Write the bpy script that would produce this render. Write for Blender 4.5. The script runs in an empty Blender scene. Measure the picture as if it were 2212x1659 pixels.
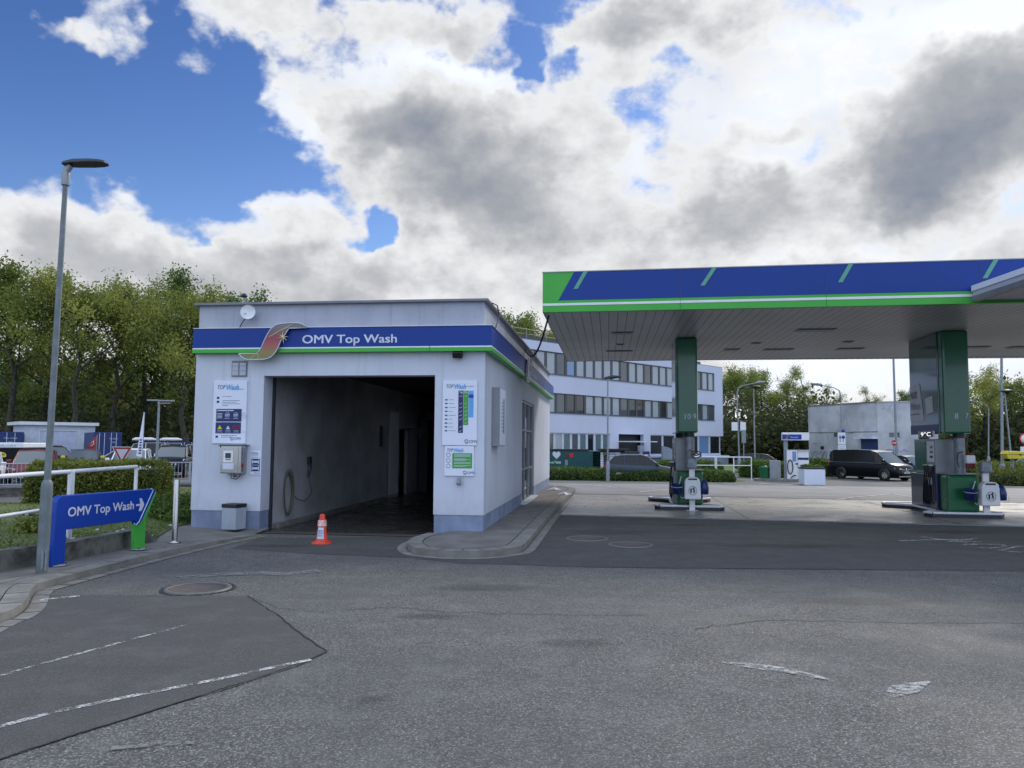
import bpy, math, random
import numpy as np
from mathutils import Vector, Matrix
S = bpy.context.scene
COL = S.collection
R = math.radians
rnd = random.Random(7)
# ---------------------------------------------------------------- camera geometry
F = 1660.0; CX, CY = 1106.0, 829.5; H = 1.7
PITCH = math.atan(126.1 / F); ROLL = 0.0069
CR = Matrix.Rotation(math.pi/2 + PITCH, 3, 'X') @ Matrix.Rotation(ROLL, 3, 'Z')
CO = Vector((0, 0, H))
def ray(px, py): return CR @ Vector(((px-CX)/F, -(py-CY)/F, -1.0))
def pt(px, py, z=0.0):
    d = ray(px, py); return CO + d*((z-H)/d.z)
def at(px, py, Y):
    d = ray(px, py); return CO + d*(Y/d.y)
def cl(t): return max(0.0, min(1.0, t))
def sm(a, b, t):
    t = cl((t-a)/(b-a)); return t*t*(3-2*t)
def gz(x, y):
    r = -.55*cl((y-25)/22)
    l = -.34*sm(16.5, 21, y) - .16*cl((y-40)/25)
    w = sm(-4.2, -5.2, x)
    return r*(1-w)+l*w
def gp(px, py):
    z = 0.0
    for _ in range(40):
        p = pt(px, py, z); z = .5*z+.5*gz(p.x, p.y)
    return Vector((p.x, p.y, gz(p.x, p.y)))
class Fr:
    def __init__(s, o, a):
        s.o = Vector(o); s.a = a
        s.ex = Vector((math.cos(a), math.sin(a), 0)); s.ey = Vector((-math.sin(a), math.cos(a), 0))
    def P(s, px, py, y=0.0):
        d = ray(px, py); o = s.o + s.ey*y
        t = (o-CO).dot(s.ey)/d.dot(s.ey); q = CO+d*t-s.o
        return q.dot(s.ex), q.z
    def S(s, px, py, x=0.0):
        d = ray(px, py); o = s.o + s.ex*x
        t = (o-CO).dot(s.ex)/d.dot(s.ex); q = CO+d*t-s.o
        return q.dot(s.ey), q.z
    def w(s, x, y, z=0.0): return s.o + s.ex*x + s.ey*y + Vector((0, 0, z))
# ---------------------------------------------------------------- materials
def newmat(name):
    m = bpy.data.materials.new(name); m.use_nodes = True
    nt = m.node_tree; b = nt.nodes['Principled BSDF']
    return m, nt, b
def nd(nt, t, **k):
    n = nt.nodes.new(t)
    for a, v in k.items():
        if a.startswith('i_'): n.inputs[a[2:].replace('_', ' ')].default_value = v
        else: setattr(n, a, v)
    return n
def c4(c): return (c[0], c[1], c[2], 1)
def mixc(nt, fac, a, b):
    n = nt.nodes.new('ShaderNodeMix'); n.data_type = 'RGBA'
    for s, v in ((0, fac), (6, a), (7, b)):
        if isinstance(v, bpy.types.NodeSocket): nt.links.new(v, n.inputs[s])
        else: n.inputs[s].default_value = c4(v) if s else v
    return n.outputs[2]
def math_(nt, op, a, b=None, c=None, clamp=False):
    n = nt.nodes.new('ShaderNodeMath'); n.operation = op; n.use_clamp = clamp
    for i, v in enumerate((a, b, c)):
        if v is None: continue
        if isinstance(v, bpy.types.NodeSocket): nt.links.new(v, n.inputs[i])
        else: n.inputs[i].default_value = v
    return n.outputs[0]
def mrange(nt, v, a, b, c=0., d=1., smooth=True):
    n = nt.nodes.new('ShaderNodeMapRange'); n.clamp = True
    if smooth: n.interpolation_type = 'SMOOTHSTEP'
    nt.links.new(v, n.inputs[0])
    for i, x in enumerate((a, b, c, d)): n.inputs[1+i].default_value = x
    return n.outputs[0]
def noise(nt, vec, scale, detail=4., rough=.6, dist=0.):
    n = nd(nt, 'ShaderNodeTexNoise'); n.inputs['Scale'].default_value = scale
    n.inputs['Detail'].default_value = detail; n.inputs['Roughness'].default_value = rough
    n.inputs['Distortion'].default_value = dist
    if vec is not None: nt.links.new(vec, n.inputs['Vector'])
    return n.outputs[0]
def objco(nt, sc=(1, 1, 1)):
    t = nd(nt, 'ShaderNodeTexCoord'); mp = nd(nt, 'ShaderNodeMapping')
    mp.inputs['Scale'].default_value = sc
    nt.links.new(t.outputs['Object'], mp.inputs['Vector']); return mp.outputs[0]
def bump(nt, b, h, strength=.3, dist=.01):
    n = nd(nt, 'ShaderNodeBump'); n.inputs['Strength'].default_value = strength
    n.inputs['Distance'].default_value = dist
    nt.links.new(h, n.inputs['Height']); nt.links.new(n.outputs[0], b.inputs['Normal'])
def mat(name, c, rough=.5, metal=0., c2=None, scale=3., amt=1., bmp=0., bs=40., streak=0., spec=None, coat=0., rvar=0., splash=0.):
    m, nt, b = newmat(name)
    c2 = c2 or tuple(x*.82 for x in c)
    co = objco(nt, (1, 1, 1))
    f = mrange(nt, noise(nt, co, scale, 5., .62), .3, .7, 0, amt)
    col = mixc(nt, f, c, c2)
    if streak:
        cs = objco(nt, (1, 1, .07))
        g = mrange(nt, noise(nt, cs, 7., 4., .7), .52, .78, 0, streak)
        col = mixc(nt, g, col, tuple(x*.45 for x in c))
    if splash:
        sp = nd(nt, 'ShaderNodeSeparateXYZ'); nt.links.new(co, sp.inputs[0])
        k = math_(nt, 'MULTIPLY', mrange(nt, sp.outputs[2], splash, .25, 0., 1.), mrange(nt, noise(nt, co, 6., 5., .7), .3, .65, .15, .5))
        col = mixc(nt, k, col, tuple(x*.6 for x in c))
    nt.links.new(col, b.inputs['Base Color'])
    b.inputs['Roughness'].default_value = rough; b.inputs['Metallic'].default_value = metal
    if rvar: nt.links.new(mrange(nt, noise(nt, co, scale*1.7, 4.), .3, .7, rough-rvar, rough+rvar), b.inputs['Roughness'])
    if spec is not None: b.inputs['Specular IOR Level'].default_value = spec
    if coat: b.inputs['Coat Weight'].default_value = coat; b.inputs['Coat Roughness'].default_value = .06
    if bmp: bump(nt, b, noise(nt, co, bs, 4.), bmp, .01)
    return m
def emis(name, c, s):
    m, nt, b = newmat(name); b.inputs['Base Color'].default_value = c4(c)
    b.inputs['Emission Color'].default_value = c4(c); b.inputs['Emission Strength'].default_value = s
    return m
def asphalt(name, base, lo, hi, sc, speck=.0, stain=.5, rough=.85):
    m, nt, b = newmat(name); co = objco(nt)
    v = nd(nt, 'ShaderNodeTexVoronoi'); v.inputs['Scale'].default_value = sc
    v.inputs['Randomness'].default_value = 1.
    nt.links.new(co, v.inputs['Vector'])
    sep = nd(nt, 'ShaderNodeSeparateColor'); nt.links.new(v.outputs['Color'], sep.inputs[0])
    g = math_(nt, 'POWER', sep.outputs[0], 2.2)
    c1 = mixc(nt, g, lo, hi)
    # warm / cool stones
    c1 = mixc(nt, math_(nt, 'MULTIPLY', sep.outputs[1], .35), c1, (base[0]*1.25, base[1]*1.02, base[2]*.8))
    edge = mrange(nt, v.outputs['Distance'], .25, .75)
    c1 = mixc(nt, math_(nt, 'MULTIPLY', edge, .55), c1, tuple(x*.42 for x in lo))
    if speck:
        v2 = nd(nt, 'ShaderNodeTexVoronoi'); v2.inputs['Scale'].default_value = sc*.45
        nt.links.new(co, v2.inputs['Vector'])
        s2 = nd(nt, 'ShaderNodeSeparateColor'); nt.links.new(v2.outputs['Color'], s2.inputs[0])
        k = math_(nt, 'MULTIPLY', mrange(nt, s2.outputs[2], .90, .97), mrange(nt, v2.outputs['Distance'], .3, .12))
        c1 = mixc(nt, math_(nt, 'MULTIPLY', k, speck), c1, (.42, .41, .37))
    big = mrange(nt, noise(nt, co, .35, 6., .6, .6), .38, .62)
    c2 = mixc(nt, math_(nt, 'MULTIPLY', big, stain), c1, tuple(x*.62 for x in base))
    mid = mrange(nt, noise(nt, co, 2.3, 5., .65), .45, .7)
    c2 = mixc(nt, math_(nt, 'MULTIPLY', mid, .22), c2, tuple(min(1, x*1.5) for x in base))
    tk = nd(nt, 'ShaderNodeMapping'); tk.inputs['Scale'].default_value = (.16, 1.5, 1); tk.inputs['Rotation'].default_value = (0, 0, -.25); nt.links.new(co, tk.inputs['Vector'])
    c2 = mixc(nt, mrange(nt, noise(nt, tk.outputs[0], 1.0, 4., .6), .52, .72, 0., .38), c2, tuple(x*.5 for x in base))
    sp = mrange(nt, noise(nt, co, 1.1, 3., .5), .66, .74)
    c2 = mixc(nt, math_(nt, 'MULTIPLY', sp, .4), c2, tuple(x*.5 for x in base))
    nt.links.new(c2, b.inputs['Base Color'])
    nt.links.new(mrange(nt, noise(nt, co, .8, 4.), .3, .7, rough-.12, rough+.08), b.inputs['Roughness'])
    b.inputs['Specular IOR Level'].default_value = .35
    bump(nt, b, math_(nt, 'SUBTRACT', 1., v.outputs['Distance']), .55, .006)
    return m
def leafmat(name, ca, cb, cc, sc=.55, trans=.35):
    m, nt, b = newmat(name); co = objco(nt)
    f = mrange(nt, noise(nt, co, sc, 3., .6), .36, .64)
    oi = nd(nt, 'ShaderNodeObjectInfo')
    col = mixc(nt, f, ca, cb)
    g = mrange(nt, noise(nt, co, sc*9, 2.), .5, .75)
    col = mixc(nt, g, col, cc)
    col = mixc(nt, math_(nt, 'MULTIPLY', oi.outputs['Random'], .45), col, tuple(x*.5 for x in ca))
    nt.links.new(col, b.inputs['Base Color']); b.inputs['Roughness'].default_value = .6
    b.inputs['Specular IOR Level'].default_value = .25
    tr = nd(nt, 'ShaderNodeBsdfTranslucent'); nt.links.new(col, tr.inputs[0])
    mx = nd(nt, 'ShaderNodeMixShader'); mx.inputs[0].default_value = trans
    out = nt.nodes['Material Output']
    nt.links.new(b.outputs[0], mx.inputs[1]); nt.links.new(tr.outputs[0], mx.inputs[2])
    nt.links.new(mx.outputs[0], out.inputs['Surface'])
    return m
def paintline(name, c, cov=.5, sc=9.):
    """worn road paint: fades into see-through asphalt"""
    m, nt, b = newmat(name); co = objco(nt)
    n1 = noise(nt, co, sc, 6., .75); n2 = noise(nt, co, sc*9, 3., .6)
    k = math_(nt, 'ADD', math_(nt, 'MULTIPLY', n1, .65), math_(nt, 'MULTIPLY', n2, .35))
    a = math_(nt, 'MULTIPLY', mrange(nt, k, cov-.05, cov+.09), .85)
    b.inputs['Base Color'].default_value = c4(c); b.inputs['Roughness'].default_value = .8
    nt.links.new(a, b.inputs['Alpha'])
    return m
M = {}
M['wall'] = mat('wash_wall', (.60, .63, .72), .85, c2=(.54, .57, .655), scale=1.0, bmp=.15, bs=120, streak=.30, splash=.9)
M['wall_up'] = mat('parapet_render', (.41, .43, .50), .85, c2=(.34, .36, .43), scale=1.6, bmp=.12, bs=120, streak=.4)
M['plinth'] = mat('plinth', (.25, .30, .43), .85, c2=(.17, .205, .30), scale=2.2, bmp=.15, bs=80, streak=.3)
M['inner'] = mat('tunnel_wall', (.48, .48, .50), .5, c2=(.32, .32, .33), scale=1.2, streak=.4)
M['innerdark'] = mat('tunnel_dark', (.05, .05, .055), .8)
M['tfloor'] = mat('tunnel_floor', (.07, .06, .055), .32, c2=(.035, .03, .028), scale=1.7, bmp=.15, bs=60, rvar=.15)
M['blue'] = mat('sign_blue', (.006, .05, .36), .3, c2=(.006, .045, .33), scale=1.0, spec=.4)
M['bandblue'] = mat('band_blue', (.006, .045, .27), .42, c2=(.006, .04, .24), scale=.8, spec=.3)
M['green'] = mat('sign_green', (.07, .42, .06), .4, c2=(.06, .38, .055), scale=1.0, spec=.3)
M['greend'] = mat('column_green', (.008, .15, .06), .2, c2=(.006, .12, .05), scale=1.2, coat=.3)
M['greenp'] = mat('pump_green', (.015, .14, .055), .25, c2=(.012, .11, .045), scale=2.)
M['white'] = mat('white_paint', (.78, .79, .82), .35, c2=(.70, .71, .74), scale=3., bmp=.02)
M['board'] = mat('board_white', (.72, .76, .88), .35, c2=(.68, .72, .84), scale=2.)
M['letter'] = mat('lettering_white', (.66, .70, .84), .4)
M['navy'] = mat('navy', (.012, .022, .13), .35)
M['sky_b'] = mat('light_blue', (.12, .42, .85), .35)
M['lgreen'] = mat('board_green', (.06, .36, .05), .4)
M['ink'] = mat('ink_grey', (.16, .19, .30), .5)
M['red'] = mat('red', (.55, .02, .02), .4)
M['orange'] = mat('cone_orange', (.72, .06, .025), .45, c2=(.55, .04, .02), scale=12)
M['yellow'] = mat('yellow', (.75, .6, .04), .4)
M['steel'] = mat('brushed_steel', (.50, .50, .49), .27, 1., c2=(.46, .455, .44), scale=3)
M['galv'] = mat('galvanised', (.30, .33, .36), .55, .5, c2=(.21, .24, .27), scale=9, rvar=.1)
M['polegrey'] = mat('pole_grey', (.20, .23, .25), .6, .3, c2=(.13, .155, .16), scale=5, streak=.3)
M['darkmetal'] = mat('dark_metal', (.035, .04, .05), .45, .3)
M['greymetal'] = mat('grey_metal', (.30, .32, .34), .4, .4)
M['coping'] = mat('coping', (.20, .21, .24), .5, .3)
M['black'] = mat('black_plastic', (.012, .012, .014), .45)
M['rubber'] = mat('rubber', (.018, .018, .018), .8)
M['bluepl'] = mat('blue_plastic', (.006, .028, .15), .35)
M['soffit'] = mat('soffit', (.46, .46, .46), .4, c2=(.38, .38, .38), scale=.5)
M['groove'] = mat('soffit_groove', (.04, .04, .045), .8)
M['lampoff'] = mat('lamp_cover', (.16, .15, .14), .4)
M['concrete'] = mat('pavement_concrete', (.19, .18, .165), .9, c2=(.12, .115, .105), scale=1.8, bmp=.3, bs=60)
M['kerb'] = mat('kerb_stone', (.23, .22, .20), .9, c2=(.15, .145, .13), scale=4., bmp=.3, bs=50)
M['joint'] = mat('joint', (.03, .03, .03), .95)
M['oldwall'] = mat('old_concrete', (.20, .195, .17), .95, c2=(.045, .045, .04), scale=3.2, bmp=.5, bs=25)
M['brick'] = mat('wall_stone', (.16, .155, .14), .9, c2=(.09, .085, .075), scale=6)
M['apron'] = mat('apron_concrete', (.34, .31, .27), .36, c2=(.19, .17, .15), scale=.7, bmp=.15, bs=40, rvar=.12)
M['asph'] = asphalt('asphalt', (.140, .139, .132), (.068, .068, .066), (.31, .308, .295), 88., .9, .42)
M['asph_s'] = asphalt('asphalt_smooth', (.094, .093, .092), (.060, .060, .060), (.155, .153, .150), 90., .2, .5)
M['asph_p'] = asphalt('asphalt_patch', (.105, .102, .102), (.072, .070, .070), (.145, .142, .14), 110., .15, .5)
M['crack'] = mat('crack_tar', (.022, .022, .024), .7)
M['line'] = paintline('worn_line', (.62, .62, .60), .485, 7.)
M['line2'] = paintline('very_worn_line', (.55, .55, .52), .50, 5.)
M['linef'] = paintline('faint_line', (.22, .22, .215), .47, 4.)
def stainmat(name, c, al):
    m, nt, b = newmat(name); co = objco(nt); b.inputs['Base Color'].default_value = c4(c); b.inputs['Roughness'].default_value = .55
    n_ = nd(nt, 'ShaderNodeVectorMath', operation='LENGTH'); nt.links.new(co, n_.inputs[0])
    r = math_(nt, 'ADD', n_.outputs[1], math_(nt, 'MULTIPLY', math_(nt, 'SUBTRACT', noise(nt, co, 2.6, 5., .65), .5), 1.1))
    nt.links.new(math_(nt, 'MULTIPLY', mrange(nt, r, .95, .25, 0., 1.), al), b.inputs['Alpha']); return m
M['stain'] = stainmat('oil_stain_film', (.03, .03, .03), .24)
M['line3'] = paintline('crumbled_line', (.50, .50, .48), .49, 14.)
M['road_far'] = mat('far_asphalt', (.22, .21, .20), .75, c2=(.15, .145, .14), scale=.5, bmp=.1)
M['grass'] = mat('grass_soil', (.12, .145, .04), .95, c2=(.07, .085, .03), scale=1.4, bmp=.5, bs=30)
M['blade'] = leafmat('grass_blade', (.17, .24, .045), (.10, .15, .03), (.24, .25, .08), .9, .3)
M['hedge'] = leafmat('hedge_leaf', (.19, .22, .035), (.085, .12, .022), (.27, .26, .06), 1.3, .25)
M['hedge2'] = leafmat('laurel_leaf', (.10, .17, .03), (.05, .10, .02), (.24, .30, .08), 1.6, .3)
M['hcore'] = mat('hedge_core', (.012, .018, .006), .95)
M['leafA'] = leafmat('oak_leaf', (.25, .30, .06), (.09, .135, .032), (.34, .36, .09), .35, .5)
M['leafB'] = leafmat('beech_leaf', (.15, .24, .055), (.065, .12, .03), (.22, .29, .075), .4, .45)
M['leafC'] = leafmat('spring_leaf', (.33, .35, .07), (.15, .19, .045), (.40, .42, .11), .4, .5)
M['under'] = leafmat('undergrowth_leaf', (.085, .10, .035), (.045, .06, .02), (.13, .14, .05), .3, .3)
M['bark'] = mat('bark', (.075, .068, .05), .95, c2=(.025, .022, .016), scale=5, bmp=.6, bs=20)
M['office'] = mat('office_render', (.60, .63, .76), .85, c2=(.55, .58, .70), scale=.25, streak=.12)
M['officedk'] = mat('office_plinth', (.28, .31, .38), .85, c2=(.22, .25, .31), scale=.6)
M['wframe'] = mat('window_frame_grey', (.075, .085, .10), .5)
M['wframew'] = mat('window_frame_white', (.60, .64, .72), .5)
M['grunge'] = mat('grey_render', (.60, .60, .63), .9, c2=(.34, .35, .37), scale=.35, streak=.45, bmp=.2, bs=8)
M['doorblue'] = mat('door_blue', (.02, .045, .16), .5)
M['teal'] = mat('teal_panel', (.005, .07, .075), .45)
M['contblue'] = mat('container_blue', (.010, .035, .16), .5, c2=(.010, .03, .13), scale=1.2)
M['garage'] = mat('garage_render', (.62, .66, .76), .85)
M['gdoor'] = mat('garage_door', (.56, .62, .80), .6)
def glass(name, c, rough=.06, spec=1.):
    m, nt, b = newmat(name); b.inputs['Base Color'].default_value = c4(c)
    b.inputs['Roughness'].default_value = rough; b.inputs['Specular IOR Level'].default_value = spec
    b.inputs['IOR'].default_value = 1.55
    return m
M['glass'] = glass('glass_dark', (.012, .016, .02)); M['blind'] = glass('pane_with_blind', (.36, .40, .44), .12, .6)
M['glassm'] = glass('glass_mid', (.06, .075, .09)); M['glassb'] = glass('pane_blue_sky', (.14, .26, .45), .1)
M['wshield'] = glass('windscreen', (.10, .115, .115), .08); M['glassteal'] = glass('frosted_pane', (.09, .15, .17), .2)
def clearglass(name):
    m, nt, b = newmat(name); out = nt.nodes['Material Output']
    gl = nd(nt, 'ShaderNodeBsdfGlossy'); gl.inputs['Roughness'].default_value = .02
    tr = nd(nt, 'ShaderNodeBsdfTransparent'); tr.inputs[0].default_value = (.9, .94, .93, 1)
    fr = nd(nt, 'ShaderNodeFresnel'); fr.inputs[0].default_value = 1.5
    mx = nd(nt, 'ShaderNodeMixShader'); nt.links.new(fr.outputs[0], mx.inputs[0])
    nt.links.new(tr.outputs[0], mx.inputs[1]); nt.links.new(gl.outputs[0], mx.inputs[2])
    nt.links.new(mx.outputs[0], out.inputs['Surface']); return m
M['clear'] = clearglass('clear_glass')
def carpaint(name, c, metal=.3):
    m, nt, b = newmat(name); b.inputs['Base Color'].default_value = c4(c)
    b.inputs['Metallic'].default_value = metal; b.inputs['Roughness'].default_value = .3; b.inputs['Specular IOR Level'].default_value = .15
    b.inputs['Coat Weight'].default_value = .18; b.inputs['Coat Roughness'].default_value = .04
    return m
M['cp_black'] = carpaint('paint_black', (.004, .005, .008), 0.); M['cp_red'] = carpaint('paint_red', (.22, .06, .06))
M['cp_grey'] = carpaint('paint_grey', (.07, .08, .09)); M['cp_silver'] = carpaint('paint_silver', (.48, .50, .53), .5)
M['cp_white'] = carpaint('paint_white', (.72, .74, .77), 0.); M['cp_bluegrey'] = carpaint('paint_bluegrey', (.05, .065, .09), .2)
M['cp_brown'] = carpaint('paint_brown', (.05, .042, .040)); M['chrome'] = mat('chrome', (.75, .76, .78), .12, 1.)
M['headl'] = glass('headlight', (.45, .47, .5), .1)
M['ledwhite'] = emis('led_white', (.95, .97, 1.), 1.4)
M['lamp_on'] = emis('small_lamp', (1., .85, .6), 1.5)
def gradmat():
    m, nt, b = newmat('ribbon_gradient'); t = nd(nt, 'ShaderNodeTexCoord')
    s = nd(nt, 'ShaderNodeSeparateXYZ'); nt.links.new(t.outputs['Generated'], s.inputs[0])
    r = nd(nt, 'ShaderNodeValToRGB'); e = r.color_ramp.elements
    e[0].position = 0; e[0].color = (.17, .20, .055, 1); e[1].position = 1; e[1].color = (.20, .20, .20, 1)
    for p, c in ((.18, (.26, .20, .06)), (.42, (.33, .085, .085)), (.58, (.30, .045, .07)), (.78, (.17, .12, .12))):
        x = e.new(p); x.color = c4(c)
    nt.links.new(s.outputs[2], r.inputs[0]); nt.links.new(r.outputs[0], b.inputs['Base Color'])
    b.inputs['Roughness'].default_value = .35; return m
M['ribbon'] = gradmat()
M['cream'] = mat('pale_yellow', (.80, .72, .42), .5)
# ---------------------------------------------------------------- mesh builder
class MB:
    def __init__(s): s.v = []; s.f = []; s.mi = []; s.sm = []
    def add(s, vs, fs, mi=0, smooth=False):
        o = len(s.v); s.v += [tuple(v) for v in vs]
        for f in fs: s.f.append(tuple(i+o for i in f)); s.mi.append(mi); s.sm.append(smooth)
        return s
    def box(s, x0, x1, y0, y1, z0, z1, mi=0, R_=None, c=None):
        vs = [(x, y, z) for x in (x0, x1) for y in (y0, y1) for z in (z0, z1)]
        if R_ is not None:
            c = Vector(c) if c else Vector(((x0+x1)/2, (y0+y1)/2, (z0+z1)/2))
            vs = [R_@(Vector(v)-c)+c for v in vs]
        return s.add(vs, [(0, 1, 3, 2), (4, 6, 7, 5), (0, 4, 5, 1), (2, 3, 7, 6), (0, 2, 6, 4), (1, 5, 7, 3)], mi)
    def tube(s, path, r, n=8, mi=0, cap=True, smooth=True):
        P = [Vector(p) for p in path]; k = len(P); rr = r if isinstance(r, (list, tuple)) else [r]*k
        vs = []; up = None
        for i, p in enumerate(P):
            t = (P[min(i+1, k-1)]-P[max(i-1, 0)])
            if t.length < 1e-9: t = Vector((0, 0, 1))
            t.normalize()
            if up is None:
                a = Vector((0, 0, 1)) if abs(t.z) < .9 else Vector((1, 0, 0))
                up = (a - t*a.dot(t)).normalized()
            else:
                up = up - t*up.dot(t)
                up = up.normalized() if up.length > 1e-6 else Vector((1, 0, 0))
            w = t.cross(up)
            for j in range(n):
                q = 2*math.pi*j/n; vs.append(p+(up*math.cos(q)+w*math.sin(q))*rr[i])
        fs = [(i*n+j, i*n+(j+1) % n, (i+1)*n+(j+1) % n, (i+1)*n+j) for i in range(k-1) for j in range(n)]
        s.add(vs, fs, mi, smooth)
        if cap:
            s.add(vs[:n], [tuple(range(n-1, -1, -1))], mi); s.add(vs[-n:], [tuple(range(n))], mi)
        return s
    def lathe(s, prof, n=20, c=(0, 0, 0), mi=0, axis='Z', smooth=True, cap=True):
        vs = []
        for r, h in prof:
            for j in range(n):
                q = 2*math.pi*j/n; a, b_ = r*math.cos(q), r*math.sin(q)
                if axis == 'Z': p = (c[0]+a, c[1]+b_, c[2]+h)
                elif axis == 'Y': p = (c[0]+a, c[1]+h, c[2]+b_)
                else: p = (c[0]+h, c[1]+a, c[2]+b_)
                vs.append(p)
        k = len(prof)
        fs = [(i*n+j, i*n+(j+1) % n, (i+1)*n+(j+1) % n, (i+1)*n+j) for i in range(k-1) for j in range(n)]
        s.add(vs, fs, mi, smooth)
        if cap: s.add(vs[:n], [tuple(range(n-1, -1, -1))], mi); s.add(vs[-n:], [tuple(range(n))], mi)
        return s
    def prism(s, poly, z0, z1, mi=0):
        n = len(poly); vs = [(p[0], p[1], z0) for p in poly]+[(p[0], p[1], z1) for p in poly]
        return s.add(vs, [tuple(range(n-1, -1, -1)), tuple(range(n, 2*n))]+[(i, (i+1) % n, n+(i+1) % n, n+i) for i in range(n)], mi)
    def plate(s, poly, y0, y1, mi=0):      # polygon in XZ extruded along Y
        n = len(poly); vs = [(p[0], y0, p[1]) for p in poly]+[(p[0], y1, p[1]) for p in poly]
        return s.add(vs, [tuple(range(n)), tuple(range(2*n-1, n-1, -1))]+[(i, n+i, n+(i+1) % n, (i+1) % n) for i in range(n)], mi)
    def plate_x(s, poly, x0, x1, mi=0):    # polygon in YZ extruded along X
        n = len(poly); vs = [(x0, p[0], p[1]) for p in poly]+[(x1, p[0], p[1]) for p in poly]
        return s.add(vs, [tuple(range(n)), tuple(range(2*n-1, n-1, -1))]+[(i, n+i, n+(i+1) % n, (i+1) % n) for i in range(n)], mi)
    def build(s, name, mats, parent=None, bevel=0., sub=0, fix=True):
        me = bpy.data.meshes.new(name); me.from_pydata(s.v, [], s.f)
        for m in (mats if isinstance(mats, (list, tuple)) else [mats]): me.materials.append(m)
        me.polygons.foreach_set('material_index', s.mi); me.polygons.foreach_set('use_smooth', s.sm)
        if fix:
            import bmesh
            b = bmesh.new(); b.from_mesh(me); bmesh.ops.recalc_face_normals(b, faces=b.faces); b.to_mesh(me); b.free()
        me.update()
        return link(name, me, parent, bevel, sub)
def link(name, me, parent=None, bevel=0., sub=0):
    o = bpy.data.objects.new(name, me); COL.objects.link(o)
    if parent is not None: o.parent = parent
    if bevel:
        b = o.modifiers.new('bevel', 'BEVEL'); b.width = bevel; b.segments = 2; b.limit_method = 'ANGLE'; b.angle_limit = R(40)
    if sub:
        b = o.modifiers.new('sub', 'SUBSURF'); b.levels = sub; b.render_levels = sub
    return o
def tag(o, label=None, cat=None, group=None, kind=None):
    if label: o['label'] = label
    if cat: o['category'] = cat
    if group: o['group'] = group
    if kind: o['kind'] = kind
    return o
def thing(name, label, cat, loc=(0, 0, 0), rotz=0., group=None):
    o = bpy.data.objects.new(name, None); COL.objects.link(o); o.empty_display_size = .2
    o.location = loc; o.rotation_euler = (0, 0, rotz); return tag(o, label, cat, group)
def dup(o, parent=None):
    c = o.copy(); COL.objects.link(c)
    if parent is not None: c.parent = parent
    for ch in o.children: dup(ch, c)
    return c
def text(s, parent, x, y, z, h, m, name='lettering', w=None, bold=0., shear=0., ext=.003, face='Y', center=False, rx=None):
    cu = bpy.data.curves.new(name, 'FONT'); cu.body = s; cu.size = 1.; cu.extrude = 0; cu.shear = shear
    cu.resolution_u = 3
    t = bpy.data.objects.new(name, cu); COL.objects.link(t); bpy.context.view_layer.update()
    me = bpy.data.meshes.new_from_object(t.evaluated_get(bpy.context.evaluated_depsgraph_get()))
    bpy.data.objects.remove(t); bpy.data.curves.remove(cu)
    co = np.zeros(len(me.vertices)*3); me.vertices.foreach_get('co', co); co = co.reshape(-1, 3); fs = [tuple(p.vertices) for p in me.polygons]
    bpy.data.meshes.remove(me)
    mn = co.min(0); mx = co.max(0); k = h/.70; kx = k if w is None else w/(mx[0]-mn[0])
    shifts = [(0, 0)] if not bold else [(0, 0), (-.022, .012), (.022, .012), (-.022, -.012), (.022, -.012)]
    vs = []; F_ = []
    for i, (dx, dz) in enumerate(shifts):
        o_ = len(vs)
        for c in co:
            X = (c[0]-mn[0])*kx+dx*k; Z = c[1]*k+dz*k; e_ = ext+i*.0005
            if center: X -= (mx[0]-mn[0])*kx/2
            if face == 'Y': vs.append((x+X, y-e_, z+Z))
            elif face == '-X': vs.append((x-e_, y-X, z+Z))
            elif face == 'X': vs.append((x+e_, y+X, z+Z))
        F_ += [tuple(j+o_ for j in f) for f in fs]
    me = bpy.data.meshes.new(name); me.from_pydata(vs, [], F_); me.materials.append(m); me.update()
    return link(name, me, parent)
def struct(o): o['kind'] = 'structure'; return o
def drape(name, rows, m, dz, n=1, parent=None):
    """rows: list of (left,right) world points; draped quads following the ground"""
    mb = MB(); R_ = []
    for i in range(len(rows)-1):
        for k in range(n): R_.append(tuple(Vector(rows[i][j]).lerp(Vector(rows[i+1][j]), k/n) for j in (0, 1)))
    R_.append(tuple(Vector(q) for q in rows[-1]))
    mm = max(1, n)
    vs = []
    for a, b in R_:
        for j in range(mm+1):
            p = a.lerp(b, j/mm); vs.append((p.x, p.y, gz(p.x, p.y)+dz))
    w = mm+1
    mb.add(vs, [(i*w+j, i*w+j+1, (i+1)*w+j+1, (i+1)*w+j) for i in range(len(R_)-1) for j in range(mm)])
    return mb.build(name, m, parent)
def ribbon(pts, wd, dz, mb=None, drp=True):
    mb = mb or MB(); P = [Vector((p[0], p[1], 0)) for p in pts]; vs = []
    for i, p in enumerate(P):
        t = (P[min(i+1, len(P)-1)]-P[max(i-1, 0)]).normalized(); n = Vector((-t.y, t.x, 0))
        w = wd[i] if isinstance(wd, (list, tuple)) else wd
        for s_ in (-.5, .5):
            q = p+n*w*s_; vs.append((q.x, q.y, (gz(q.x, q.y) if drp else 0)+dz))
    mb.add(vs, [(2*i, 2*i+1, 2*i+3, 2*i+2) for i in range(len(P)-1)]); return mb
def refine(pts, n=4, jit=0.):
    o = []
    for i in range(len(pts)-1):
        a, b = Vector(pts[i]), Vector(pts[i+1])
        for k in range(n):
            q = a.lerp(b, k/n); 
            if jit and (k or i): q = q+Vector((rnd.gauss(0, jit), rnd.gauss(0, jit), 0))
            o.append(q)
    o.append(Vector(pts[-1])); return o
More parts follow.
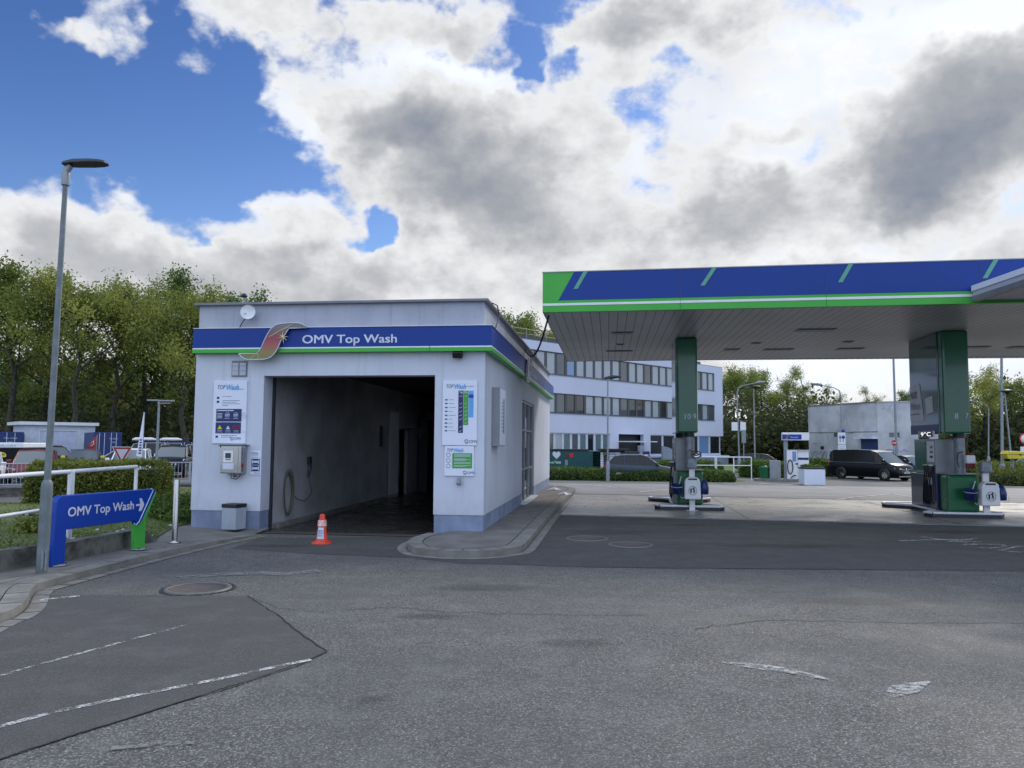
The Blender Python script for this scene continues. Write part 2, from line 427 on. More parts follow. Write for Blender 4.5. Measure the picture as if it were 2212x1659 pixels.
def leaves(centers, n, sig, size, seed, flat=.0, name='crown', m=None, parent=None, keep=None):
    """n quads gaussian-scattered round each centre -> one mesh"""
    g = np.random.default_rng(seed); c = np.repeat(np.asarray(centers, dtype=float), n, axis=0)
    k = len(c); p = c+g.normal(0, 1, (k, 3))*sig
    if keep is not None:
        p = p[keep(p)]; k = len(p)
    return leafquads(p, size, g, flat, name, m, parent)
def leafquads(p, size, g, flat, name, m, parent, nrm=None):
    k = len(p)
    a = g.normal(0, 1, (k, 3)); a[:, 2] *= (1-flat); a /= np.linalg.norm(a, axis=1)[:, None]
    b = g.normal(0, 1, (k, 3)); b = np.cross(a, b); b /= np.linalg.norm(b, axis=1)[:, None]
    s = size*(.6+.8*g.random((k, 1)))
    v = np.stack([p-a*s, p-b*s*.55, p+a*s, p+b*s*.55], 1).reshape(-1, 3)
    me = bpy.data.meshes.new(name); me.vertices.add(4*k); me.vertices.foreach_set('co', v.ravel())
    me.loops.add(4*k); me.loops.foreach_set('vertex_index', np.arange(4*k, dtype=np.int32))
    me.polygons.add(k); me.polygons.foreach_set('loop_start', np.arange(0, 4*k, 4, dtype=np.int32))
    me.polygons.foreach_set('loop_total', np.full(k, 4, dtype=np.int32))
    me.update(calc_edges=True); me.materials.append(m)
    return link(name, me, parent)
# ---------------------------------------------------------------- camera, world, sun
cd = bpy.data.cameras.new('camera'); cam = bpy.data.objects.new('camera', cd); COL.objects.link(cam)
cam.matrix_world = Matrix.Translation(CO) @ CR.to_4x4()
cd.sensor_fit = 'HORIZONTAL'; cd.sensor_width = 36; cd.lens = F/2212*36; cd.clip_end = 3000; cd.clip_start = .05
S.camera = cam
S.cycles.max_bounces = 6; S.cycles.diffuse_bounces = 3; S.cycles.glossy_bounces = 3; S.cycles.transparent_max_bounces = 8; S.cycles.transmission_bounces = 3
S.view_settings.view_transform = 'Standard'; S.view_settings.look = 'None'; S.view_settings.exposure = 0; S.view_settings.gamma = 1
SUN_AZ, SUN_EL = R(36), R(36)      # azimuth to the right of +Y
wd_ = bpy.data.worlds.new('World'); S.world = wd_; wd_.use_nodes = True
nt = wd_.node_tree; bg = nt.nodes['Background']; bg.inputs['Strength'].default_value = .1
sky = nd(nt, 'ShaderNodeTexSky'); sky.sky_type = 'NISHITA'; sky.sun_disc = False
sky.sun_elevation = SUN_EL; sky.sun_rotation = SUN_AZ; sky.altitude = 300
tc = nd(nt, 'ShaderNodeTexCoord'); D0 = tc.outputs['Generated']
def vm(op, a, b=None):
    n = nt.nodes.new('ShaderNodeVectorMath'); n.operation = op
    for i, v in enumerate((a, b)):
        if v is None: continue
        if isinstance(v, bpy.types.NodeSocket): nt.links.new(v, n.inputs[i])
        else: n.inputs[i].default_value = v
    return n
wn = nd(nt, 'ShaderNodeTexNoise'); wn.inputs['Scale'].default_value = 4.5; wn.inputs['Detail'].default_value = 5; wn.inputs['Roughness'].default_value = .62
nt.links.new(D0, wn.inputs['Vector'])
off = vm('SCALE', vm('SUBTRACT', wn.outputs['Color'], (.5, .5, .5)).outputs[0]); off.inputs['Scale'].default_value = .20
DW = vm('ADD', D0, off.outputs[0]).outputs[0]
def blob(px, py, rx, ry, soft=.25):
    c = ray(px, py).normalized(); a = (ray(px+rx, py).normalized()-c).length; b = (ray(px, py+ry).normalized()-c).length
    q = vm('SUBTRACT', DW, tuple(c)).outputs[0]; q = vm('MULTIPLY', q, (1/a, .7/a, 1/b)).outputs[0]
    return mrange(nt, vm('LENGTH', q).outputs[1], soft, 1.25, 1., 0.)
def total(lst):
    o = None
    for px, py, rx, ry, w in lst:
        k = math_(nt, 'MULTIPLY', blob(px, py, rx, ry), w); o = k if o is None else math_(nt, 'ADD', o, k)
    return o
clouds = [(1800, 330, 800, 450, .50), (800, 660, 1300, 130, .55), (1000, 330, 420, 260, .30), (700, 20, 600, 60, .10), (280, 260, 350, 150, -.65), (1155, 110, 32, 85, -.70), (1440, 300, 40, 80, -.14), (825, 515, 50, 50, -.6), (440, 500, 50, 40, -.35), (1400, 200, 90, 30, -.15), (500, 800, 1500, 150, .6), (560, 170, 60, 70, -.3), (1250, 230, 50, 30, -.15), (360, 60, 60, 90, -.45), (250, 190, 150, 40, -.2), (1740, 290, 50, 50, -.3), (1000, 340, 330, 200, 1.0), (760, 220, 190, 120, .75), (1150, 500, 330, 130, .75), (1290, 340, 130, 150, .5), (620, 240, 80, 120, .35),
          (2080, 270, 300, 190, 1.15), (1900, 400, 200, 110, .8), (1580, 440, 230, 110, .75), (1480, 60, 330, 90, .8), (1730, 190, 260, 110, .62), (2050, 50, 380, 90, .7), (1600, 300, 130, 80, .5),
          (240, 560, 340, 90, .85), (240, 455, 90, 50, .55), (600, 480, 190, 75, .85), (500, 560, 300, 60, .6), (760, 620, 520, 80, .8), (1750, 610, 800, 130, .85), (1800, 800, 800, 120, .9), (300, 680, 500, 90, .8),
          (620, 50, 170, 65, .62), (880, 50, 140, 70, .66), (1040, 30, 90, 60, .4), (110, 70, 110, 60, .50), (240, 130, 90, 60, .40), (1280, 60, 110, 90, .6), (1330, 180, 110, 70, .4), (1500, 200, 110, 50, .35), (20, 520, 130, 60, .4)]
dark = [(1000, 380, 270, 150, .36), (860, 300, 130, 80, .12), (1140, 500, 260, 90, .15), (840, 290, 120, 70, .16), (2080, 290, 270, 165, .42), (1920, 390, 160, 100, .24), (1590, 450, 190, 90, .25), (1420, 50, 260, 50, .20),
        (240, 590, 300, 60, .16), (620, 540, 150, 50, .20), (750, 630, 400, 50, .15), (1000, 50, 120, 50, .2), (640, 50, 120, 40, .15), (1700, 600, 500, 50, .12)]
brite = [(2150, 20, 300, 70, .55), (1780, 170, 240, 100, .35), (1560, 250, 150, 70, .2), (1385, 330, 40, 130, .25), (1640, 340, 150, 40, .25),
         (1800, 50, 200, 50, .35), (2000, 800, 400, 80, .5), (1700, 790, 200, 60, .4), (960, 140, 230, 40, .50), (660, 330, 40, 80, .25), (620, 280, 50, 90, .25), (600, 430, 150, 25, .2), (230, 440, 120, 25, .15), (1850, 550, 300, 40, .25), (560, 200, 40, 80, .12)]
nb = noise(nt, vm('MULTIPLY', D0, (1, 1, 1.35)).outputs[0], 6.5, 6., .58, 0.)
ns = noise(nt, vm('ADD', vm('MULTIPLY', D0, (1, 1, 1.5)).outputs[0], (.02, 0, .03)).outputs[0], 17., 5., .58, 0.)
vo = noise(nt, DW, 7.5, 3., .5)
sx = nd(nt, 'ShaderNodeSeparateXYZ'); nt.links.new(D0, sx.inputs[0])
back = mrange(nt, sx.outputs[1], .45, -.1, 0., .75)
puff = math_(nt, 'SUBTRACT', math_(nt, 'MULTIPLY', math_(nt, 'ABSOLUTE', math_(nt, 'SUBTRACT', vo, .5)), 3.4), .28)
nn = math_(nt, 'ADD', math_(nt, 'ADD', math_(nt, 'MULTIPLY', math_(nt, 'SUBTRACT', nb, .5), 1.9), math_(nt, 'MULTIPLY', math_(nt, 'SUBTRACT', ns, .5), 1.45)), math_(nt, 'MULTIPLY', puff, .45))
CLD = total(clouds)
T = math_(nt, 'ADD', math_(nt, 'ADD', math_(nt, 'SUBTRACT', CLD, .26), nn), back)
mask = mrange(nt, T, -.24, .26)
ramp = nd(nt, 'ShaderNodeValToRGB'); e = ramp.color_ramp.elements
e[0].position = 0.; e[0].color = (.80, .85, .95, 1); e[1].position = 1.; e[1].color = (.215, .255, .335, 1)
for p, c in ((.10, (.86, .88, .92)), (.24, (.74, .76, .80)), (.42, (.54, .56, .60)), (.62, (.40, .425, .475)), (.82, (.29, .325, .40))):
    x = e.new(p); x.color = c4(c)
sh = math_(nt, 'ADD', math_(nt, 'ADD', math_(nt, 'MULTIPLY', math_(nt, 'MINIMUM', T, 1.2), .22), math_(nt, 'MULTIPLY', total(dark), 1.05)), math_(nt, 'ADD', math_(nt, 'MULTIPLY', math_(nt, 'SUBTRACT', ns, .5), .55), math_(nt, 'MULTIPLY', puff, -.22)))
BR = total(brite)
sh = math_(nt, 'SUBTRACT', sh, math_(nt, 'MULTIPLY', BR, .55))
nt.links.new(sh, ramp.inputs[0])
# unseen sky overhead and behind the camera brightened and blued as added fill light
beh = mrange(nt, sx.outputs[1], .10, -.45, 0., 1.); ovh = mrange(nt, sx.outputs[2], .62, .85, 0., 1.)
out_ = math_(nt, 'MAXIMUM', beh, ovh)
glow = math_(nt, 'ADD', math_(nt, 'ADD', 1., math_(nt, 'MULTIPLY', BR, .4)), math_(nt, 'MULTIPLY', out_, .60))
cc = vm('SCALE', ramp.outputs[0]); nt.links.new(math_(nt, 'MULTIPLY', glow, 10.), cc.inputs['Scale'])
wm = vm('MULTIPLY', cc.outputs[0], mixc(nt, out_, (1., .985, .96), (.78, .90, 1.10))).outputs[0]
hz = mrange(nt, sx.outputs[2], .02, .5, 0., 1.)
tint = mixc(nt, hz, (1.15, 1.4, 1.8), (.50, .78, 1.30))
skyc = vm('MULTIPLY', sky.outputs[0], tint).outputs[0]
skyc = vm('SCALE', skyc); skyc.inputs['Scale'].default_value = .86
fin = mixc(nt, mask, skyc.outputs[0], wm)
nt.links.new(fin, bg.inputs['Color'])
wd_.cycles.sampling_method = 'MANUAL'; wd_.cycles.sample_map_resolution = 512
sl = bpy.data.lights.new('sun', 'SUN'); sl.energy = 2.3; sl.angle = R(12); sl.color = (1, .93, .82)
so = bpy.data.objects.new('sun', sl); COL.objects.link(so)
sd = Vector((math.sin(SUN_AZ)*math.cos(SUN_EL), math.cos(SUN_AZ)*math.cos(SUN_EL), math.sin(SUN_EL)))
so.rotation_euler = (-sd).to_track_quat('-Z', 'Y').to_euler(); so.location = (0, 0, 30)
# ---------------------------------------------------------------- ground
xs = np.concatenate([np.linspace(-900, -40, 12), np.linspace(-36, 50, 87), np.linspace(60, 900, 12)])
ys = np.concatenate([np.linspace(-300, -10, 8), np.linspace(-6, 80, 87), np.linspace(90, 1500, 12)])
mb = MB(); nx = len(xs)
mb.add([(x, y, gz(x, y)) for y in ys for x in xs], [(i*nx+j, i*nx+j+1, (i+1)*nx+j+1, (i+1)*nx+j) for i in range(len(ys)-1) for j in range(nx-1)])
struct(mb.build('ground', M['asph']))
def poly_sheet(name, pts, z, m, th=0.):
    mb = MB()
    if th: mb.prism([(p[0], p[1]) for p in pts], z-th, z)
    else: mb.add([(p[0], p[1], z) for p in pts], [tuple(range(len(pts)))])
    return struct(mb.build(name, m))
def jag(pts, n, j): return [tuple(p)[:2] for p in refine([Vector((p[0], p[1], 0)) for p in pts], n, j)]
G2 = lambda L, z=0.: [pt(x, y, z) for x, y in L]
# smooth asphalt lane between the coarse surface and the apron drain
near = G2([(878, 1205), (1000, 1217), (1300, 1226), (1600, 1229), (2000, 1232), (2212, 1233)]); e0 = near[-1]
near.append(e0+(e0-near[0]).normalized()*14)
farl = G2([(2212, 1139), (1800, 1129), (1500, 1121), (1201, 1113), (1130, 1160), (900, 1160), (560, 1163), (500, 1185), (640, 1195)])
farl[0:0] = [farl[0]+(farl[0]-farl[3]).normalized()*14]
poly_sheet('asphalt_lane', jag(near, 10, .012)+[tuple(p)[:2] for p in farl], .004, M['asph_s'])
patch = G2([(-160, 1400), (0, 1349), (38, 1326), (75, 1300), (110, 1288), (250, 1287), (535, 1289), (600, 1330), (707, 1409), (600, 1450), (380, 1521), (160, 1590), (0, 1643), (-200, 1700)])
poly_sheet('asphalt_patch', jag(patch, 6, .004), .004, M['asph_p'])
mb = MB()
ribbon(refine(G2([(535, 1288), (565, 1306), (600, 1330), (650, 1372), (707, 1409)]), 6, .006), .013, .009, mb)
ribbon(refine(G2([(707, 1409), (640, 1440), (560, 1466), (480, 1492), (380, 1521)]), 6, .005), .016, .009, mb)
ribbon(refine(G2([(380, 1521), (270, 1556), (160, 1590), (60, 1622), (0, 1643), (-200, 1702)]), 8, .004), [.012]*40+[.02]*9 if False else .014, .009, mb)
ribbon(refine(G2([(95, 1288), (250, 1286), (345, 1288), (440, 1287), (535, 1288)]), 5, .004), .010, .009, mb)
struct(mb.build('patch_seam', M['crack']))
mb = MB()
for L, w in (([(750, 1318), (850, 1312), (960, 1322), (1060, 1326), (1220, 1329), (1400, 1331)], .010),
             ([(1500, 1360), (1640, 1340), (1800, 1342), (1990, 1346), (2212, 1346), (2400, 1350)], .013),
             ([(1200, 1224), (1500, 1229), (1800, 1230), (2212, 1236), (2400, 1240)], .013),
             ([(1340, 1177), (1420, 1180), (1470, 1176), (1560, 1174)], .012),
             ([(540, 1292), (590, 1310), (620, 1318), (700, 1322)], .006)):
    ribbon(refine(G2(L), 9, .02), w, .0085, mb)
struct(mb.build('asphalt_crack', M['crack']))
# worn lines
def pline(name, L, w, m, z=.0095):
    return struct(ribbon(refine(G2(L), 3), w, z).build(name, m))
pline('worn_line', [(-60, 1592), (0, 1572), (120, 1540), (300, 1503), (480, 1468), (590, 1444), (672, 1427)], .055, M['line'])
pline('worn_line', [(-60, 1483), (0, 1462), (120, 1428), (260, 1390), (400, 1352)], .042, M['line2'])
pline('worn_line', [(86, 1298), (125, 1293), (172, 1289)], .085, M['line'])
pline('faded_marking', [(385, 1250), (470, 1242), (560, 1239), (620, 1242), (690, 1233)], .22, M['linef'])
pline('faded_marking', [(1560, 1432), (1620, 1440), (1700, 1450), (1790, 1470)], [.02, .05, .10, .12, .14, .14, .13, .10, .07, .03], M['line3'])
pline('faded_marking', [(1915, 1510), (1945, 1494), (1975, 1484), (2010, 1474)], [.02, .07, .12, .16, .18, .16, .13, .09, .05, .02], M['line3'])
pline('faded_marking', [(240, 1620), (330, 1612), (420, 1606)], .05, M['linef'])
pline('faded_marking', [(1943, 1169), (2020, 1167), (2100, 1166)], .07, M['line'])
mb = MB()
for L, w in (([(1990, 1160), (2040, 1167), (2120, 1172)], .09), ([(2062, 1166), (2070, 1172)], .3), ([(2080, 1178), (2140, 1176)], .09)):
    ribbon(refine(G2(L), 3), w, .009, mb)
ribbon(refine(G2([(2110, 1163), (2080, 1168), (2085, 1174), (2130, 1177), (2165, 1177), (2172, 1182), (2140, 1185), (2110, 1184)]), 3), .07, .009, mb)
ribbon(refine(G2([(2290, 1182), (2200, 1181), (2160, 1190)]), 3), .08, .009, mb); ribbon(refine(G2([(2300, 1195), (2175, 1193)]), 3), .08, .009, mb)
struct(mb.build('road_lettering', M['line3']))
# dark oil stains and dampness
for px, py, rx, ry in ((800, 1513, .16, .12), (930, 1332, .5, .18), (1330, 1150, 1.3, .55), (1700, 1180, 1.6, .4), (2060, 1150, 1.2, .4), (600, 1180, .8, .25), (1250, 1390, .5, .2), (1850, 1300, 1.1, .25), (1050, 1270, .9, .3), (1500, 1135, 1., .25)):
    p = pt(px, py, 0); mb = MB(); mb.add([(-1.3, -1.3, 0), (1.3, -1.3, 0), (1.3, 1.3, 0), (-1.3, 1.3, 0)], [(0, 1, 2, 3)])
    o = struct(mb.build('oil_stain', M['stain'])); o.location = (p.x, p.y, .0072+.0002*(px % 7)); o.scale = (rx, ry, 1); o.rotation_euler = (0, 0, (px % 5)*.15)
# manholes
def manhole(px, py, r, label, studs=False):
    c = pt(px, py, .006); t = thing('manhole_cover', label, 'manhole cover', (c.x, c.y, .0), .4)
    MB().lathe([(0.01, .010), (r*.84, .010), (r*.84, .014), (r*.85, .006)], 40).build('lid', mat('iron_lid', (.13, .11, .10), .75, .3, c2=(.09, .075, .07), scale=5, bmp=.4, bs=90), t)
    MB().lathe([(r*.87, .006), (r*.87, .017), (r, .017), (r*1.02, .005)], 40).build('rim', mat('iron_rim', (.17, .17, .165), .6, .4, scale=8), t)
    mb = MB()
    for i in range(-5, 6):
        for j in range(-5, 6):
            x, y = i*r*.14, j*r*.14
            if x*x+y*y < (r*.74)**2: mb.box(x-r*.045, x+r*.045, y-r*.045, y+r*.045, .009, .0135)
    if studs: mb.build('tread_studs', M['polegrey'], t)
    return c
c = manhole(428, 1271, .36, 'large round brown manhole cover in the asphalt in front of the wash entrance')
mb = MB(); q = [Vector((c.x+math.cos(a)*(.38+rnd.random()*.03), c.y+math.sin(a)*(.38+rnd.random()*.03), 0)) for a in np.linspace(0, 2*math.pi, 60)]; q[-1] = q[0]
struct(ribbon(q, .03, .0095, mb).build('crumbled_edge', M['crack']))
manhole(1268, 1163.5, .37, 'round manhole cover with pale rim nearest the wash pavement')
manhole(1362, 1177, .37, 'round manhole cover with pale rim, right one of the pair before the canopy')
# apron: concrete under the canopy
A0 = pt(1201, 1112.5); A1 = pt(2212, 1138); A1 = A1+(A1-A0).normalized()*12
B0 = pt(1241, 1067.5); B1 = B0+(A1-A0)
mb = MB(); mb.add([(p.x, p.y, .006) for p in (A0, A1, B1, B0)], [(0, 1, 2, 3)]); struct(mb.build('concrete_apron', M['apron']))
ad = (A1-A0).normalized(); an = Vector((-ad.y, ad.x, 0))
mb = MB()
for k in range(1, 5): ribbon([A0.lerp(A1, k/5), B0.lerp(B1, k/5)], .02, .009, mb)
ribbon([A0.lerp(B0, .5), A1.lerp(B1, .5)], .02, .009, mb)
struct(mb.build('apron_joint', M['crack']))
def grate(a, b, label):
    t = thing('drain_grate', label, 'drain grate', tuple(a), math.atan2((b-a).y, (b-a).x)); L = (b-a).length
    MB().box(0, L, -.07, .07, .003, .008).build('channel', M['joint'], t)
    mb = MB(); mb.box(0, L, -.085, -.07, .003, .014); mb.box(0, L, .07, .085, .003, .014); mb.build('frame', M['galv'], t)
    mb = MB(); x = 0
    while x < L: mb.box(x, x+.018, -.07, .07, .008, .013); x += .055
    mb.build('bars', M['galv'], t)
grate(A0, A1, 'long slotted drain grate along the near edge of the concrete under the canopy')
grate(B0, B1, 'long slotted drain grate along the far edge of the concrete under the canopy')
s0 = pt(1206, 1103); s1 = pt(1236, 1073)
for k, lb in ((0, 'short drain strip beside the kerb at the wash corner, inner one'), (1, 'short drain strip beside the kerb at the wash corner, outer one')):
    tag(ribbon([s0+Vector((.07+.12*k, 0, 0)), s1+Vector((.07+.12*k, 0, 0))], .035, .011).build('drain_strip', M['galv']), lb, 'drain')
# far lane surface and its markings
f0 = B0+an*.1-ad*6; f1 = B1+an*.1
drape('far_lane', [(f0, f1), (f0+an*3, f1+an*3), (f0+an*8, f1+an*8), (f0+an*14, f1+an*14)], M['road_far'], .005, 6)['kind'] = 'structure'
def fline(name, L, w, m='line'):
    return struct(ribbon(refine([gp(*p) for p in L], 4), w, .013).build(name, M[m]))
M['line_far'] = mat('far_line', (.62, .61, .57), .8, c2=(.42, .41, .38), scale=2.)
fline('lane_marking', [(1380, 1063), (1440, 1058), (1480, 1057)], .13, 'line_far')
fline('lane_marking', [(1240, 1047), (1290, 1049), (1330, 1053)], .11, 'line_far')
fline('lane_marking', [(1295, 1055), (1360, 1056)], .25, 'linef')
fline('lane_marking', [(1640, 1044.5), (1715, 1048)], .3, 'line_far')
fline('lane_marking', [(1735, 1047), (1790, 1056)], .08, 'line_far')
fline('lane_marking', [(1805, 1080), (1880, 1072), (1925, 1067)], .13, 'line_far')
fline('lane_marking', [(1925, 1067), (1990, 1078), (2100, 1082)], .10, 'line_far')
fline('lane_marking', [(1955, 1059), (2010, 1063)], .3, 'line_far')
fline('lane_marking', [(2040, 1060), (2140, 1066)], .2, 'line_far')
mb = MB(); ribbon(refine([gp(*p) for p in [(1525, 1035), (1565, 1047), (1620, 1053), (1700, 1056), (1830, 1060), (1900, 1062)]], 8, .05), .06, .014, mb)
ribbon(refine([gp(*p) for p in [(1500, 1066), (1640, 1066), (1800, 1068)]], 8, .05), .04, .014, mb)
struct(mb.build('far_crack', M['crack']))
# ---------------------------------------------------------------- kerbed pavements
def smooth(L, k=5):
    P = [Vector((p[0], p[1], 0)) for p in L]; o = []
    for i in range(len(P)-1):
        p0, p1, p2, p3 = P[max(i-1, 0)], P[i], P[i+1], P[min(i+2, len(P)-1)]
        for j in range(k):
            t = j/k; o.append(.5*((2*p1)+(-p0+p2)*t+(2*p0-5*p1+4*p2-p3)*t*t+(-p0+3*p1-3*p2+p3)*t**3))
    o.append(P[-1]); return o
def offs(P, d):
    o = []
    for i, p in enumerate(P):
        t = (P[min(i+1, len(P)-1)]-P[max(i-1, 0)]).normalized(); o.append(p+Vector((-t.y, t.x, 0))*d)
    return o
def strip3(mb, A, B_, z0, z1, mi=0):
    """solid strip between polylines A and B_ from z0 to z1"""
    n = len(A); vs = [(p.x, p.y, z) for z in (z0, z1) for Q in (A, B_) for p in Q]
    fs = []
    for i in range(n-1):
        fs += [(2*n+i, 2*n+i+1, 3*n+i+1, 3*n+i), (i, i+1, 2*n+i+1, 2*n+i), (n+i, 3*n+i, 3*n+i+1, n+i+1)]
    mb.add(vs, fs, mi)
# right pavement round the wash building
out = smooth(G2([(925, 1163), (893, 1173), (880, 1185), (893, 1196), (915, 1200), (958, 1204), (1012, 1205), (1056, 1203.5), (1101, 1198), (1129, 1191), (1151, 1167), (1174, 1138), (1197, 1110.5), (1238, 1067), (1241, 1060), (1215, 1055)]), 4)
sgn = 1.
inn = offs(out, .24); inn2 = offs(out, .25)
mb = MB(); strip3(mb, out, inn, .0, .10); struct(mb.build('kerb', M['kerb'], bevel=0))
struct(MB().prism([(p.x, p.y) for p in inn2[::1]]+[(pt(1187, 1050).x-.5, pt(1187, 1050).y+1), (pt(936, 1150).x+1., pt(936, 1150).y+2)], -.02, .098).build('pavement', M['concrete']))
mb = MB(); acc = 0
for i in range(1, len(out)):
    acc += (out[i]-out[i-1]).length
    if acc > (.5 if i > 38 else .3): acc = 0; ribbon([out[i], inn[i]], .012, .1035, mb, False)
ribbon(inn, .014, .1035, mb, False)
struct(mb.build('kerb_joint', M['joint']))
struct(ribbon(offs(out, -.09), .14, .0065).build('gutter', M['kerb']))
# left pavement
lo = smooth(G2([(-260, 1480), (-60, 1376), (0, 1346), (30, 1334), (55, 1314), (75, 1281), (125, 1264), (300, 1217), (430, 1185), (530, 1163), (566, 1158)]), 4)
li = offs(lo, .22); li2 = offs(lo, .232)
if (li[10]-Vector((-9, 12, 0))).length > (lo[10]-Vector((-9, 12, 0))).length: li = offs(lo, -.22); li2 = offs(lo, -.232); gs = .1
else: gs = -.1
zs = .075
n = len(lo)
mb = MB(); vs = []
hh = [zs*(1-sm(.72, 1., i/(n-1)))+.012 for i in range(n)]
for Q, h0 in ((lo, 0), (lo, 1), (li, 1)):
    vs += [(p.x, p.y, 0 if h0 == 0 else hh[i]) for i, p in enumerate(Q)]
mb.add(vs, [(k*n+i, k*n+i+1, (k+1)*n+i+1, (k+1)*n+i) for i in range(n-1) for k in (0, 1)])
struct(mb.build('kerb', M['kerb']))
back_l = [(p.x, p.y) for p in G2([(582, 1140), (400, 1132), (330, 1128), (250, 1150), (0, 1160), (-300, 1240), (-420, 1330)], .07)]
nb_ = len(li2); mb = MB()
mb.add([(p.x, p.y, hh[i]-.003) for i, p in enumerate(li2)]+[(x, y, .07) for x, y in back_l], [tuple(range(nb_+len(back_l)))])
struct(mb.build('pavement', M['concrete'], fix=False))
mb = MB()
for L in ([(100, 1262), (300, 1204), (420, 1172), (560, 1150)], [(0, 1290), (120, 1236), (300, 1195)], [(318, 1165), (360, 1160), (400, 1154), (430, 1156)], [(345, 1180), (372, 1190)], [(0, 1262), (60, 1248), (110, 1240)]):
    ribbon(refine(G2(L, zs), 6, .012), .009, .083, mb, False)
acc = 0
for i in range(1, n):
    acc += (lo[i]-lo[i-1]).length
    if acc > .45: acc = 0; ribbon([lo[i], li[i]], .012, hh[i]+.003, mb, False)
struct(mb.build('pavement_joint', M['joint']))
gut = offs(lo, gs); mb = MB(); mb2 = MB()
ribbon(gut, .15, .0075, mb)
acc = 0
for i in range(1, n):
    acc += (gut[i]-gut[i-1]).length
    if acc > .28: acc = 0; t_ = (gut[i]-gut[i-1]).normalized(); nn_ = Vector((-t_.y, t_.x, 0))*.075; ribbon([gut[i]-nn_, gut[i]+nn_], .014, .0105, mb2)
struct(mb.build('gutter', M['kerb'])); struct(mb2.build('gutter_joint', M['joint']))
# ---------------------------------------------------------------- retaining wall, lawn
wb = [pt(x, y, .07) for x, y in ((-330, 1345), (-100, 1262), (0, 1234), (140, 1212), (285, 1180), (312, 1172))]
t_ = tag(None, None) if False else None
rw = thing('retaining_wall', 'low weathered concrete wall holding the lawn behind the blue arrow sign', 'wall', tuple(wb[2]))
P = [Vector((p.x, p.y, 0)) for p in wb]; Q = offs(P, .2)
if Q[2].y < P[2].y: Q = offs(P, -.2)
PP, QQ = refine(P, 8), refine(Q, 8); k = len(PP); mb = MB(); vs = []
top = [.33-.03*i/k+rnd.uniform(-.008, .008) for i in range(k)]
o_ = wb[2]
for Z, A_ in ((0, PP), (1, PP), (1, QQ), (0, QQ)):
    for i, p in enumerate(A_): vs.append((p.x-o_.x, p.y-o_.y, (.05 if Z == 0 else top[i])-o_.z))
fs = [(r_*k+i, r_*k+i+1, (r_+1)*k+i+1, (r_+1)*k+i) for r_ in range(3) for i in range(k-1)]+[(0, k, 2*k, 3*k), (k-1, 4*k-1, 3*k-1, 2*k-1)]
mb.add(vs, fs); mb.build('wall', M['oldwall'], rw)
e1 = P[-1]-Vector((o_.x, o_.y, 0)); e2 = Q[-1]-Vector((o_.x, o_.y, 0)); tip = pt(341, 1168, .07)-Vector((o_.x, o_.y, 0))
mb = MB(); mb.add([(e1.x, e1.y, .0), (e1.x, e1.y, .21), (e2.x, e2.y, .21), (e2.x, e2.y, 0), (tip.x, tip.y, .0)], [(0, 1, 4), (3, 4, 2), (1, 2, 4), (0, 3, 2, 1)])
mb.build('wall_end', M['oldwall'], rw)
LZ = .27
def lz(x, y): return LZ-.185*sm(11.7, 12.9, y)*sm(-8.4, -6.4, x)+(gz(x, y)*.9 if y > 16.5 else 0)
edge = [Vector((p.x, p.y, 0)) for p in Q]+[Vector(pt(330, 1151, .2)), Vector(pt(372, 1137, .1)), Vector(pt(412, 1128, .1)), Vector((-5.7, 15.6, 0)), Vector((-5.6, 28.6, 0))]
edge.sort(key=lambda v: v.y)
def xr_(y):
    L = edge
    for i in range(len(L)-1):
        if L[i].y <= y <= L[i+1].y: return L[i].x+(L[i+1].x-L[i].x)*(y-L[i].y)/max(1e-6, L[i+1].y-L[i].y)
    return L[0].x if y < L[0].y else L[-1].x
def xl_(y): return -22 if y < 15.3 else -12.7
ysL = sorted(list(np.linspace(edge[0].y, 15.25, 46))+list(np.linspace(15.35, 28.5, 40)))
mb = MB(); vs = []; NR = 40
for y in ysL:
    for j in range(NR+1):
        x = xr_(y)+(xl_(y)-xr_(y))*(j/NR)**1.6; vs.append((x, y, lz(x, y)+.015*math.sin(x*3+y*2)*min(1, j/4)))
w = NR+1
mb.add(vs, [(i*w+j, i*w+j+1, (i+1)*w+j+1, (i+1)*w+j) for i in range(len(ysL)-1) for j in range(NR)], smooth=True)
struct(mb.build('lawn', M['grass']))
g = np.random.default_rng(3); pts_ = []
while len(pts_) < 30000:
    y = edge[0].y+(28.-edge[0].y)*g.random()**1.6; x = xr_(y)-.02+(max(xl_(y), -15)-xr_(y)+.02)*g.random()**1.3
    if math.sin(x*2.1+1)*math.sin(y*1.7)+g.random() > -.2: pts_.append((x, y, lz(x, y)+.01))
P_ = np.array(pts_); k = len(P_); ang = g.random(k)*6.28; hh_ = .02+.035*g.random(k); dx = np.stack([np.cos(ang), np.sin(ang), ang*0], 1)
v = np.stack([P_-dx*.012, P_+dx*.012, P_+np.stack([g.normal(0, .02, k), g.normal(0, .02, k), hh_], 1)], 1).reshape(-1, 3)
me = bpy.data.meshes.new('grass'); me.vertices.add(3*k); me.vertices.foreach_set('co', v.ravel()); me.loops.add(3*k)
me.loops.foreach_set('vertex_index', np.arange(3*k, dtype=np.int32)); me.polygons.add(k)
me.polygons.foreach_set('loop_start', np.arange(0, 3*k, 3, dtype=np.int32)); me.polygons.foreach_set('loop_total', np.full(k, 3, dtype=np.int32)); me.update(calc_edges=True)
me.materials.append(M['blade']); tag(link('grass', me), 'short mown grass growing on the lawn behind the low wall', 'grass', kind='stuff')
tag(leaves([(*tuple(pt(70, 1148, .3))[:2], .36)], 500, np.array([.13, .10, .10]), .035, 5, name='shrub', m=M['hedge']), 'small low shrub on the lawn beside the street lamp post', 'shrub')
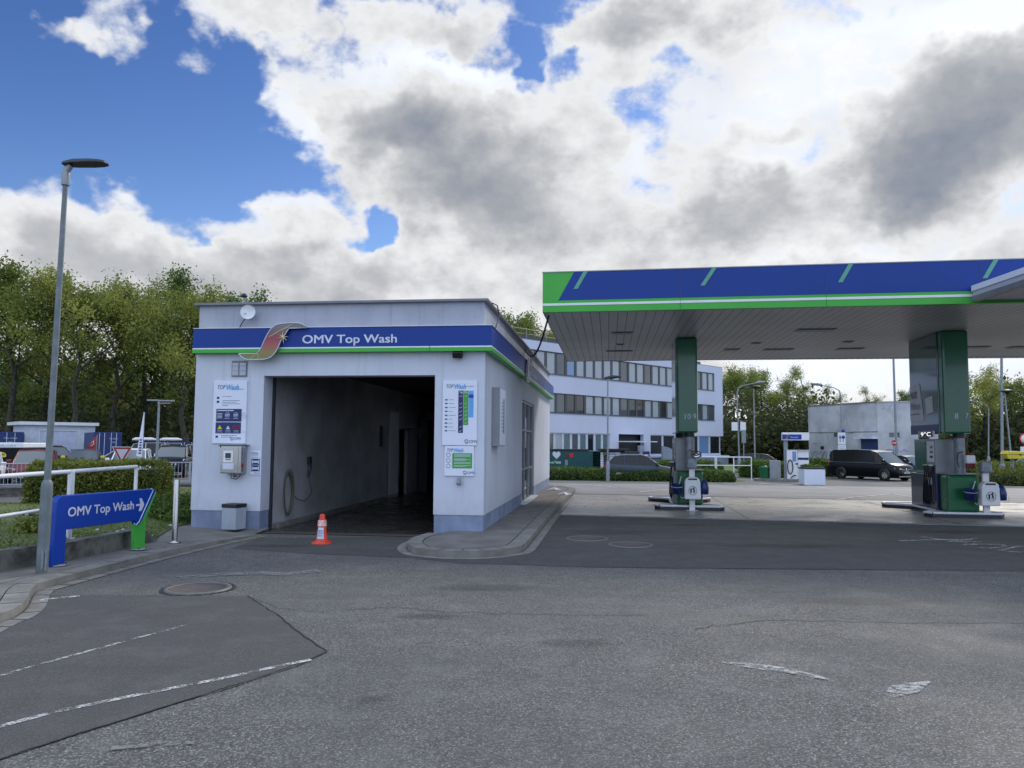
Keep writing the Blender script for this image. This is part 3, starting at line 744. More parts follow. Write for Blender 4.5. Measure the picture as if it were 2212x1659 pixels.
gcp = [(g.uniform(-7.9, -5.85), g.uniform(15.2, 19.5)) for _ in range(60)]
tag(leaves([(x, y, lz(x, y)+.10) for x, y in gcp], 330, np.array([.16, .18, .10]), .035, 6, name='ground_cover', m=M['hedge2']), 'dark leafy ground cover bed between the hedge and the wash building', 'ground cover', kind='stuff')
mb = MB()
for i in range(14):
    y = rnd.uniform(10.2, 14.5); x = xr_(y)-rnd.uniform(.05, 2.); mb.box(x, x+.05, y, y+.03, lz(x, y)+.03, lz(x, y)+.05)
tag(mb.build('fallen_petals', M['letter']), 'scattered pale litter and petals on the lawn', 'petals', kind='stuff')
# magpie
b = pt(57, 1122, .3); t = thing('magpie', 'small black and white magpie standing on the lawn left of the lamp post', 'bird', (b.x, b.y, .30), R(200))
mb = MB(); mb.tube([(-.09, 0, .075), (-.05, 0, .08), (0, 0, .085), (.05, 0, .10), (.08, 0, .135), (.105, 0, .145), (.125, 0, .142)], [.01, .03, .042, .036, .02, .020, .004], 10)
mb.tube([(-.07, 0, .08), (-.14, 0, .07), (-.24, 0, .055)], [.018, .014, .008], 6)
mb.build('body', M['black'], t)
mb = MB(); mb.tube([(-.03, 0, .07), (.01, 0, .072), (.045, 0, .08)], [.02, .042, .02], 8); mb.tube([(-.03, .036, .09), (.02, .038, .095)], [.008, .014], 6); mb.build('white_belly', M['letter'], t)
for sy in (-1, 1): MB().tube([(.005, sy*.012, .05), (.005, sy*.014, 0)], .003, 5).build('leg', M['rubber'], t)
MB().tube([(.12, 0, .142), (.145, 0, .136)], [.006, .002], 5).build('beak', M['rubber'], t)
# ---------------------------------------------------------------- wash building
A = pt(1044, 1148, .10); A.z = 0
WA = R(-7.2); W = Fr(A, WA)
wx0 = W.P(410, 1145)[0]; oxl = W.P(568, 900)[0]; oxr = W.P(938, 950)[0]; otop = W.P(760, 811)[1]
HT = W.P(1054, 651)[1]; LEN = W.S(1187, 1000)[0]
bz = [W.P(1054, y)[1] for y in (759.5, 751.5, 748.5, 705.2)]
PZ = W.P(1043, 1113.5)[1]
print('patch', W.S(862, 950, ix0_)[0] if False else 0); print('WASH', A, wx0, oxl, oxr, otop, HT, LEN, bz, PZ)
WB = thing('car_wash_building', 'white rendered car wash hall with blue and green fascia and open drive-in bay', 'building', tuple(A), WA)
WB['label'] = 'long white flat-roofed car wash hall with blue and green band and an open bay'
def B(name, m, *boxes, parent=WB, bevel=0.):
    mb = MB()
    for b_ in boxes: mb.box(*b_)
    return mb.build(name, m, parent, bevel)
gy0, _ = W.S(1127.5, 1000); gy1, _ = W.S(1153.5, 1000)
gz1 = W.S(1128, 862)[1]
print('glass', gy0, gy1, gz1)
th = .3
# walls: front with opening, sides, back; one mesh
mb = MB()
zt = bz[3]
mb.box(wx0, oxl, 0, .38, PZ, zt); mb.box(oxr, 0, 0, .38, PZ, zt); mb.box(oxl, oxr, 0, .38, otop, zt)
mb.box(wx0, wx0+th, .38, LEN, PZ, zt)
mb.box(-th, 0, .38, gy0, PZ, zt); mb.box(-th, 0, gy1, LEN, PZ, zt); mb.box(-th, 0, gy0, gy1, gz1, zt)
mb.box(wx0+th, -th, LEN-.3, LEN, -.1, zt)
mb.build('wall', M['wall'], WB)
mb = MB()
mb.box(wx0+.02, -.02, .02, LEN-.02, zt+.001, HT)
mb.build('parapet', M['wall_up'], WB)
mb = MB()
for x0, x1, y0, y1 in ((wx0, oxl, 0, .38), (oxr, 0, 0, .38), (wx0, wx0+th, .38, LEN), (-th, 0, .38, gy0), (-th, 0, gy1, LEN)):
    mb.box(x0+.012, x1-.012, y0+.012, y1+(.0 if y1 < 1 else -.012), -.3, PZ-.001)
mb.build('plinth', M['plinth'], WB)
B('roof_coping', M['coping'], (wx0-.05, .06, -.06, LEN+.05, HT+.001, HT+.05), bevel=.008)
# interior: tunnel
ix0, ix1 = oxl-.02, oxr+.35
mb = MB(); mb.box(ix0-.1, ix0, .38, 9.6, -.05, otop+.5); mb.box(ix0-.1, ix0, 9.6, 10.6, 2.1, otop+.5); mb.box(ix0-.1, ix0, 10.6, LEN-.3, -.05, otop+.5)
mb.build('tunnel_wall', M['inner'], WB)
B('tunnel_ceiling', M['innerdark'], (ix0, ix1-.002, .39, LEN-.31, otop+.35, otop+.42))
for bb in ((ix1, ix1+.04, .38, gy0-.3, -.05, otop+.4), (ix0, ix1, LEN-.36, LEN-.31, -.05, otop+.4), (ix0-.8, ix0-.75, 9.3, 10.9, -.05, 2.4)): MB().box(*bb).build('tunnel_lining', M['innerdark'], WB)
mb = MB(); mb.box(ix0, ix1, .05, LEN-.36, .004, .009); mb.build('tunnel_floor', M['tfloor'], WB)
B('tunnel_kerb', M['kerb'], (ix0, ix0+.14, .6, 8.0, .009, .09), (ix1-.9, ix1-.86, 5.4, 11, .01, .06))
B('threshold', M['asph_s'], (oxl, oxr, -.22, .05, .005, .012))
B('threshold_gap', M['joint'], (oxl, oxr, -.235, -.215, .006, .0125))
B('door_rail', M['darkmetal'], (oxl+.002, oxl+.05, .385, .43, .02, otop+.015)); B('door_rail', M['darkmetal'], (oxr-.05, oxr-.002, .385, .43, .02, otop+.015))
B('shutter_box', M['darkmetal'], (oxl, oxr, .385, .7, otop+.02, otop+.34))
# gantry inside
gt = thing('wash_gantry', 'dark wash gantry with brush arm standing deep inside the open bay', 'wash machine', tuple(W.w((ix0+ix1)/2, 12.2)), WA)
mb = MB(); hw = (ix1-ix0)/2-.2
for s_ in (-1, 1): mb.box(s_*hw-.16, s_*hw+.16, -.3, .5, .0, 2.55)
mb.box(-hw, hw, -.2, .4, 2.45, 2.75); mb.build('frame', M['darkmetal'], gt, bevel=.02)
mb = MB(); mb.lathe([(.05, -hw+.2), (.28, -hw+.22), (.28, hw-.22), (.05, hw-.2)], 18, (0, 0, 2.2), axis='X'); mb.build('top_brush', M['darkmetal'], gt)
for s_ in (-1, 1):
    MB().lathe([(.05, .2), (.34, .25), (.34, 2.0), (.05, 2.05)], 18, (s_*(hw-.45), .3, 0)).build('side_brush', M['darkmetal'], gt)
mb = MB(); mb.box(-hw-.1, -hw+.6, -2.2, -2.12, 2.05, 2.13); mb.plate([(-hw+.25, 2.05), (-hw+.55, 2.05), (-hw+.35, 1.8)], -2.2, -2.13); mb.build('spray_arm', M['darkmetal'], gt)
# hose on the tunnel wall
hp = W.S(665, 985, ix0); hb = W.S(620, 1040, ix0)
M['hose'] = mat('hose_brown', (.13, .12, .095), .6)
hs = thing('hose_reel', 'coiled wash hose hanging on the left wall inside the bay', 'hose', tuple(W.w(ix0, hb[0], .62)), WA)
mb = MB()
for k in range(4):
    rr_ = .22+.014*k; mb.tube([(.03+.01*k, math.cos(a)*rr_*.85, math.sin(a)*rr_*1.75+.015*k) for a in np.linspace(0, 2*math.pi, 28)], .009, 6, cap=False)
mb.build('coil', M['hose'], hs)
dy = hp[0]-hb[0]
MB().tube([(.04, .2, .0), (.05, .4, -.12), (.06, .8, -.20), (.06, 1.2, -.05), (.05, dy-.1, .5)], .008, 6).build('loose_hose', M['hose'], hs)
mb = MB(); mb.box(.0, .07, dy-.05, dy+.07, .58, .74); mb.tube([(.06, dy, .62), (.10, dy-.06, .48), (.08, dy-.12, .32)], .02, 8); mb.build('spray_gun', M['darkmetal'], hs)
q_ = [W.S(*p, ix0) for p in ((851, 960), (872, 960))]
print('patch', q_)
MB().box(ix0+.001, ix0+.012, q_[0][0]-.5, 9.55, .12, 2.6).build('painted_light_patch', M['white'], WB)  # white sheet painted in for the patch of light on the bay wall
sb = W.S(822, 895, ix0)
tag(MB().box(0, .06, -.06, .06, -.30, .30).build('switch_panel', M['darkmetal'], bevel=.01), 'narrow dark control panel on the left wall inside the bay', 'control panel').matrix_world = Matrix.Translation(W.w(ix0, sb[0], 1.85)) @ Matrix.Rotation(WA, 4, 'Z')
# side glass doors
mb = MB(); fy = .06
n_ = 3; ww = (gy1-gy0)/n_
for i in range(n_+1): mb.box(-.12, -.04, gy0+i*ww-.03, gy0+i*ww+.03, .1, gz1)
for z in (.1, .95, 2.0, gz1-.06): mb.box(-.115, -.045, gy0+.03, gy1-.03, z, z+.05)
gf = mb.build('glass_door', M['greymetal'], WB, .0)
MB().add([(-.08, gy0+.03, .15), (-.08, gy1-.03, .15), (-.08, gy1-.03, gz1-.06), (-.08, gy0+.03, gz1-.06)], [(0, 1, 2, 3)]).build('pane', M['clear'], gf)
B('sill', M['wframew'], (-.16, .12, gy0-.05, gy1+.05, .06, .13))
# fascia band
x0b = W.P(418, 740, -.12)[0]
for nm, z0, z1, m_, pr in (('fascia_green', bz[0], bz[1], M['green'], .15), ('fascia_line', bz[1]+.001, bz[2], M['white'], .145), ('fascia_blue', bz[2]+.001, bz[3], M['bandblue'], .14)):
    mb = MB(); mb.box(x0b, pr, -pr, -.001, z0, z1); mb.box(.001, pr, .001, LEN+.1, z0, z1); mb.box(x0b, wx0-.001, .001, 3., z0, z1)
    mb.build(nm, m_, WB)
B('fascia_cap', M['white'], (x0b, .155, -.155, LEN+.1, bz[3]+.001, bz[3]+.012))
mb = MB(); xj = W.P(1193, 750, -.16)[0]
for fx in (-1.0,): mb.box(fx-.003, fx+.003, -.1525, -.1, bz[0], bz[2]+.02)
mb.build('fascia_joint', M['joint'], WB)
# lettering on the fascia
tx0, tz0 = W.P(653, 741.5, -.15); tx1, tz1 = W.P(857, 721.5, -.15)
text('OMV Top Wash', WB, tx0, -.142, tz0, tz1-tz0, M['letter'], w=tx1-tx0, bold=.008)
# ribbon emblem
def ribbonsign(o, fr_pts, lab, name='ribbon_emblem'):
    pass
rp = [(593, 725), (615, 750), (640, 772), (680, 786), (780, 788), (870, 785), (915, 774), (950, 752), (980, 720), (1005, 680), (1025, 640), (1045, 590), (1072, 545), (1098, 510), (1118, 475), (1140, 450), (1322, 447), (1310, 425), (1280, 405), (1240, 393), (1180, 390), (1100, 396), (1040, 402), (990, 416), (945, 452), (915, 492), (890, 540), (860, 600), (840, 650), (815, 692), (788, 723)]
cv = lambda x, y: ((720+x/2.7657)/1.8083, (1120+y/2.765)/1.8083)
rq = [W.P(*cv(x, y), -.2) for x, y in rp]
cxr = sum(p[0] for p in rq)/len(rq); czr = sum(p[1] for p in rq)/len(rq)
def make_ribbon(label, loc, rot):
    t = thing('ribbon_emblem', label, 'emblem', loc, rot)
    mb = MB(); q = [(x-cxr, z-czr) for x, z in rq]; mb.plate(q, -.02, .02); mb.build('panel', M['ribbon'], t)
    MB().tube([(x, -.022, z) for x, z in q]+[(q[0][0], -.022, q[0][1])], .009, 6, cap=False).build('edge_trim', M['letter'], t)
    def L(x, y): a = W.P(*cv(x, y), -.2); return (a[0]-cxr, -.026, a[1]-czr)
    mb = MB()
    mb.tube([L(915, 545), L(970, 520), L(1030, 482)], [.002, .007, .004], 5); mb.tube([L(975, 510), L(1050, 470), L(1120, 440), L(1195, 395)], [.002, .008, .007, .003], 5)
    mb.tube([L(800, 725), L(808, 770)], .005, 5); mb.tube([L(795, 725), L(710, 785)], .004, 5)
    mb.build('fold_lines', M['cream'], t)
    c0 = L(1072, 548); mb = MB(); star = []
    lens = [70, 30, 62, 28, 92, 30, 60, 28, 80, 28, 68, 26, 84, 28, 66, 30]
    for i, l in enumerate(lens):
        a = 2*math.pi*i/len(lens)+.12; r_ = (l if i % 2 == 0 else 17)/2.7657/1.8083/123; star.append((c0[0]+math.cos(a)*r_*1.0, c0[2]+math.sin(a)*r_))
    n__ = len(star); mb.add([(c0[0], -.05, c0[2])]+[(x, -.028, z) for x, z in star], [(0, 1+i, 1+(i+1) % n__) for i in range(n__)]); mb.build('star', M['cream'], t, fix=False)
    return t
make_ribbon('curled red and grey ribbon emblem with pale star on the front blue band', tuple(W.w(cxr, -.2, czr)), WA)
ry = W.S(1142, 760, .2)[0]
make_ribbon('ribbon emblem seen edge on, sticking out of the side blue band', tuple(W.w(.2, ry, czr)), WA+R(90))
tx = text('OMV Top Wash', WB, .142, ry+.9, tz0, tz1-tz0, M['letter'], w=tx1-tx0, bold=.008, face='X')
# ------- boards
def board(name, label, cat, x0, z0, x1, z1, y=-.03, th=.028, fr=W, m=None):
    t = thing(name, label, cat, tuple(fr.w((x0+x1)/2, y, z0)), fr.a)
    w_, h_ = (x1-x0)/2, z1-z0
    MB().box(-w_, w_, 0, th, 0, h_).build('panel', m or M['board'], t, .004)
    return t, w_, h_
def px2(fr, x, y, yy=-.03): return fr.P(x, y, yy)
c8 = lambda x, y: ((800+x/3.688)/1.8083, (1450+y/3.687)/1.8083)
c17 = lambda x, y: ((1700+x/3.318)/1.8083, (1450+y/3.318)/1.8083)
def omv_logo(t, x, z, h):   # small ring mark + letters, x = left edge
    mb = MB(); rr_ = h*.62
    mb.tube([(x+rr_+math.cos(a)*rr_, -.004, z+h*.5+math.sin(a)*rr_) for a in np.linspace(-2.2, 3.2, 16)], h*.09, 5); mb.tube([(x+rr_*.4, -.004, z+h*.1), (x+rr_, -.004, z+h*.5)], h*.09, 5)
    mb.build('ring_mark', M['navy'], t); text('OMV', t, x+rr_*2.6, -.001, z, h, M['navy'], w=h*2.7)
def topwash(t, x, z, h, s=1.):
    text('TOP', t, x, -.001, z, h*.8, M['navy'], shear=.25, bold=.0, w=h*1.55*s); text('Wash', t, x+h*1.75*s, -.001, z-h*.12, h, M['sky_b'], shear=.25, bold=.01, w=h*2.5*s)
# left big board
a0 = W.P(*c8(140, 138), -.03); a1 = W.P(*c8(590, 1045), -.03); b0 = W.P(*c8(95, 1040), -.03)
X0, X1, Z0, Z1 = (a0[0]+b0[0])/2, (W.P(*c8(615, 140), -.03)[0]+W.P(*c8(578, 1045), -.03)[0])/2, b0[1], a0[1]
t, w_, h_ = board('instruction_board', 'tall white instruction board with navy lower panels left of the bay', 'board', X0, Z0, X1, Z1)
topwash(t, -w_+.08, h_-.16, .10); text('Provoz a obsluha', t, w_-.30, -.001, h_-.17, .022, M['ink'], w=.24)
mb = MB(); mi = MB(); z = h_-.30
for grp in (1, 4, 2, 3, 3, 2, 2):
    mi.box(-w_+.07, -w_+.12, -.003, 0, z-.045, z-.005)
    for k in range(grp): mb.box(-w_+.18, w_-(.09+.13*rnd.random()+(.15 if k == grp-1 else 0)), -.002, 0, z-.006, z+.003); z -= .031
    z -= .045
mb.build('text_lines', M['ink'], t); mi.build('pictogram', M['navy'], t)
mb = MB(); mb.box(-w_+.07, w_-.09, -.004, 0, .415, .655); mb.box(-w_+.065, w_-.095, -.004, 0, .19, .40); mb.build('navy_panel', M['navy'], t)
mb = MB()
for i in range(3): cx_ = -.04+.17*i; mb.tube([(cx_+math.cos(a)*.042, -.006, .54+math.sin(a)*.042) for a in np.linspace(0, 6.28, 16)], .005, 4, cap=False); mb.box(cx_-.028, cx_+.028, -.007, -.004, .53, .55); mb.box(cx_-.05, cx_+.05, -.006, -.004, .47, .476)
for k in range(4): mb.box(-w_+.09, -w_+.19, -.006, -.004, .48+.027*k, .49+.027*k)
mb.box(-w_+.09, w_-.25, -.006, -.004, .615, .633)
for i in range(4): cx_ = -w_+.15+.165*i; mb.box(cx_-.05, cx_+.05, -.006, -.004, .235, .243); mb.box(cx_-.06, cx_+.06, -.006, -.004, .212, .216)
mb.build('white_symbols', M['letter'], t)
MB().plate([(-w_+.105, .27), (-w_+.195, .27), (-w_+.15, .345)], -.008, -.004).build('warning_triangle', M['yellow'], t)
MB().plate([(-w_+.275, .27), (-w_+.355, .27), (-w_+.315, .34)], -.008, -.004).build('white_triangle', M['letter'], t)
mb = MB()
for cx_ in (-w_+.445, -w_+.525): mb.tube([(cx_+math.cos(a)*.032, -.007, .305+math.sin(a)*.032) for a in np.linspace(0, 6.28, 14)], .007, 4, cap=False)
mb.build('red_ring', M['red'], t)
omv_logo(t, w_-.30, .07, .05)
# programme board right
P0 = W.P(*c17(88, 960), -.03); P1 = W.P(*c17(545, 125), -.03)
t, w_, h_ = board('programme_board', 'large white wash programme board with navy, green and blue columns right of the bay', 'board', P0[0], P0[1], P1[0], P1[1])
KX, KZ = 2*w_/457., h_/835.
def bx_(mb, x0, y0, x1, y1, d=.003): mb.box(-w_+(x0-88)*KX, -w_+(x1-88)*KX, -d, 0, h_-(y1-125)*KZ, h_-(y0-125)*KZ)
topwash(t, -w_+.07, h_-.13, .085); text('Mycí program', t, -w_+(372-88)*KX, -.001, h_-(203-125)*KZ, .03, M['ink'], w=130*KX)
mb = MB(); bx_(mb, 298, 250, 362, 798); mb.build('navy_column', M['navy'], t)
mb = MB(); bx_(mb, 366, 252, 431, 697); mb.build('green_column', M['lgreen'], t)
mb = MB(); bx_(mb, 435, 252, 499, 597); mb.build('blue_column', M['sky_b'], t)
mb = MB(); bx_(mb, 435, 302, 499, 346, .005); mb.build('blue_header', M['blue'], t)
text('Top', t, -w_+(311-88)*KX, -.004, h_-(285-125)*KZ, .042, M['letter'], bold=.02, w=44*KX); text('Pro', t, -w_+(378-88)*KX, -.004, h_-(287-125)*KZ, .042, M['letter'], bold=.02, w=44*KX)
mb = MB()
for y in (422, 471, 523, 573, 623, 722, 773):
    for x, ok in ((329, 1), (396, y < 700)):
        if ok: xx = -w_+(x-88)*KX; zz = h_-(y-125)*KZ; mb.tube([(xx-.02, -.007, zz), (xx-.008, -.007, zz-.014), (xx+.022, -.007, zz+.014)], .006, 4)
xx = -w_+(396-88)*KX; zz = h_-(673-125)*KZ; mb.tube([(xx-.02, -.007, zz), (xx-.008, -.007, zz-.014), (xx+.022, -.007, zz+.014)], .006, 4)
for i in range(5): bx_(mb, 308+i*10, 320, 315+i*10, 327, .006)
for i in range(3): bx_(mb, 385+i*10, 320, 392+i*10, 327, .006)
mb.build('tick_marks', M['letter'], t)
mb = MB(); mi = MB()
for y in (371, 418, 471, 520, 573, 622, 673, 722, 772): bx_(mi, 122, y-8, 155, y+8); bx_(mb, 172, y-3, 200+50*rnd.random()+20, y+2); 
mb.build('text_lines', M['ink'], t); mi.build('car_pictogram', M['navy'], t)
omv_logo(t, -w_+(386-88)*KX, h_-(928-125)*KZ, .055)
# small board with green panel
P0 = W.P(*c17(117, 1356), -.026); P1 = W.P(*c17(503, 968), -.026)
t, w_, h_ = board('notice_board', 'small white board with a green text panel under the programme board', 'board', P0[0], P0[1], P1[0], P1[1]-.004, -.026, .024)
topwash(t, -w_+.05, h_-.10, .07); K = 2*w_/386
MB().box(-w_+103*K, -w_+363*K, -.003, 0, h_-287*K, h_-92*K).build('green_panel', M['lgreen'], t)
mb = MB()
for y in (110, 122, 135, 165, 176, 188, 212, 225, 250, 262): mb.box(-w_+125*K, -w_+(345-60*(y in (165, 188, 262)))*K, -.005, -.003, h_-y*K-.004, h_-y*K+.003)
mb.build('text_lines', M['letter'], t)
mb = MB()
for y in (115, 187, 257): mb.tube([(-w_+52*K+math.cos(a)*.036, -.003, h_-y*K+math.sin(a)*.036) for a in np.linspace(0, 6.28, 16)], .004, 4, cap=False)
mb.build('ring_icon', M['ink'], t); omv_logo(t, -w_+246*K, h_-360*K, .05)
# small sticker by the terminal
P0 = W.P(*c8(648, 1492), -.012); P1 = W.P(*c8(815, 1148), -.012); 
t, w_, h_ = board('guide_sign', 'small white sign with two navy wheel diagrams between terminal and bay', 'sign', P0[0], P0[1], P1[0], P1[1], -.012, .01)
topwash(t, -w_+.02, h_-.05, .03)
MB().box(-w_+.02, w_-.02, -.003, 0, h_*.42, h_*.67).build('navy_panel', M['navy'], t); MB().box(-w_+.02, w_-.02, -.003, 0, h_*.15, h_*.40).build('navy_panel', M['navy'], t)
mb = MB()
for zz in (.545, .275):
    mb.box(-.05, .05, -.005, -.003, h_*zz-.02, h_*zz+.02); mb.box(-.075, -.055, -.005, -.003, h_*zz-.04, h_*zz+.04); mb.box(.055, .075, -.005, -.003, h_*zz-.04, h_*zz+.04)
mb.build('wheel_diagram', M['letter'], t); omv_logo(t, w_-.12, .02, .024)
mb = MB()
for k in range(3): mb.box(-w_+.02, w_-.06, -.002, 0, h_*.72+.03*k, h_*.72+.03*k+.006)
mb.build('text_lines', M['ink'], t)
# payment terminal
P0 = W.P(*c8(222, 1472), -.22); P1 = W.P(*c8(570, 1055), -.22)
tt = thing('payment_terminal', 'stainless steel payment terminal box with keypad on the left pier', 'terminal', tuple(W.w((P0[0]+P1[0])/2-.02, 0, P0[1])), WA)
tw, thh = .205, P1[1]-P0[1]-.02
MB().box(-tw, tw, -.24, -.001, 0, thh).build('housing', M['steel'], tt, .012)
MB().box(-tw+.01, tw-.06, -.25, -.241, .02, thh-.03).build('door', M['steel'], tt, .004)
MB().box(-.14, .05, -.258, -.251, .21, thh-.10).build('keypad_panel', M['white'], tt, .003)
MB().box(-.10, .01, -.263, -.2585, thh-.23, thh-.14).build('display', M['glassm'], tt)
mb = MB()
for i in range(3):
    for j in range(4): mb.box(-.085+i*.035, -.065+i*.035, -.263, -.2585, .25+j*.035, .27+j*.035)
mb.build('keys', M['navy'], tt)
MB().box(-.15, .07, -.255, -.2505, .08, .19).build('paper_label', M['letter'], tt)
mb = MB(); mb.box(-tw-.03, tw+.04, -.27, -.001, thh+.004, thh+.02); mb.plate_x([(-.27, thh+.003), (-.001, thh+.003), (-.001, thh-.14)], -tw-.028, -tw-.018); mb.build('hood', M['greymetal'], tt)
mb = MB(); mb.box(tw+.001, tw+.02, -.20, -.12, thh-.24, thh-.05); mb.box(tw+.002, tw+.012, -.16, -.14, thh-.50, thh-.36); mb.build('lock', M['galv'], tt)
MB().box(tw+.002, tw+.009, -.19, -.13, thh-.42, thh-.33).build('red_label', M['red'], tt)
mb = MB(); mb.tube([(-.06, -.10, 0), (-.04, -.12, -.09), (.05, -.12, -.11), (.10, -.08, -.06), (.12, -.06, 0)], .008, 6); mb.tube([(0, -.08, 0), (.0, -.1, -.07), (.06, -.1, -.04)], .012, 6); mb.build('cables', M['rubber'], tt)
# vent grille
P0 = W.P(*cv(508, 970), -.02); P1 = W.P(*cv(680, 798), -.02)
t, w_, h_ = board('vent_grille', 'square double louvred vent grille under the ribbon emblem', 'vent', P0[0], P0[1], P1[0], P1[1], -.02, .019, m=M['coping'])
mb = MB()
for s_ in (-1, 1):
    k = 0
    while .025+k*.024 < h_-.04: mb.box(min(s_*.015, s_*(w_-.02)), max(s_*.015, s_*(w_-.02)), -.014, 0, .025+k*.024, .037+k*.024); k += 1
mb.build('louvres', M['board'], t)
# satellite dish
dc = W.P(*cv(631, 275), -.30)
t = thing('satellite_dish', 'small round white antenna dish mounted on the left of the parapet', 'antenna dish', tuple(W.w(dc[0], 0, dc[1])), WA)
rr_ = .135
mb = MB(); prof = [(.001, 0)]+[(rr_*k/8, -.04*(k/8)**2) for k in range(1, 9)]+[(rr_*1.02, -.045), (rr_, -.03)]+[(rr_*k/8, -.04*(k/8)**2+.012) for k in range(7, 0, -1)]
mb.lathe(prof, 32, (0, -.16, 0), axis='Y'); d_ = mb.build('dish', M['white'], t); d_.rotation_euler = (R(-6), 0, R(14))
mb = MB(); mb.tube([(0, -.16, 0), (.01, -.24, 0)], .010, 8); mb.tube([(.01, -.23, 0), (.012, -.27, 0)], .02, 10); f_ = mb.build('feed_horn', M['white'], t)
mb = MB(); mb.box(-.05, .05, -.15, -.001, -.05, .05); mb.build('bracket', M['greymetal'], t)
MB().tube([(-.05, -.1, -.10), (-.13, -.04, -.15), (-.19, -.02, -.24), (-.20, -.02, dc[1]*-1+bz[3]-.05)], .009, 6).build('cable', M['rubber'], t)
# roof lamp, lightning rod
q = W.w(*[W.P(529, 655, 1.0)[0], 1.0], HT)
t = thing('roof_camera', 'black camera on a short post at the left of the roof', 'camera', tuple(q), WA)
MB().tube([(0, 0, 0), (0, 0, .37)], .018, 8).build('post', M['galv'], t)
mb = MB(); mb.lathe([(.01, .34), (.05, .35), (.06, .38), (.04, .43), (.01, .435)], 14, (-.02, 0, 0)); mb.box(-.10, .04, -.03, .03, .36, .40); mb.build('housing', M['black'], t, .01)
q = W.w(W.P(985, 650, 3.)[0], 3., HT)
t = thing('lightning_rod', 'thin lightning rod with cross bar on the roof', 'lightning rod', tuple(q), WA)
mb = MB(); mb.tube([(0, 0, 0), (0, 0, .62)], .008, 6); mb.tube([(-.13, 0, .22), (.15, 0, .22)], .007, 6); mb.tube([(.14, 0, .22), (.11, 0, 0)], .006, 6); mb.lathe([(.001, 0), (.03, 0), (.03, .0), (.02, .03)], 8, (.15, 0, .2)); mb.build('rod', M['galv'], t)
# flood light
q = W.P(988.5, 764, -.12)
t = thing('flood_light', 'small black flood light under the fascia above the bay corner', 'flood light', tuple(W.w(q[0], 0, q[1])), WA)
MB().box(-.09, .09, -.16, -.06, -.07, .04, R_=Matrix.Rotation(R(25), 3, 'X')).build('housing', M['black'], t, .008); MB().box(-.02, .02, -.08, -.001, .0, .05).build('bracket', M['black'], t)
# tap / sensor
q = W.P(991, 1040, -.05)
t = thing('key_switch', 'small grey device hanging under the green notice board', 'switch', tuple(W.w(q[0], 0, q[1])), WA)
MB().lathe([(.01, .09), (.03, .07), (.035, .0), (.042, -.02), (.042, -.06), (.01, -.065)], 14, (0, -.05, 0)).build('body', M['galv'], t); MB().tube([(0, -.03, .08), (0, -.005, .13)], .008, 6).build('cable', M['greymetal'], t)
# light box on the side wall
y0s, z1s = W.S(1062, 834, .02); y1s, _ = W.S(1084, 836, .2); z0s = W.S(1062, 966, .0)[1]
ya = W.S(1062, 900, 0)[0]; yb = ya+.75
zb_ = W.S(1062, 964, .0)[1]; zt_ = W.S(1062, 836, 0)[1]
t = thing('light_box', 'white flat light box with printed strip on the side wall', 'light box', tuple(W.w(0, ya, zb_)), WA)
MB().box(.001, .16, 0, yb-ya, 0, zt_-zb_).build('case', M['greymetal'], t, .01)
MB().box(.161, .17, .02, yb-ya-.02, .02, zt_-zb_-.02).build('front_panel', M['board'], t)
mb = MB(); hB = zt_-zb_; mb.box(.171, .174, .42, .55, .22*hB, .82*hB)
for k in range(9): mb.box(.171, .174, .2, .3, hB*(.25+.06*k), hB*(.25+.06*k)+.03)
mb.build('print', M['ink'], t); 
# corner seam line on side wall
B('seam', M['wall_up'], (.001, .006, .18, .19, PZ, bz[0]-.01))
# litter bin at the pier
P0 = W.P(478, 1151, -.30); P1 = W.P(520, 1089, -.30)
t = thing('litter_bin', 'square light grey litter bin with black lid standing against the left pier', 'litter bin', tuple(W.w((P0[0]+P1[0])/2+.0, -.19, .07)), WA-R(14))
hb_ = P1[1]-.07
MB().box(-.16, .16, -.14, .14, 0, hb_-.07).build('body', mat('bin_grey', (.34, .38, .44), .5, c2=(.30, .34, .40), scale=4), t, .006)
MB().box(-.17, .17, -.15, .15, hb_-.07, hb_).build('lid', M['black'], t, .012)
# traffic cone
c_ = pt(695, 1174, .0)
t = thing('traffic_cone', 'orange traffic cone with white notice standing in front of the open bay', 'traffic cone', tuple(c_), R(-4))
MB().lathe([(.17, .0), (.175, .012), (.165, .022), (.11, .045), (.095, .07), (.043, .47), (.035, .485), (.02, .487)], 28).build('cone', M['orange'], t)
MB().lathe([(.0775, .29), (.074, .292), (.0705, .385), (.066, .386)], 26).build('reflective_band', mat('band', (.62, .60, .60), .4, c2=(.6, .12, .08), scale=16, amt=.9), t)
mb = MB(); n_ = 16
for i in range(n_+1):
    a = -math.pi/2-.62+1.24*i/n_
    for k, z in enumerate((.085, .27)):
        r_ = .094-.128*(z-.07)+.006; mb.v.append((math.cos(a)*r_, math.sin(a)*r_, z+.006*((-1)**i)))
for i in range(n_): mb.f.append((2*i, 2*i+2, 2*i+3, 2*i+1)); mb.mi.append(0); mb.sm.append(True)
mb.build('notice', M['letter'], t, fix=False)
text('MIMO', t, -.055, -.093, .205, .028, M['ink'], w=.11, bold=.03, ext=.004); text('PROVOZ', t, -.056, -.096, .17, .022, M['ink'], w=.112, bold=.03, ext=.004)
MB().box(-.045, .045, -.103, -.098, .135, .143).build('small_print', M['ink'], t)
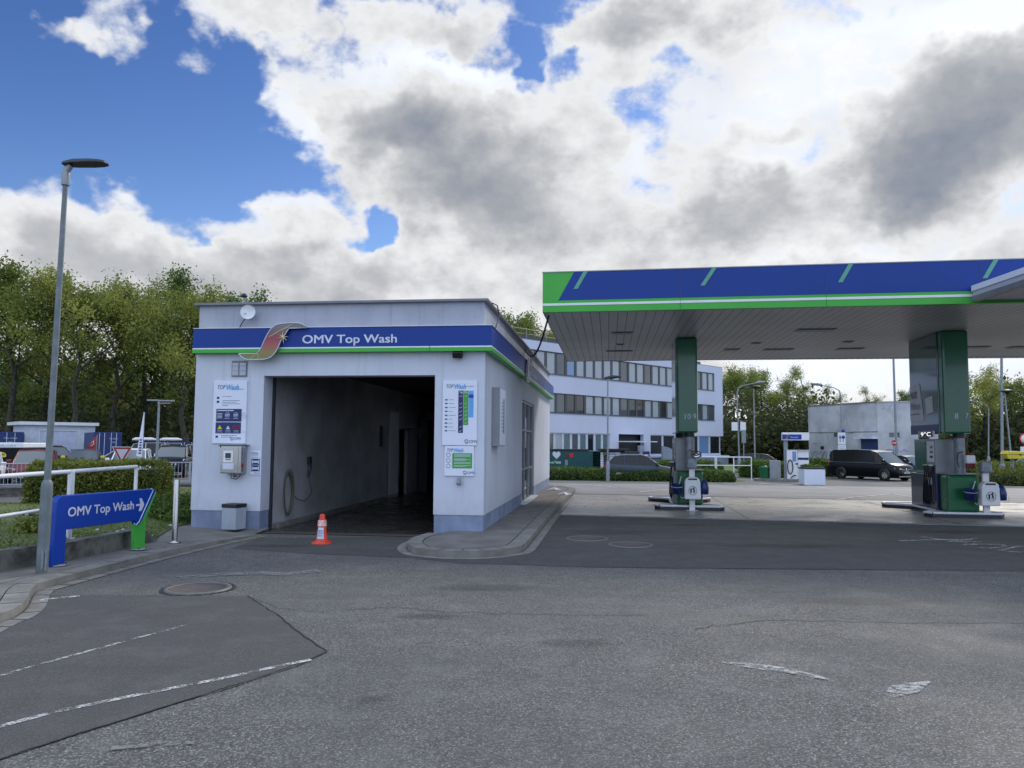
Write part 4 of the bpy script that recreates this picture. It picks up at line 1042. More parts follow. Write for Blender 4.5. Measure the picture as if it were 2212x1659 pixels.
# cables from the wash roof to the canopy and at the corner
mb = MB(); mb.tube([tuple(W.w(.02, .3, HT+.05)), tuple(W.w(.14, .55, HT+.02)), tuple(W.w(.17, .6, HT-.15)), tuple(W.w(.16, .25, HT-.45)), tuple(W.w(.10, .02, bz[3]+.02))], .012, 6)
tag(mb.build('roof_cable', M['rubber']), 'black cable looping over the roof edge at the front corner', 'cable')
# steel bollard
c_ = pt(377, 1171, .07)
t = thing('bollard', 'polished steel bollard on the pavement left of the wash building', 'bollard', (c_.x, c_.y, .065))
MB().lathe([(.044, 0), (.044, .99), (.040, 1.0), (.01, 1.002)], 24).build('post', M['steel'], t)
MB().lathe([(.10, 0), (.10, .012), (.05, .014), (.046, .03)], 24).build('base_plate', M['steel'], t)
# blue arrow sign
s0 = pt(122, 1221, .07); s1 = pt(299, 1186, .07)
SG = Fr(s0, math.atan2((s1-s0).y, (s1-s0).x)); cs = lambda x, y: ((0+x/2.074)/1.8083, (1500+y/2.074)/1.8083)
pl = [SG.P(*cs(*q)) for q in [(395, 1482), (405, 1300), (418, 1150), (435, 960), (445, 925), (480, 902), (700, 888), (1000, 866), (1225, 848), (1238, 852), (1242, 868), (1150, 1060), (1128, 1110), (1100, 1143), (1086, 1128), (1085, 1105), (700, 1155), (515, 1180), (508, 1300), (498, 1470)]]
t = thing('arrow_sign', 'low blue sign board with white lettering and arrow on a blue and a green leg', 'sign', tuple(s0), SG.a)
print('SIGN', [tuple(round(v, 2) for v in p) for p in pl], SG.a)
MB().plate(pl, -.05, .05).build('panel', M['blue'], t, .012)
gp_ = [SG.P(*cs(*q), .03) for q in [(1080, 1128), (1098, 1150), (1135, 1118), (1165, 1066), (1256, 872), (1168, 1100), (1160, 1340), (1078, 1345)]]
MB().plate(gp_, .002, .07).build('leg', M['green'], t, .006)
ed = [SG.P(*cs(*q), -.05) for q in [(1225, 849), (1240, 860), (1195, 960), (1150, 1062), (1128, 1112), (1100, 1145), (1086, 1130)]]
MB().tube([(x, -.052, z) for x, z in ed], .008, 6).build('edge_stripe', M['letter'], t)
l0 = SG.P(*cs(550, 1078), -.055); l1 = SG.P(*cs(1078, 1015), -.055); lt = SG.P(*cs(550, 998), -.055)
la = math.atan2(l1[1]-l0[1], l1[0]-l0[0])
tx = text('OMV Top Wash', t, 0, -.051, 0, (lt[1]-l0[1])*.93, M['letter'], w=(l1[0]-l0[0])*1.01, bold=.008)
tx.location = (l0[0], 0, l0[1]+.004); tx.rotation_euler = (0, -la, 0)
ar = [SG.P(*cs(*q), -.055) for q in [(1104, 975), (1104, 990), (1135, 985), (1126, 1030), (1143, 1028), (1166, 985), (1166, 965), (1148, 924), (1132, 926), (1137, 970)]]
MB().plate(ar, -.056, -.0505).build('arrow', M['letter'], t)
for q in (s0, s1):
    d = q-s0; MB().lathe([(.13, 0), (.13, .012), (.01, .014)], 22, (d.length+.005, 0, 0)).build('base_plate', M['galv'], t)
mb = MB()
for q in (0, (s1-s0).length):
    for a in range(4): mb.lathe([(.012, .012), (.012, .03), (.002, .03)], 6, (q+.105*math.cos(a*1.57+.7), .105*math.sin(a*1.57+.7), 0))
mb.build('bolts', M['darkmetal'], t)
# street lamp in front of the lawn
c_ = pt(90, 1240, .07)
def lamp(name, label, loc, hh, r0, rb, hbs, headrot, head=True, sc=1., group=None):
    t = thing(name, label, 'street lamp', loc, headrot, group)
    mb = MB(); mb.tube([(0, 0, hbs-.03), (0, 0, hh*.6), (0, 0, hh)], [r0, r0*.9, r0*.72], 16); mb.build('pole', M['polegrey'], t)
    mb = MB(); mb.lathe([(rb, 0), (rb, hbs-.08), (rb*.93, hbs-.03), (rb*.7, hbs), (r0, hbs+.01)], 20); mb.build('base_section', M['polegrey'], t)
    if head:
        mb = MB(); mb.lathe([(r0*1.15, hh-.16), (r0*1.2, hh-.15), (r0*1.2, hh-.01), (r0*1.05, hh+.02)], 14); mb.tube([(0, 0, hh), (.015*sc, 0, hh+.05*sc), (.05*sc, 0, hh+.10*sc)], [r0*1.1, r0*1.1, r0*1.0], 12); mb.build('spigot', M['greymetal'], t)
        prof = [(-.04, .045), (-.02, .075), (.10, .10), (.30, .115), (.42, .105), (.50, .07), (.52, .02)]
        mb = MB(); n = 12; vs = []
        for i, (x, w2) in enumerate(prof):
            tz = [.02, .05, .075, .07, .06, .04, .015][i]
            for j in range(n):
                a = math.pi*j/(n-1); vs.append((x*sc, -math.cos(a)*w2*sc, hh+.10*sc+math.sin(a)*tz*sc+x*.04*sc))
        mb.add(vs, [(i*n+j, i*n+j+1, (i+1)*n+j+1, (i+1)*n+j) for i in range(len(prof)-1) for j in range(n-1)]+[(i*n, (i+1)*n, (i+2)*n-1, (i+1)*n-1) for i in range(len(prof)-1)]+[tuple(range(n)), tuple(range(6*n, 7*n))], smooth=False)
        mb.build('lamp_head', M['darkmetal'], t, .006*sc)
    return t
hp_ = at(143, 372, c_.y); 
lt_ = lamp('street_lamp', 'tall grey street lamp with thick base in front of the low wall', (c_.x, c_.y, .065), hp_.z-.075, .040, .066, 1.13, 0)
mb = MB(); mb.box(.03, .05, -.08, -.06, .08, .28); mb.tube([(.055, -.03, .3), (.055, -.03, .05)], .02, 6); mb.build('service_bracket', M['galv'], lt_)
# lean so that it matches the crooked pole
lt_.rotation_euler = (0, math.atan2(hp_.x-c_.x, hp_.z), 0)
print('lamp', c_, hp_)
# white railing
r0_ = pt(146, 1165, .27); Hh = at(155, 1018.4, r0_.y).z
rr0 = at(294.7, 1008, 0.0+r0_.y*1.0) if False else pt(294.7, 1008, Hh); rl = pt(-200, 1043, Hh); rj = pt(154.7, 1018.4, Hh)
t = thing('white_railing', 'white tubular railing on the lawn behind the blue arrow sign', 'railing', (rj.x, rj.y, .25))
def rel(p, z=None): return (p.x-rj.x, p.y-rj.y, (p.z if z is None else z)-.25)
d1 = (rj-rl).normalized(); d2 = (rr0-rj).normalized()
zl = pt(115, 1092, 0); zlow = Hh-.49
mb = MB(); mb.tube([rel(rl), rel(rj-d1*.03)], .03, 12); mb.tube([rel(rj+d2*.03), rel(rr0)], .03, 12); mb.build('top_rail', M['white'], t)
mb = MB(); mb.tube([rel(rl, zlow), rel(rj, zlow)], .022, 10); mb.build('lower_rail', M['white'], t)
for q in (rj-d1*.035, rj+d2*.035, rr0, rl.lerp(rj, .35)):
    mb = MB(); mb.tube([rel(q, .2), rel(q, Hh)], .03, 12); mb.build('post', M['white'], t)
print('rail', rj, rr0, rl, Hh)
# ---------------------------------------------------------------- canopy
SOZ = 4.5
FL = pt(1172, 674, SOZ); FRR = pt(2099, 655, SOZ); RL = pt(1225.5, 780.5, SOZ); RR = pt(2212, 774, SOZ)
CA = math.atan2((FRR-FL).y, (FRR-FL).x)
C = Fr((FL.x, FL.y, 0), CA)
rl_ = ((RL-FL).dot(C.ex), (RL-FL).dot(C.ey)); rr_ = ((RR-FL).dot(C.ex), (RR-FL).dot(C.ey)); xr = 17.0
rrx = rl_[1]+(rr_[1]-rl_[1])*(xr-rl_[0])/(rr_[0]-rl_[0])
print('CANOPY', FL, FRR, R(1) and math.degrees(CA), rl_, rr_)
CN = thing('fuel_canopy', 'large flat fuel station canopy with blue and green fascia and panelled underside', 'canopy', (FL.x, FL.y, 0), CA)
ZT = C.P(1172, 587.5)[1]
MB().prism([(0.02, .16), (xr, .16), (xr, rrx-.05), (rl_[0]+.02, rl_[1]-.05)], SOZ+.12, ZT-.03).build('roof', M['darkmetal'], CN)
mb = MB(); x = 0.
def edge_x(y): return rl_[0]*y/rl_[1]
mb.add([(0.02, .16, SOZ+.035), (xr, .16, SOZ+.035), (xr, rrx-.05, SOZ+.035), (rl_[0]+.02, rl_[1]-.05, SOZ+.035)], [(0, 1, 2, 3)]); mb.build('soffit_backing', M['groove'], CN)
mb = MB(); x = .02; pw = .20
while x < xr-.3:
    sft = rl_[0]; yb = rl_[1]+(rrx-rl_[1])*(x-rl_[0])/(xr-rl_[0])-.06
    mb.add([(x, .03, SOZ), (x+pw-.010, .03, SOZ), (x+pw-.010+sft*1.0, yb, SOZ), (x+sft, yb, SOZ)], [(0, 1, 2, 3)]); x += pw
mb.build('soffit_planks', M['soffit'], CN)
zl0 = C.P(1172, 665)[1]; zw0, zw1 = C.P(1172, 661)[1], C.P(1172, 656)[1]
zb0 = SOZ-.0
B('fascia_green', M['green'], (0, xr, 0, .15, zb0-.005, zw0), parent=CN)
B('fascia_line', M['white'], (-.004, xr, -.006, .15, zw0+.001, zw1), parent=CN)
zb1 = C.P(1172, 650)[1]
B('fascia_green', M['green'], (0, xr, 0, .15, zw1+.001, zb1), parent=CN)
g0 = C.P(1240, 586)[0]; g1 = C.P(1206, 649)[0]
MB().plate([(0, zb1+.001), (g1, zb1+.001), (g0, ZT-.02), (0, ZT-.02)], 0, .15).build('fascia_green', M['green'], CN)
MB().plate([(g1+.002, zb1+.001), (xr, zb1+.001), (xr, ZT-.02), (g0+.002, ZT-.02)], -.002, .15).build('fascia_blue', M['bandblue'], CN)
B('fascia_cap', M['greymetal'], (-.01, xr, -.012, .17, ZT-.019, ZT), parent=CN)
for (xa, ya, xb, yb_) in ((218, 129, 173, 208), (803, 111, 750, 193), (1424, 90, 1376, 178), (2083, 72, 2033, 160)):
    p = C.P((2100+xa/1.1642)/1.8083, (950+ya/1.1642)/1.8083); q = C.P((2100+xb/1.1642)/1.8083, (950+yb_/1.1642)/1.8083)
    MB().plate([(q[0]-.045, q[1]), (q[0]+.045, q[1]), (p[0]+.045, ZT-.022), (p[0]-.045, ZT-.022)], -.012, -.0025).build('fascia_slash', mat('slash_green', (.10, .38, .26), .4), CN)
for dx in (.02,):
    MB().plate_x([(.03, SOZ-.005), (rl_[1], SOZ-.005), (rl_[1], ZT-.03), (.03, ZT-.03)], 0, .02).build('side_fascia', M['darkmetal'], CN).matrix_local = Matrix.Rotation(-math.atan2(rl_[0], rl_[1]), 4, 'Z')
MB().box(rl_[0], xr, rl_[1]-.04+.0, rl_[1], SOZ-.01, ZT-.04).build('rear_fascia', M['bandblue'], CN).matrix_local = Matrix.Identity(4)
for k in range(1, 6): MB().box(k*2.9-.003, k*2.9+.003, -.0075, -.0045, zb0, ZT-.02).build('fascia_joint', M['wframe'], CN)
def lamp_on_soffit(px, py, kind, lab, tgt=(.62, .16)):
    p = pt(px, py, SOZ); t = thing('canopy_light', lab, 'ceiling light', (p.x, p.y, SOZ), CA, 'lights set in the canopy underside')
    a, b_ = tgt
    mb = MB(); mb.box(-a/2-.04, a/2+.04, -b_/2-.04, b_/2+.04, -.016, -.002); mb.build('frame', M['greymetal'], t)
    MB().box(-a/2, a/2, -b_/2, b_/2, -.03, -.0165).build('cover', M['lampoff'], t)
cc2 = lambda x, y: ((2100+x/1.1642)/1.8083, (950+y/1.1642)/1.8083)
for (x, y, lb, tg) in ((385, 407, 'front square light cover near the left end of the canopy underside', (.5, .3)), (376, 459, 'small middle cover near the left end of the canopy underside', (.18, .14)), (372, 489, 'rear light cover near the left end of the canopy underside', (.75, .22)),
                   (882, 483, 'small dark light right of the left canopy column', (.4, .4)), (993, 453, 'small dark fitting midway between the canopy columns', (.2, .2)), (1094, 482, 'long light cover midway between the canopy columns', (.8, .3)),
                   (1262, 394, 'large front light cover between the canopy columns', (.85, .4)), (1412, 447, 'small fitting left of the right canopy column', (.2, .2)), (1422, 479, 'rear light cover left of the right canopy column', (.65, .35)),
                   (1992, 471, 'light cover just right of the right canopy column', (.6, .35)), (2200, 471, 'light cover at the right edge of the view', (.6, .35))):
    lamp_on_soffit(*cc2(x, y), 0, lb, tg)
# cable from canopy corner to wash roof
a = FL+C.ey*.4+C.ex*.1+Vector((0, 0, .03)); b = W.w(-.1, W.S(1139, 750, .0)[0], HT+.05); mb = MB()
q = [a.lerp(b, k/10)-Vector((0, 0, .55*math.sin(math.pi*k/10))) for k in range(11)]
mb.tube(q, .022, 6); tag(mb.build('roof_cable', M['rubber']), 'thick black cable hanging from the canopy corner to the wash roof', 'cable')
# shop roof slab at upper right
e_ = pt(2102, 651, SOZ+.02); e1_ = pt(2212, 616, SOZ+.02)
EA = math.atan2((e_-e1_).y, (e_-e1_).x)
SHT = thing('shop_roof_edge', 'pale grey metal roof edge of the shop cutting in from the right', 'roof', tuple(e_), EA)
L_ = (e_-e1_).length
MB().box(-L_*4, 0, -6., 0, .03, .31).build('roof_slab', mat('slab_white', (.42, .44, .52), .5, c2=(.38, .40, .47), scale=1.), SHT)
MB().box(-L_*4, .004, -.12, .015, -.0, .10).build('drip_edge', M['coping'], SHT)
MB().box(-L_*4, .01, -.05, .02, .20, .31).build('upper_trim', M['board'], SHT)
# ---------------------------------------------------------------- pump columns
cp = lambda x, y: ((2500+x/3.017)/1.8083, (1500+y/3.017)/1.8083)
cq = lambda x, y: ((3450+x/2.2127)/1.8083, (1350+y/2.2127)/1.8083)
def pump(fl, wd2, dp, label, lab2, num, big, lab3):
    """fl: front-left ground point of the column block; local x along the front, y into the depth"""
    a = CA
    t = thing('column_casing', lab2, 'column', (fl.x, fl.y, 0), a, None)
    zb = 1.98
    w = wd2
    # upper casing: green front with rounded corner, glossy side
    MB().box(0.02, w, -.02, .28, zb, SOZ-.004).build('front_panel', M['greend'], t, .05)
    MB().box(.0, w-.002, .285, dp-.1, zb+.0, SOZ-.006).build('side_casing', M['greyglass'] if not big else M['greenglass'], t, .02)
    MB().lathe([(.12, .105), (.12, zb-.0)], 20, (.34 if not big else .42, .22, 0)).build('steel_column', M['galv'], t)
    MB().lathe([(.14, zb-.10), (.14, zb-.005)], 20, (.34 if not big else .42, .22, 0)).build('collar', M['black'], t)
    MB().lathe([(.12, .105), (.12, zb-.0)], 20, (.22, dp-.4, 0)).build('steel_column', M['galv'], t)
    MB().lathe([(.14, zb-.10), (.14, zb-.005)], 20, (.22, dp-.4, 0)).build('collar', M['black'], t)
    n0, n1 = num
    text(n0, t, w*.40, -.021, zb+.36, .14, M['letter'], w=.155 if len(n0) > 1 else .085); text(n1, t, w*.79, -.021, zb+.36, .14, M['letter'], w=.07)
    # island
    il = thing('pump_island', 'raised kerbed island with pale rim under ' + 'the ' + lab3, 'island', (fl.x, fl.y, 0), a)
    def dog(g):
        return [(-.45-g, -.38-g), (1.05+g, -.38-g), (1.18+g, -.22), (1.05+g, .02+g), (w+.12+g, .25+g), (w+.12+g, dp-.3-g), (1.0+g, dp+.0-g), (1.1+g, dp+.25), (.95+g, dp+.45+g), (-.55-g, dp+.45+g), (-.70-g, dp+.25), (-.6-g, dp+.0-g), (-.12-g, dp-.35-g), (-.12-g, .25+g), (-.42-g, .02+g), (-.58-g, -.20)]
    MB().prism(dog(0), .0, .10).build('kerb', M['darkmetal'], il, .01)
    MB().prism(dog(-.035), .101, .106).build('deck', M['white'], il)
    P = dog(-.01); mb = MB(); mb.tube([(x, y, .108) for x, y in P+P[:1]], .030, 8, cap=False); mb.build('rim', M['white'], il)
    # lower cabinet and dispenser
    d = thing('fuel_pump', label, 'fuel pump', (fl.x, fl.y, 0), a)
    MB().box(.0, w+.10, .0-.10, .40, .107, 1.0).build('green_cabinet', M['greenp'], d, .07)
    MB().box(-.01, w+.11, -.11, .41, 1.002, 1.03).build('cabinet_top', M['greymetal'], d, .01)
    MB().box(-.06, w+.02, .42, dp-.15, .107, .98).build('lower_casing', M['greymetal'] if not big else M['navygloss'], d, .02)
    MB().box(.0, w-.05, .60, dp-.3, .981, 1.86).build('upper_casing', M['greymetal'], d, .02)
    MB().box(-.012, .0, .66, 1.12, 1.28, 1.80).build('display_panel', M['white'], d, .003)
    mb = MB()
    for z in (1.62, 1.50, 1.38): mb.box(-.018, -.0125, .72, .9, z, z+.06)
    mb.build('display', M['glassm'], d)
    MB().box(-.012, -.001, 1.2, dp-.38, 1.05, 1.80).build('dark_panel', M['greend'], d, .003)
    MB().box(-.03, -.001, .60, 1.12, .995, 1.20).build('nozzle_boot', M['darkmetal'], d, .006)
    for k in range(4):
        y = .66+k*.13
        mb = MB(); mb.tube([(-.05, y, 1.20), (-.09, y, 1.13), (-.10, y, 1.02)], [.02, .028, .022], 8); mb.box(-.13, -.05, y-.022, y+.022, 1.12, 1.19)
        nz = mb.build('nozzle', M['darkmetal'], d)
        MB().box(-.135, -.045, y-.024, y+.024, 1.191, 1.215).build('nozzle_cover', [M['white'], M['green'], M['letter'], M['yellow']][k], nz)
        mb = MB(); mb.tube([(-.10, y, 1.02), (-.13, y+.02, .7), (-.14, y+.05, .35), (-.11, y+.1, .22), (-.08, y+.14, .35), (-.07, y+.15, .8)], .016, 6); mb.build('hose', M['rubber'], d)
    if big:
        # printed side of upper casing, temperature display
        MB().plate_x([(1.25, zb+.36), (dp-.12, zb+.36), (dp-.12, zb+1.28), (1.50, zb+1.34)], -.012, -.001).build('poster', M['posterw'], t)
        text('MAXX', t, -.013, dp-.2, zb+.95, .19, M['ink'], w=.48, bold=.02, face='-X'); text('Motion', t, -.013, dp-.2, zb+.66, .19, M['greymetal'], w=.68, bold=.02, face='-X')
        MB().box(-.013, -.0125, dp-.80, dp-.12, zb+.52, zb+.55).build('small_print', M['ink'], t)
        MB().plate_x([(.62, zb+.55), (1.10, zb+.50), (1.12, zb+.92), (.64, zb+.96)], -.012, -.001).build('small_sign', M['posterw'], t)
        MB().box(-.004, -.0005, .3, dp-.1, zb+.0, zb+.24).build('blue_strip', M['navy'], t)
        tp = thing('temperature_display', 'small dark display reading 9 degrees above the right pump', 'display', tuple(C.o*0+fl+C.ex*(-.02)+C.ey*1.0+Vector((0, 0, 1.80))), a)
        MB().box(-.03, .0, -.5, .55, -.0, .16).build('case', M['white'], tp, .004); MB().box(-.035, -.0305, -.42, .46, .01, .15).build('screen', M['black'], tp)
        text('9°C', tp, -.036, .36, .03, .10, M['ledwhite'], w=.68, bold=.0, face='-X')
        MB().box(-.068, -.061, .70, 1.0, .72, .9).build('sticker', M['letter'], d)
    else:
        mb = MB()
        for k in range(4): mb.box(-.016, -.0125, .95, .99, 1.40+.09*k, 1.43+.09*k)
        mb.build('buttons', M['black'], d)
        text('M', d, w*.62, -.102, .82, .05, M['letter'])
M['greyglass'] = mat('casing_grey', (.26, .30, .31), .12, c2=(.20, .24, .25), scale=.8, coat=.5)
M['greenglass'] = mat('casing_dark_green', (.012, .10, .065), .10, c2=(.01, .08, .055), scale=.8, coat=.6)
M['navygloss'] = mat('navy_gloss', (.015, .03, .08), .25, coat=.4)
M['posterw'] = mat('poster', (.62, .66, .74), .4)
p1 = pt(*cp(435, 1428), .10); p2 = pt(*cq(548, 1440), .10)
pump(p1, .56, 2.5, 'left fuel pump with green base cabinet and grey dispenser, bays 9 and 10', 'green casing numbered 10 and 9 round the left canopy column', ('10', '9'), False, 'left pump')
pump(p2, .62, 2.35, 'right fuel pump with dark blue and green cabinet, bays 7 and 8', 'dark green casing numbered 8 and 7 round the right canopy column', ('8', '7'), True, 'right pump')
print('PUMPS', p1, p2)
# bins with service posts
def service(loc, a, lab, labb, labw, full):
    t = thing('service_post', lab, 'service post', tuple(loc), a)
    MB().box(-.07, .07, -.04, .04, .012, 1.20).build('post', M['white'], t, .01)
    MB().box(-.15, .15, -.10, .10, 0, .012).build('foot_plate', M['white'], t)
    MB().box(-.12, .12, -.13, .11, 1.06, 1.33).build('towel_dispenser', M['galv'], t, .04)
    bn = thing('waste_bin', labb, 'waste bin', tuple(Vector(loc)+Vector((0, 0, -.12))), a); bn.scale = (.86, .9, .92)
    pr = [(-.235, .46), (.235, .46), (.225, .90), (.20, 1.0), (.13, 1.06), (-.13, 1.06), (-.20, 1.0), (-.225, .90)]
    MB().plate(pr, -.30, -.045).build('body', M['white'], bn, .03)
    MB().box(-.13, .13, -.31, -.27, .985, 1.03, R_=Matrix.Rotation(R(-30), 3, 'X')).build('opening', M['black'], bn, .01)
    mb = MB(); mb.tube([(.0+math.cos(q)*.115, -.305, .70+math.sin(q)*.115) for q in np.linspace(0, 2*math.pi, 28)], .006, 5, cap=False)
    mb.plate([(-.075, .755), (-.02, .75), (-.03, .63), (-.065, .63)], -.306, -.3005)
    mb.plate([(.0, .76), (.03, .785), (.02, .81), (.045, .81), (.05, .77), (.065, .70), (.06, .63), (.045, .63), (.04, .69), (.02, .63), (.005, .63), (.022, .72), (-.025, .77), (-.02, .785)], -.306, -.3005)
    mb.build('pictogram', M['darkmetal'], bn)
    MB().tube([(-.235, -.10, .50), (-.30, -.12, .48), (-.34, -.14, .52)], .01, 6).build('side_hook', M['white'], bn)
    bk = thing('blue_bucket', labw, 'bucket', tuple(Vector(loc)+Vector((math.cos(a), math.sin(a), 0))*-.38+Vector((0, 0, .42))), a); bk.scale = (.9, .9, .9)
    MB().lathe([(.01, 0), (.12, 0), (.165, .28), (.172, .285), (.172, .30), (.15, .30), (.108, .02), (.01, .02)], 24, (0, -.12, 0)).build('pail', M['bluepl'], bk)
    MB().tube([(-.17, -.12, .22), (-.12, -.27, .20), (0, -.29, .19), (.12, -.27, .20), (.17, -.12, .22)], .006, 6).build('handle', M['white'], bk)
    MB().tube([(.02, -.1, .12), (.12, -.14, .50)], .012, 6).build('squeegee_handle', M['white'], bk)
    cn = thing('watering_can', 'dark blue watering can hanging on the right side of the ' + full, 'watering can', tuple(Vector(loc)+Vector((math.cos(a), math.sin(a), 0))*.30+Vector((0, 0, .42))), a); cn.scale = (.85, .85, .85)
    MB().lathe([(.01, 0), (.12, .01), (.13, .2), (.10, .34), (.05, .42), (.01, .43)], 18, (0, -.1, 0)).build('can', M['bluepl'], cn)
    MB().tube([(-.02, -.24, -.03), (.12, -.24, -.03), (.14, -.2, .1)], .009, 6).build('holder', M['white'], cn)
b1 = pt(*cp(612, 1490), 0)-C.ey*.10; b2 = pt(*cq(888, 1490), 0)-C.ey*.05
service(b1, CA, 'white service post with grey towel dispenser in front of the left pump', 'white waste bin with tidy man pictogram in front of the left pump', 'blue bucket hanging left of the left waste bin', 'left waste bin')
service(b2, CA, 'white service post with grey towel dispenser in front of the right pump', 'white waste bin with tidy man pictogram in front of the right pump', 'blue bucket hanging left of the right waste bin', 'right waste bin')
q = p2+C.ex*.55+C.ey*.02
t = thing('windscreen_washer', 'red and white washer box with black hose mounted on the right pump column', 'washer box', (q.x, q.y, 1.15), CA)
MB().box(-.10, .10, -.12, .02, .12, .32).build('box', M['white'], t, .02); MB().box(-.095, .095, -.11, .01, .0, .118).build('lower_case', mat('dull_red', (.20, .02, .02), .5), t, .02); MB().lathe([(.01, .0), (.07, .01), (.05, .05), (.01, .06)], 16, (.0, -.05, .321)).build('cap', mat('dull_red', (.20, .02, .02), .5), t)
MB().tube([(-.16, -.05, .40), (-.26, -.06, .36), (-.29, -.06, .2), (-.25, -.06, .02)], .012, 6).build('hose', M['rubber'], t)
q = p1+C.ex*.50+C.ey*-.05
t = thing('air_hose', 'coiled red air hose with black gloves box on top of the left pump cabinet', 'hose', (q.x, q.y, 1.28), CA)
mb = MB(); mb.tube([(math.cos(a)*.12, -.06, .08+math.sin(a)*.07+.01*a) for a in np.linspace(0, 12, 50)], .012, 6); mb.tube([(.0, -.06, .1), (-.1, -.06, .22), (-.2, -.05, .26)], .01, 6); mb.build('coil', mat('dark_red', (.10, .02, .02), .5), t)
# litter on the pavement
for px, py, lb in ((1197, 1057, 'crumpled white paper lying on the pavement nearest the wash building back corner'), (1219, 1067, 'crumpled white paper lying on the kerb beside the drain strips')):
    p = pt(px, py, .12); mb = MB(); n = 9; g_ = random.Random(px)
    vs = [(0, 0, .09)]+[(math.cos(a*6.283/n)*g_.uniform(.14, .28), math.sin(a*6.283/n)*g_.uniform(.08, .16), g_.uniform(0, .03)) for a in range(n)]
    mb.add(vs, [(0, 1+i, 1+(i+1) % n) for i in range(n)]); o = mb.build('paper_litter', M['white'], fix=False); o.location = (p.x, p.y, .105); tag(o, lb, 'litter')
# ---------------------------------------------------------------- cars
M['cglass'] = glass('car_glass', (.012, .014, .016), .08, .35)
def wheel(parent, x, y, r, side, w=.2, rim=None):
    mb = MB(); mb.lathe([(r*.62, -w/2), (r*.95, -w/2), (r, -w/2+.03), (r, w/2-.03), (r*.95, w/2), (r*.62, w/2), (r*.62, -w/2)], 24, (x, y, r), axis='Y', cap=False); o = mb.build('wheel', M['rubber'], parent)
    mb = MB(); s = side
    mb.lathe([(r*.60, -.03*s), (r*.64, -.02*s), (r*.62, -.01*s)], 24, (x, y+s*w/2*.8, r), axis='Y')
    for k in range(8):
        a = k*math.pi/4; mb.box(x-.035*r/.33, x+.035*r/.33, y+s*w/2*.8-.01, y+s*w/2*.8+.012+.01, r+.05, r*1.6, R_=Matrix.Rotation(a, 3, 'Y'), c=(x, y+s*w/2*.8, r))
    mb.build('rim', rim or M['chrome'], o); return o
STY = {
 'hatch': dict(body=[(0, .34, .30), (.02, .46, .24), (.10, .53, .2), (.22, .585, .2), (.30, .60, .2), (.5, .615, .2), (.75, .64, .2), (.92, .665, .2), (.98, .62, .22), (1., .45, .28)],
               house=[(.24, 0), (.41, .95), (.5, .995), (.68, .99), (.86, .94), (.965, 0)]),
 'suv': dict(body=[(0, .36, .26), (.02, .52, .22), (.08, .60, .2), (.2, .63, .2), (.28, .64, .2), (.5, .65, .2), (.75, .66, .2), (.93, .68, .2), (.985, .62, .22), (1., .45, .26)],
             house=[(.23, 0), (.37, .94), (.45, .99), (.68, .995), (.90, .95), (.975, 0)]),
 'van': dict(body=[(0, .30, .16), (.012, .42, .13), (.05, .50, .11), (.12, .555, .11), (.17, .58, .11), (.3, .60, .11), (.6, .60, .11), (.9, .60, .11), (.99, .58, .13), (1., .45, .18)],
             house=[(.13, 0), (.30, .93), (.38, .985), (.6, 1.0), (.93, .98), (.985, .90), (.995, 0)]),
 'jeep': dict(body=[(0, .36, .24), (.01, .56, .22), (.06, .60, .2), (.22, .62, .2), (.28, .62, .2), (.5, .62, .2), (.75, .62, .2), (.96, .62, .2), (.995, .60, .22), (1., .45, .26)],
              house=[(.28, 0), (.33, .94), (.4, .99), (.68, .99), (.96, .98), (.985, 0)]),
 'sports': dict(body=[(0, .34, .28), (.02, .46, .22), (.1, .56, .18), (.22, .63, .18), (.3, .66, .18), (.5, .66, .18), (.75, .68, .18), (.92, .70, .18), (.98, .62, .22), (1., .45, .26)],
                house=[(.28, 0), (.45, .94), (.52, 1.), (.62, .98), (.80, .80), (.93, 0)]),
}
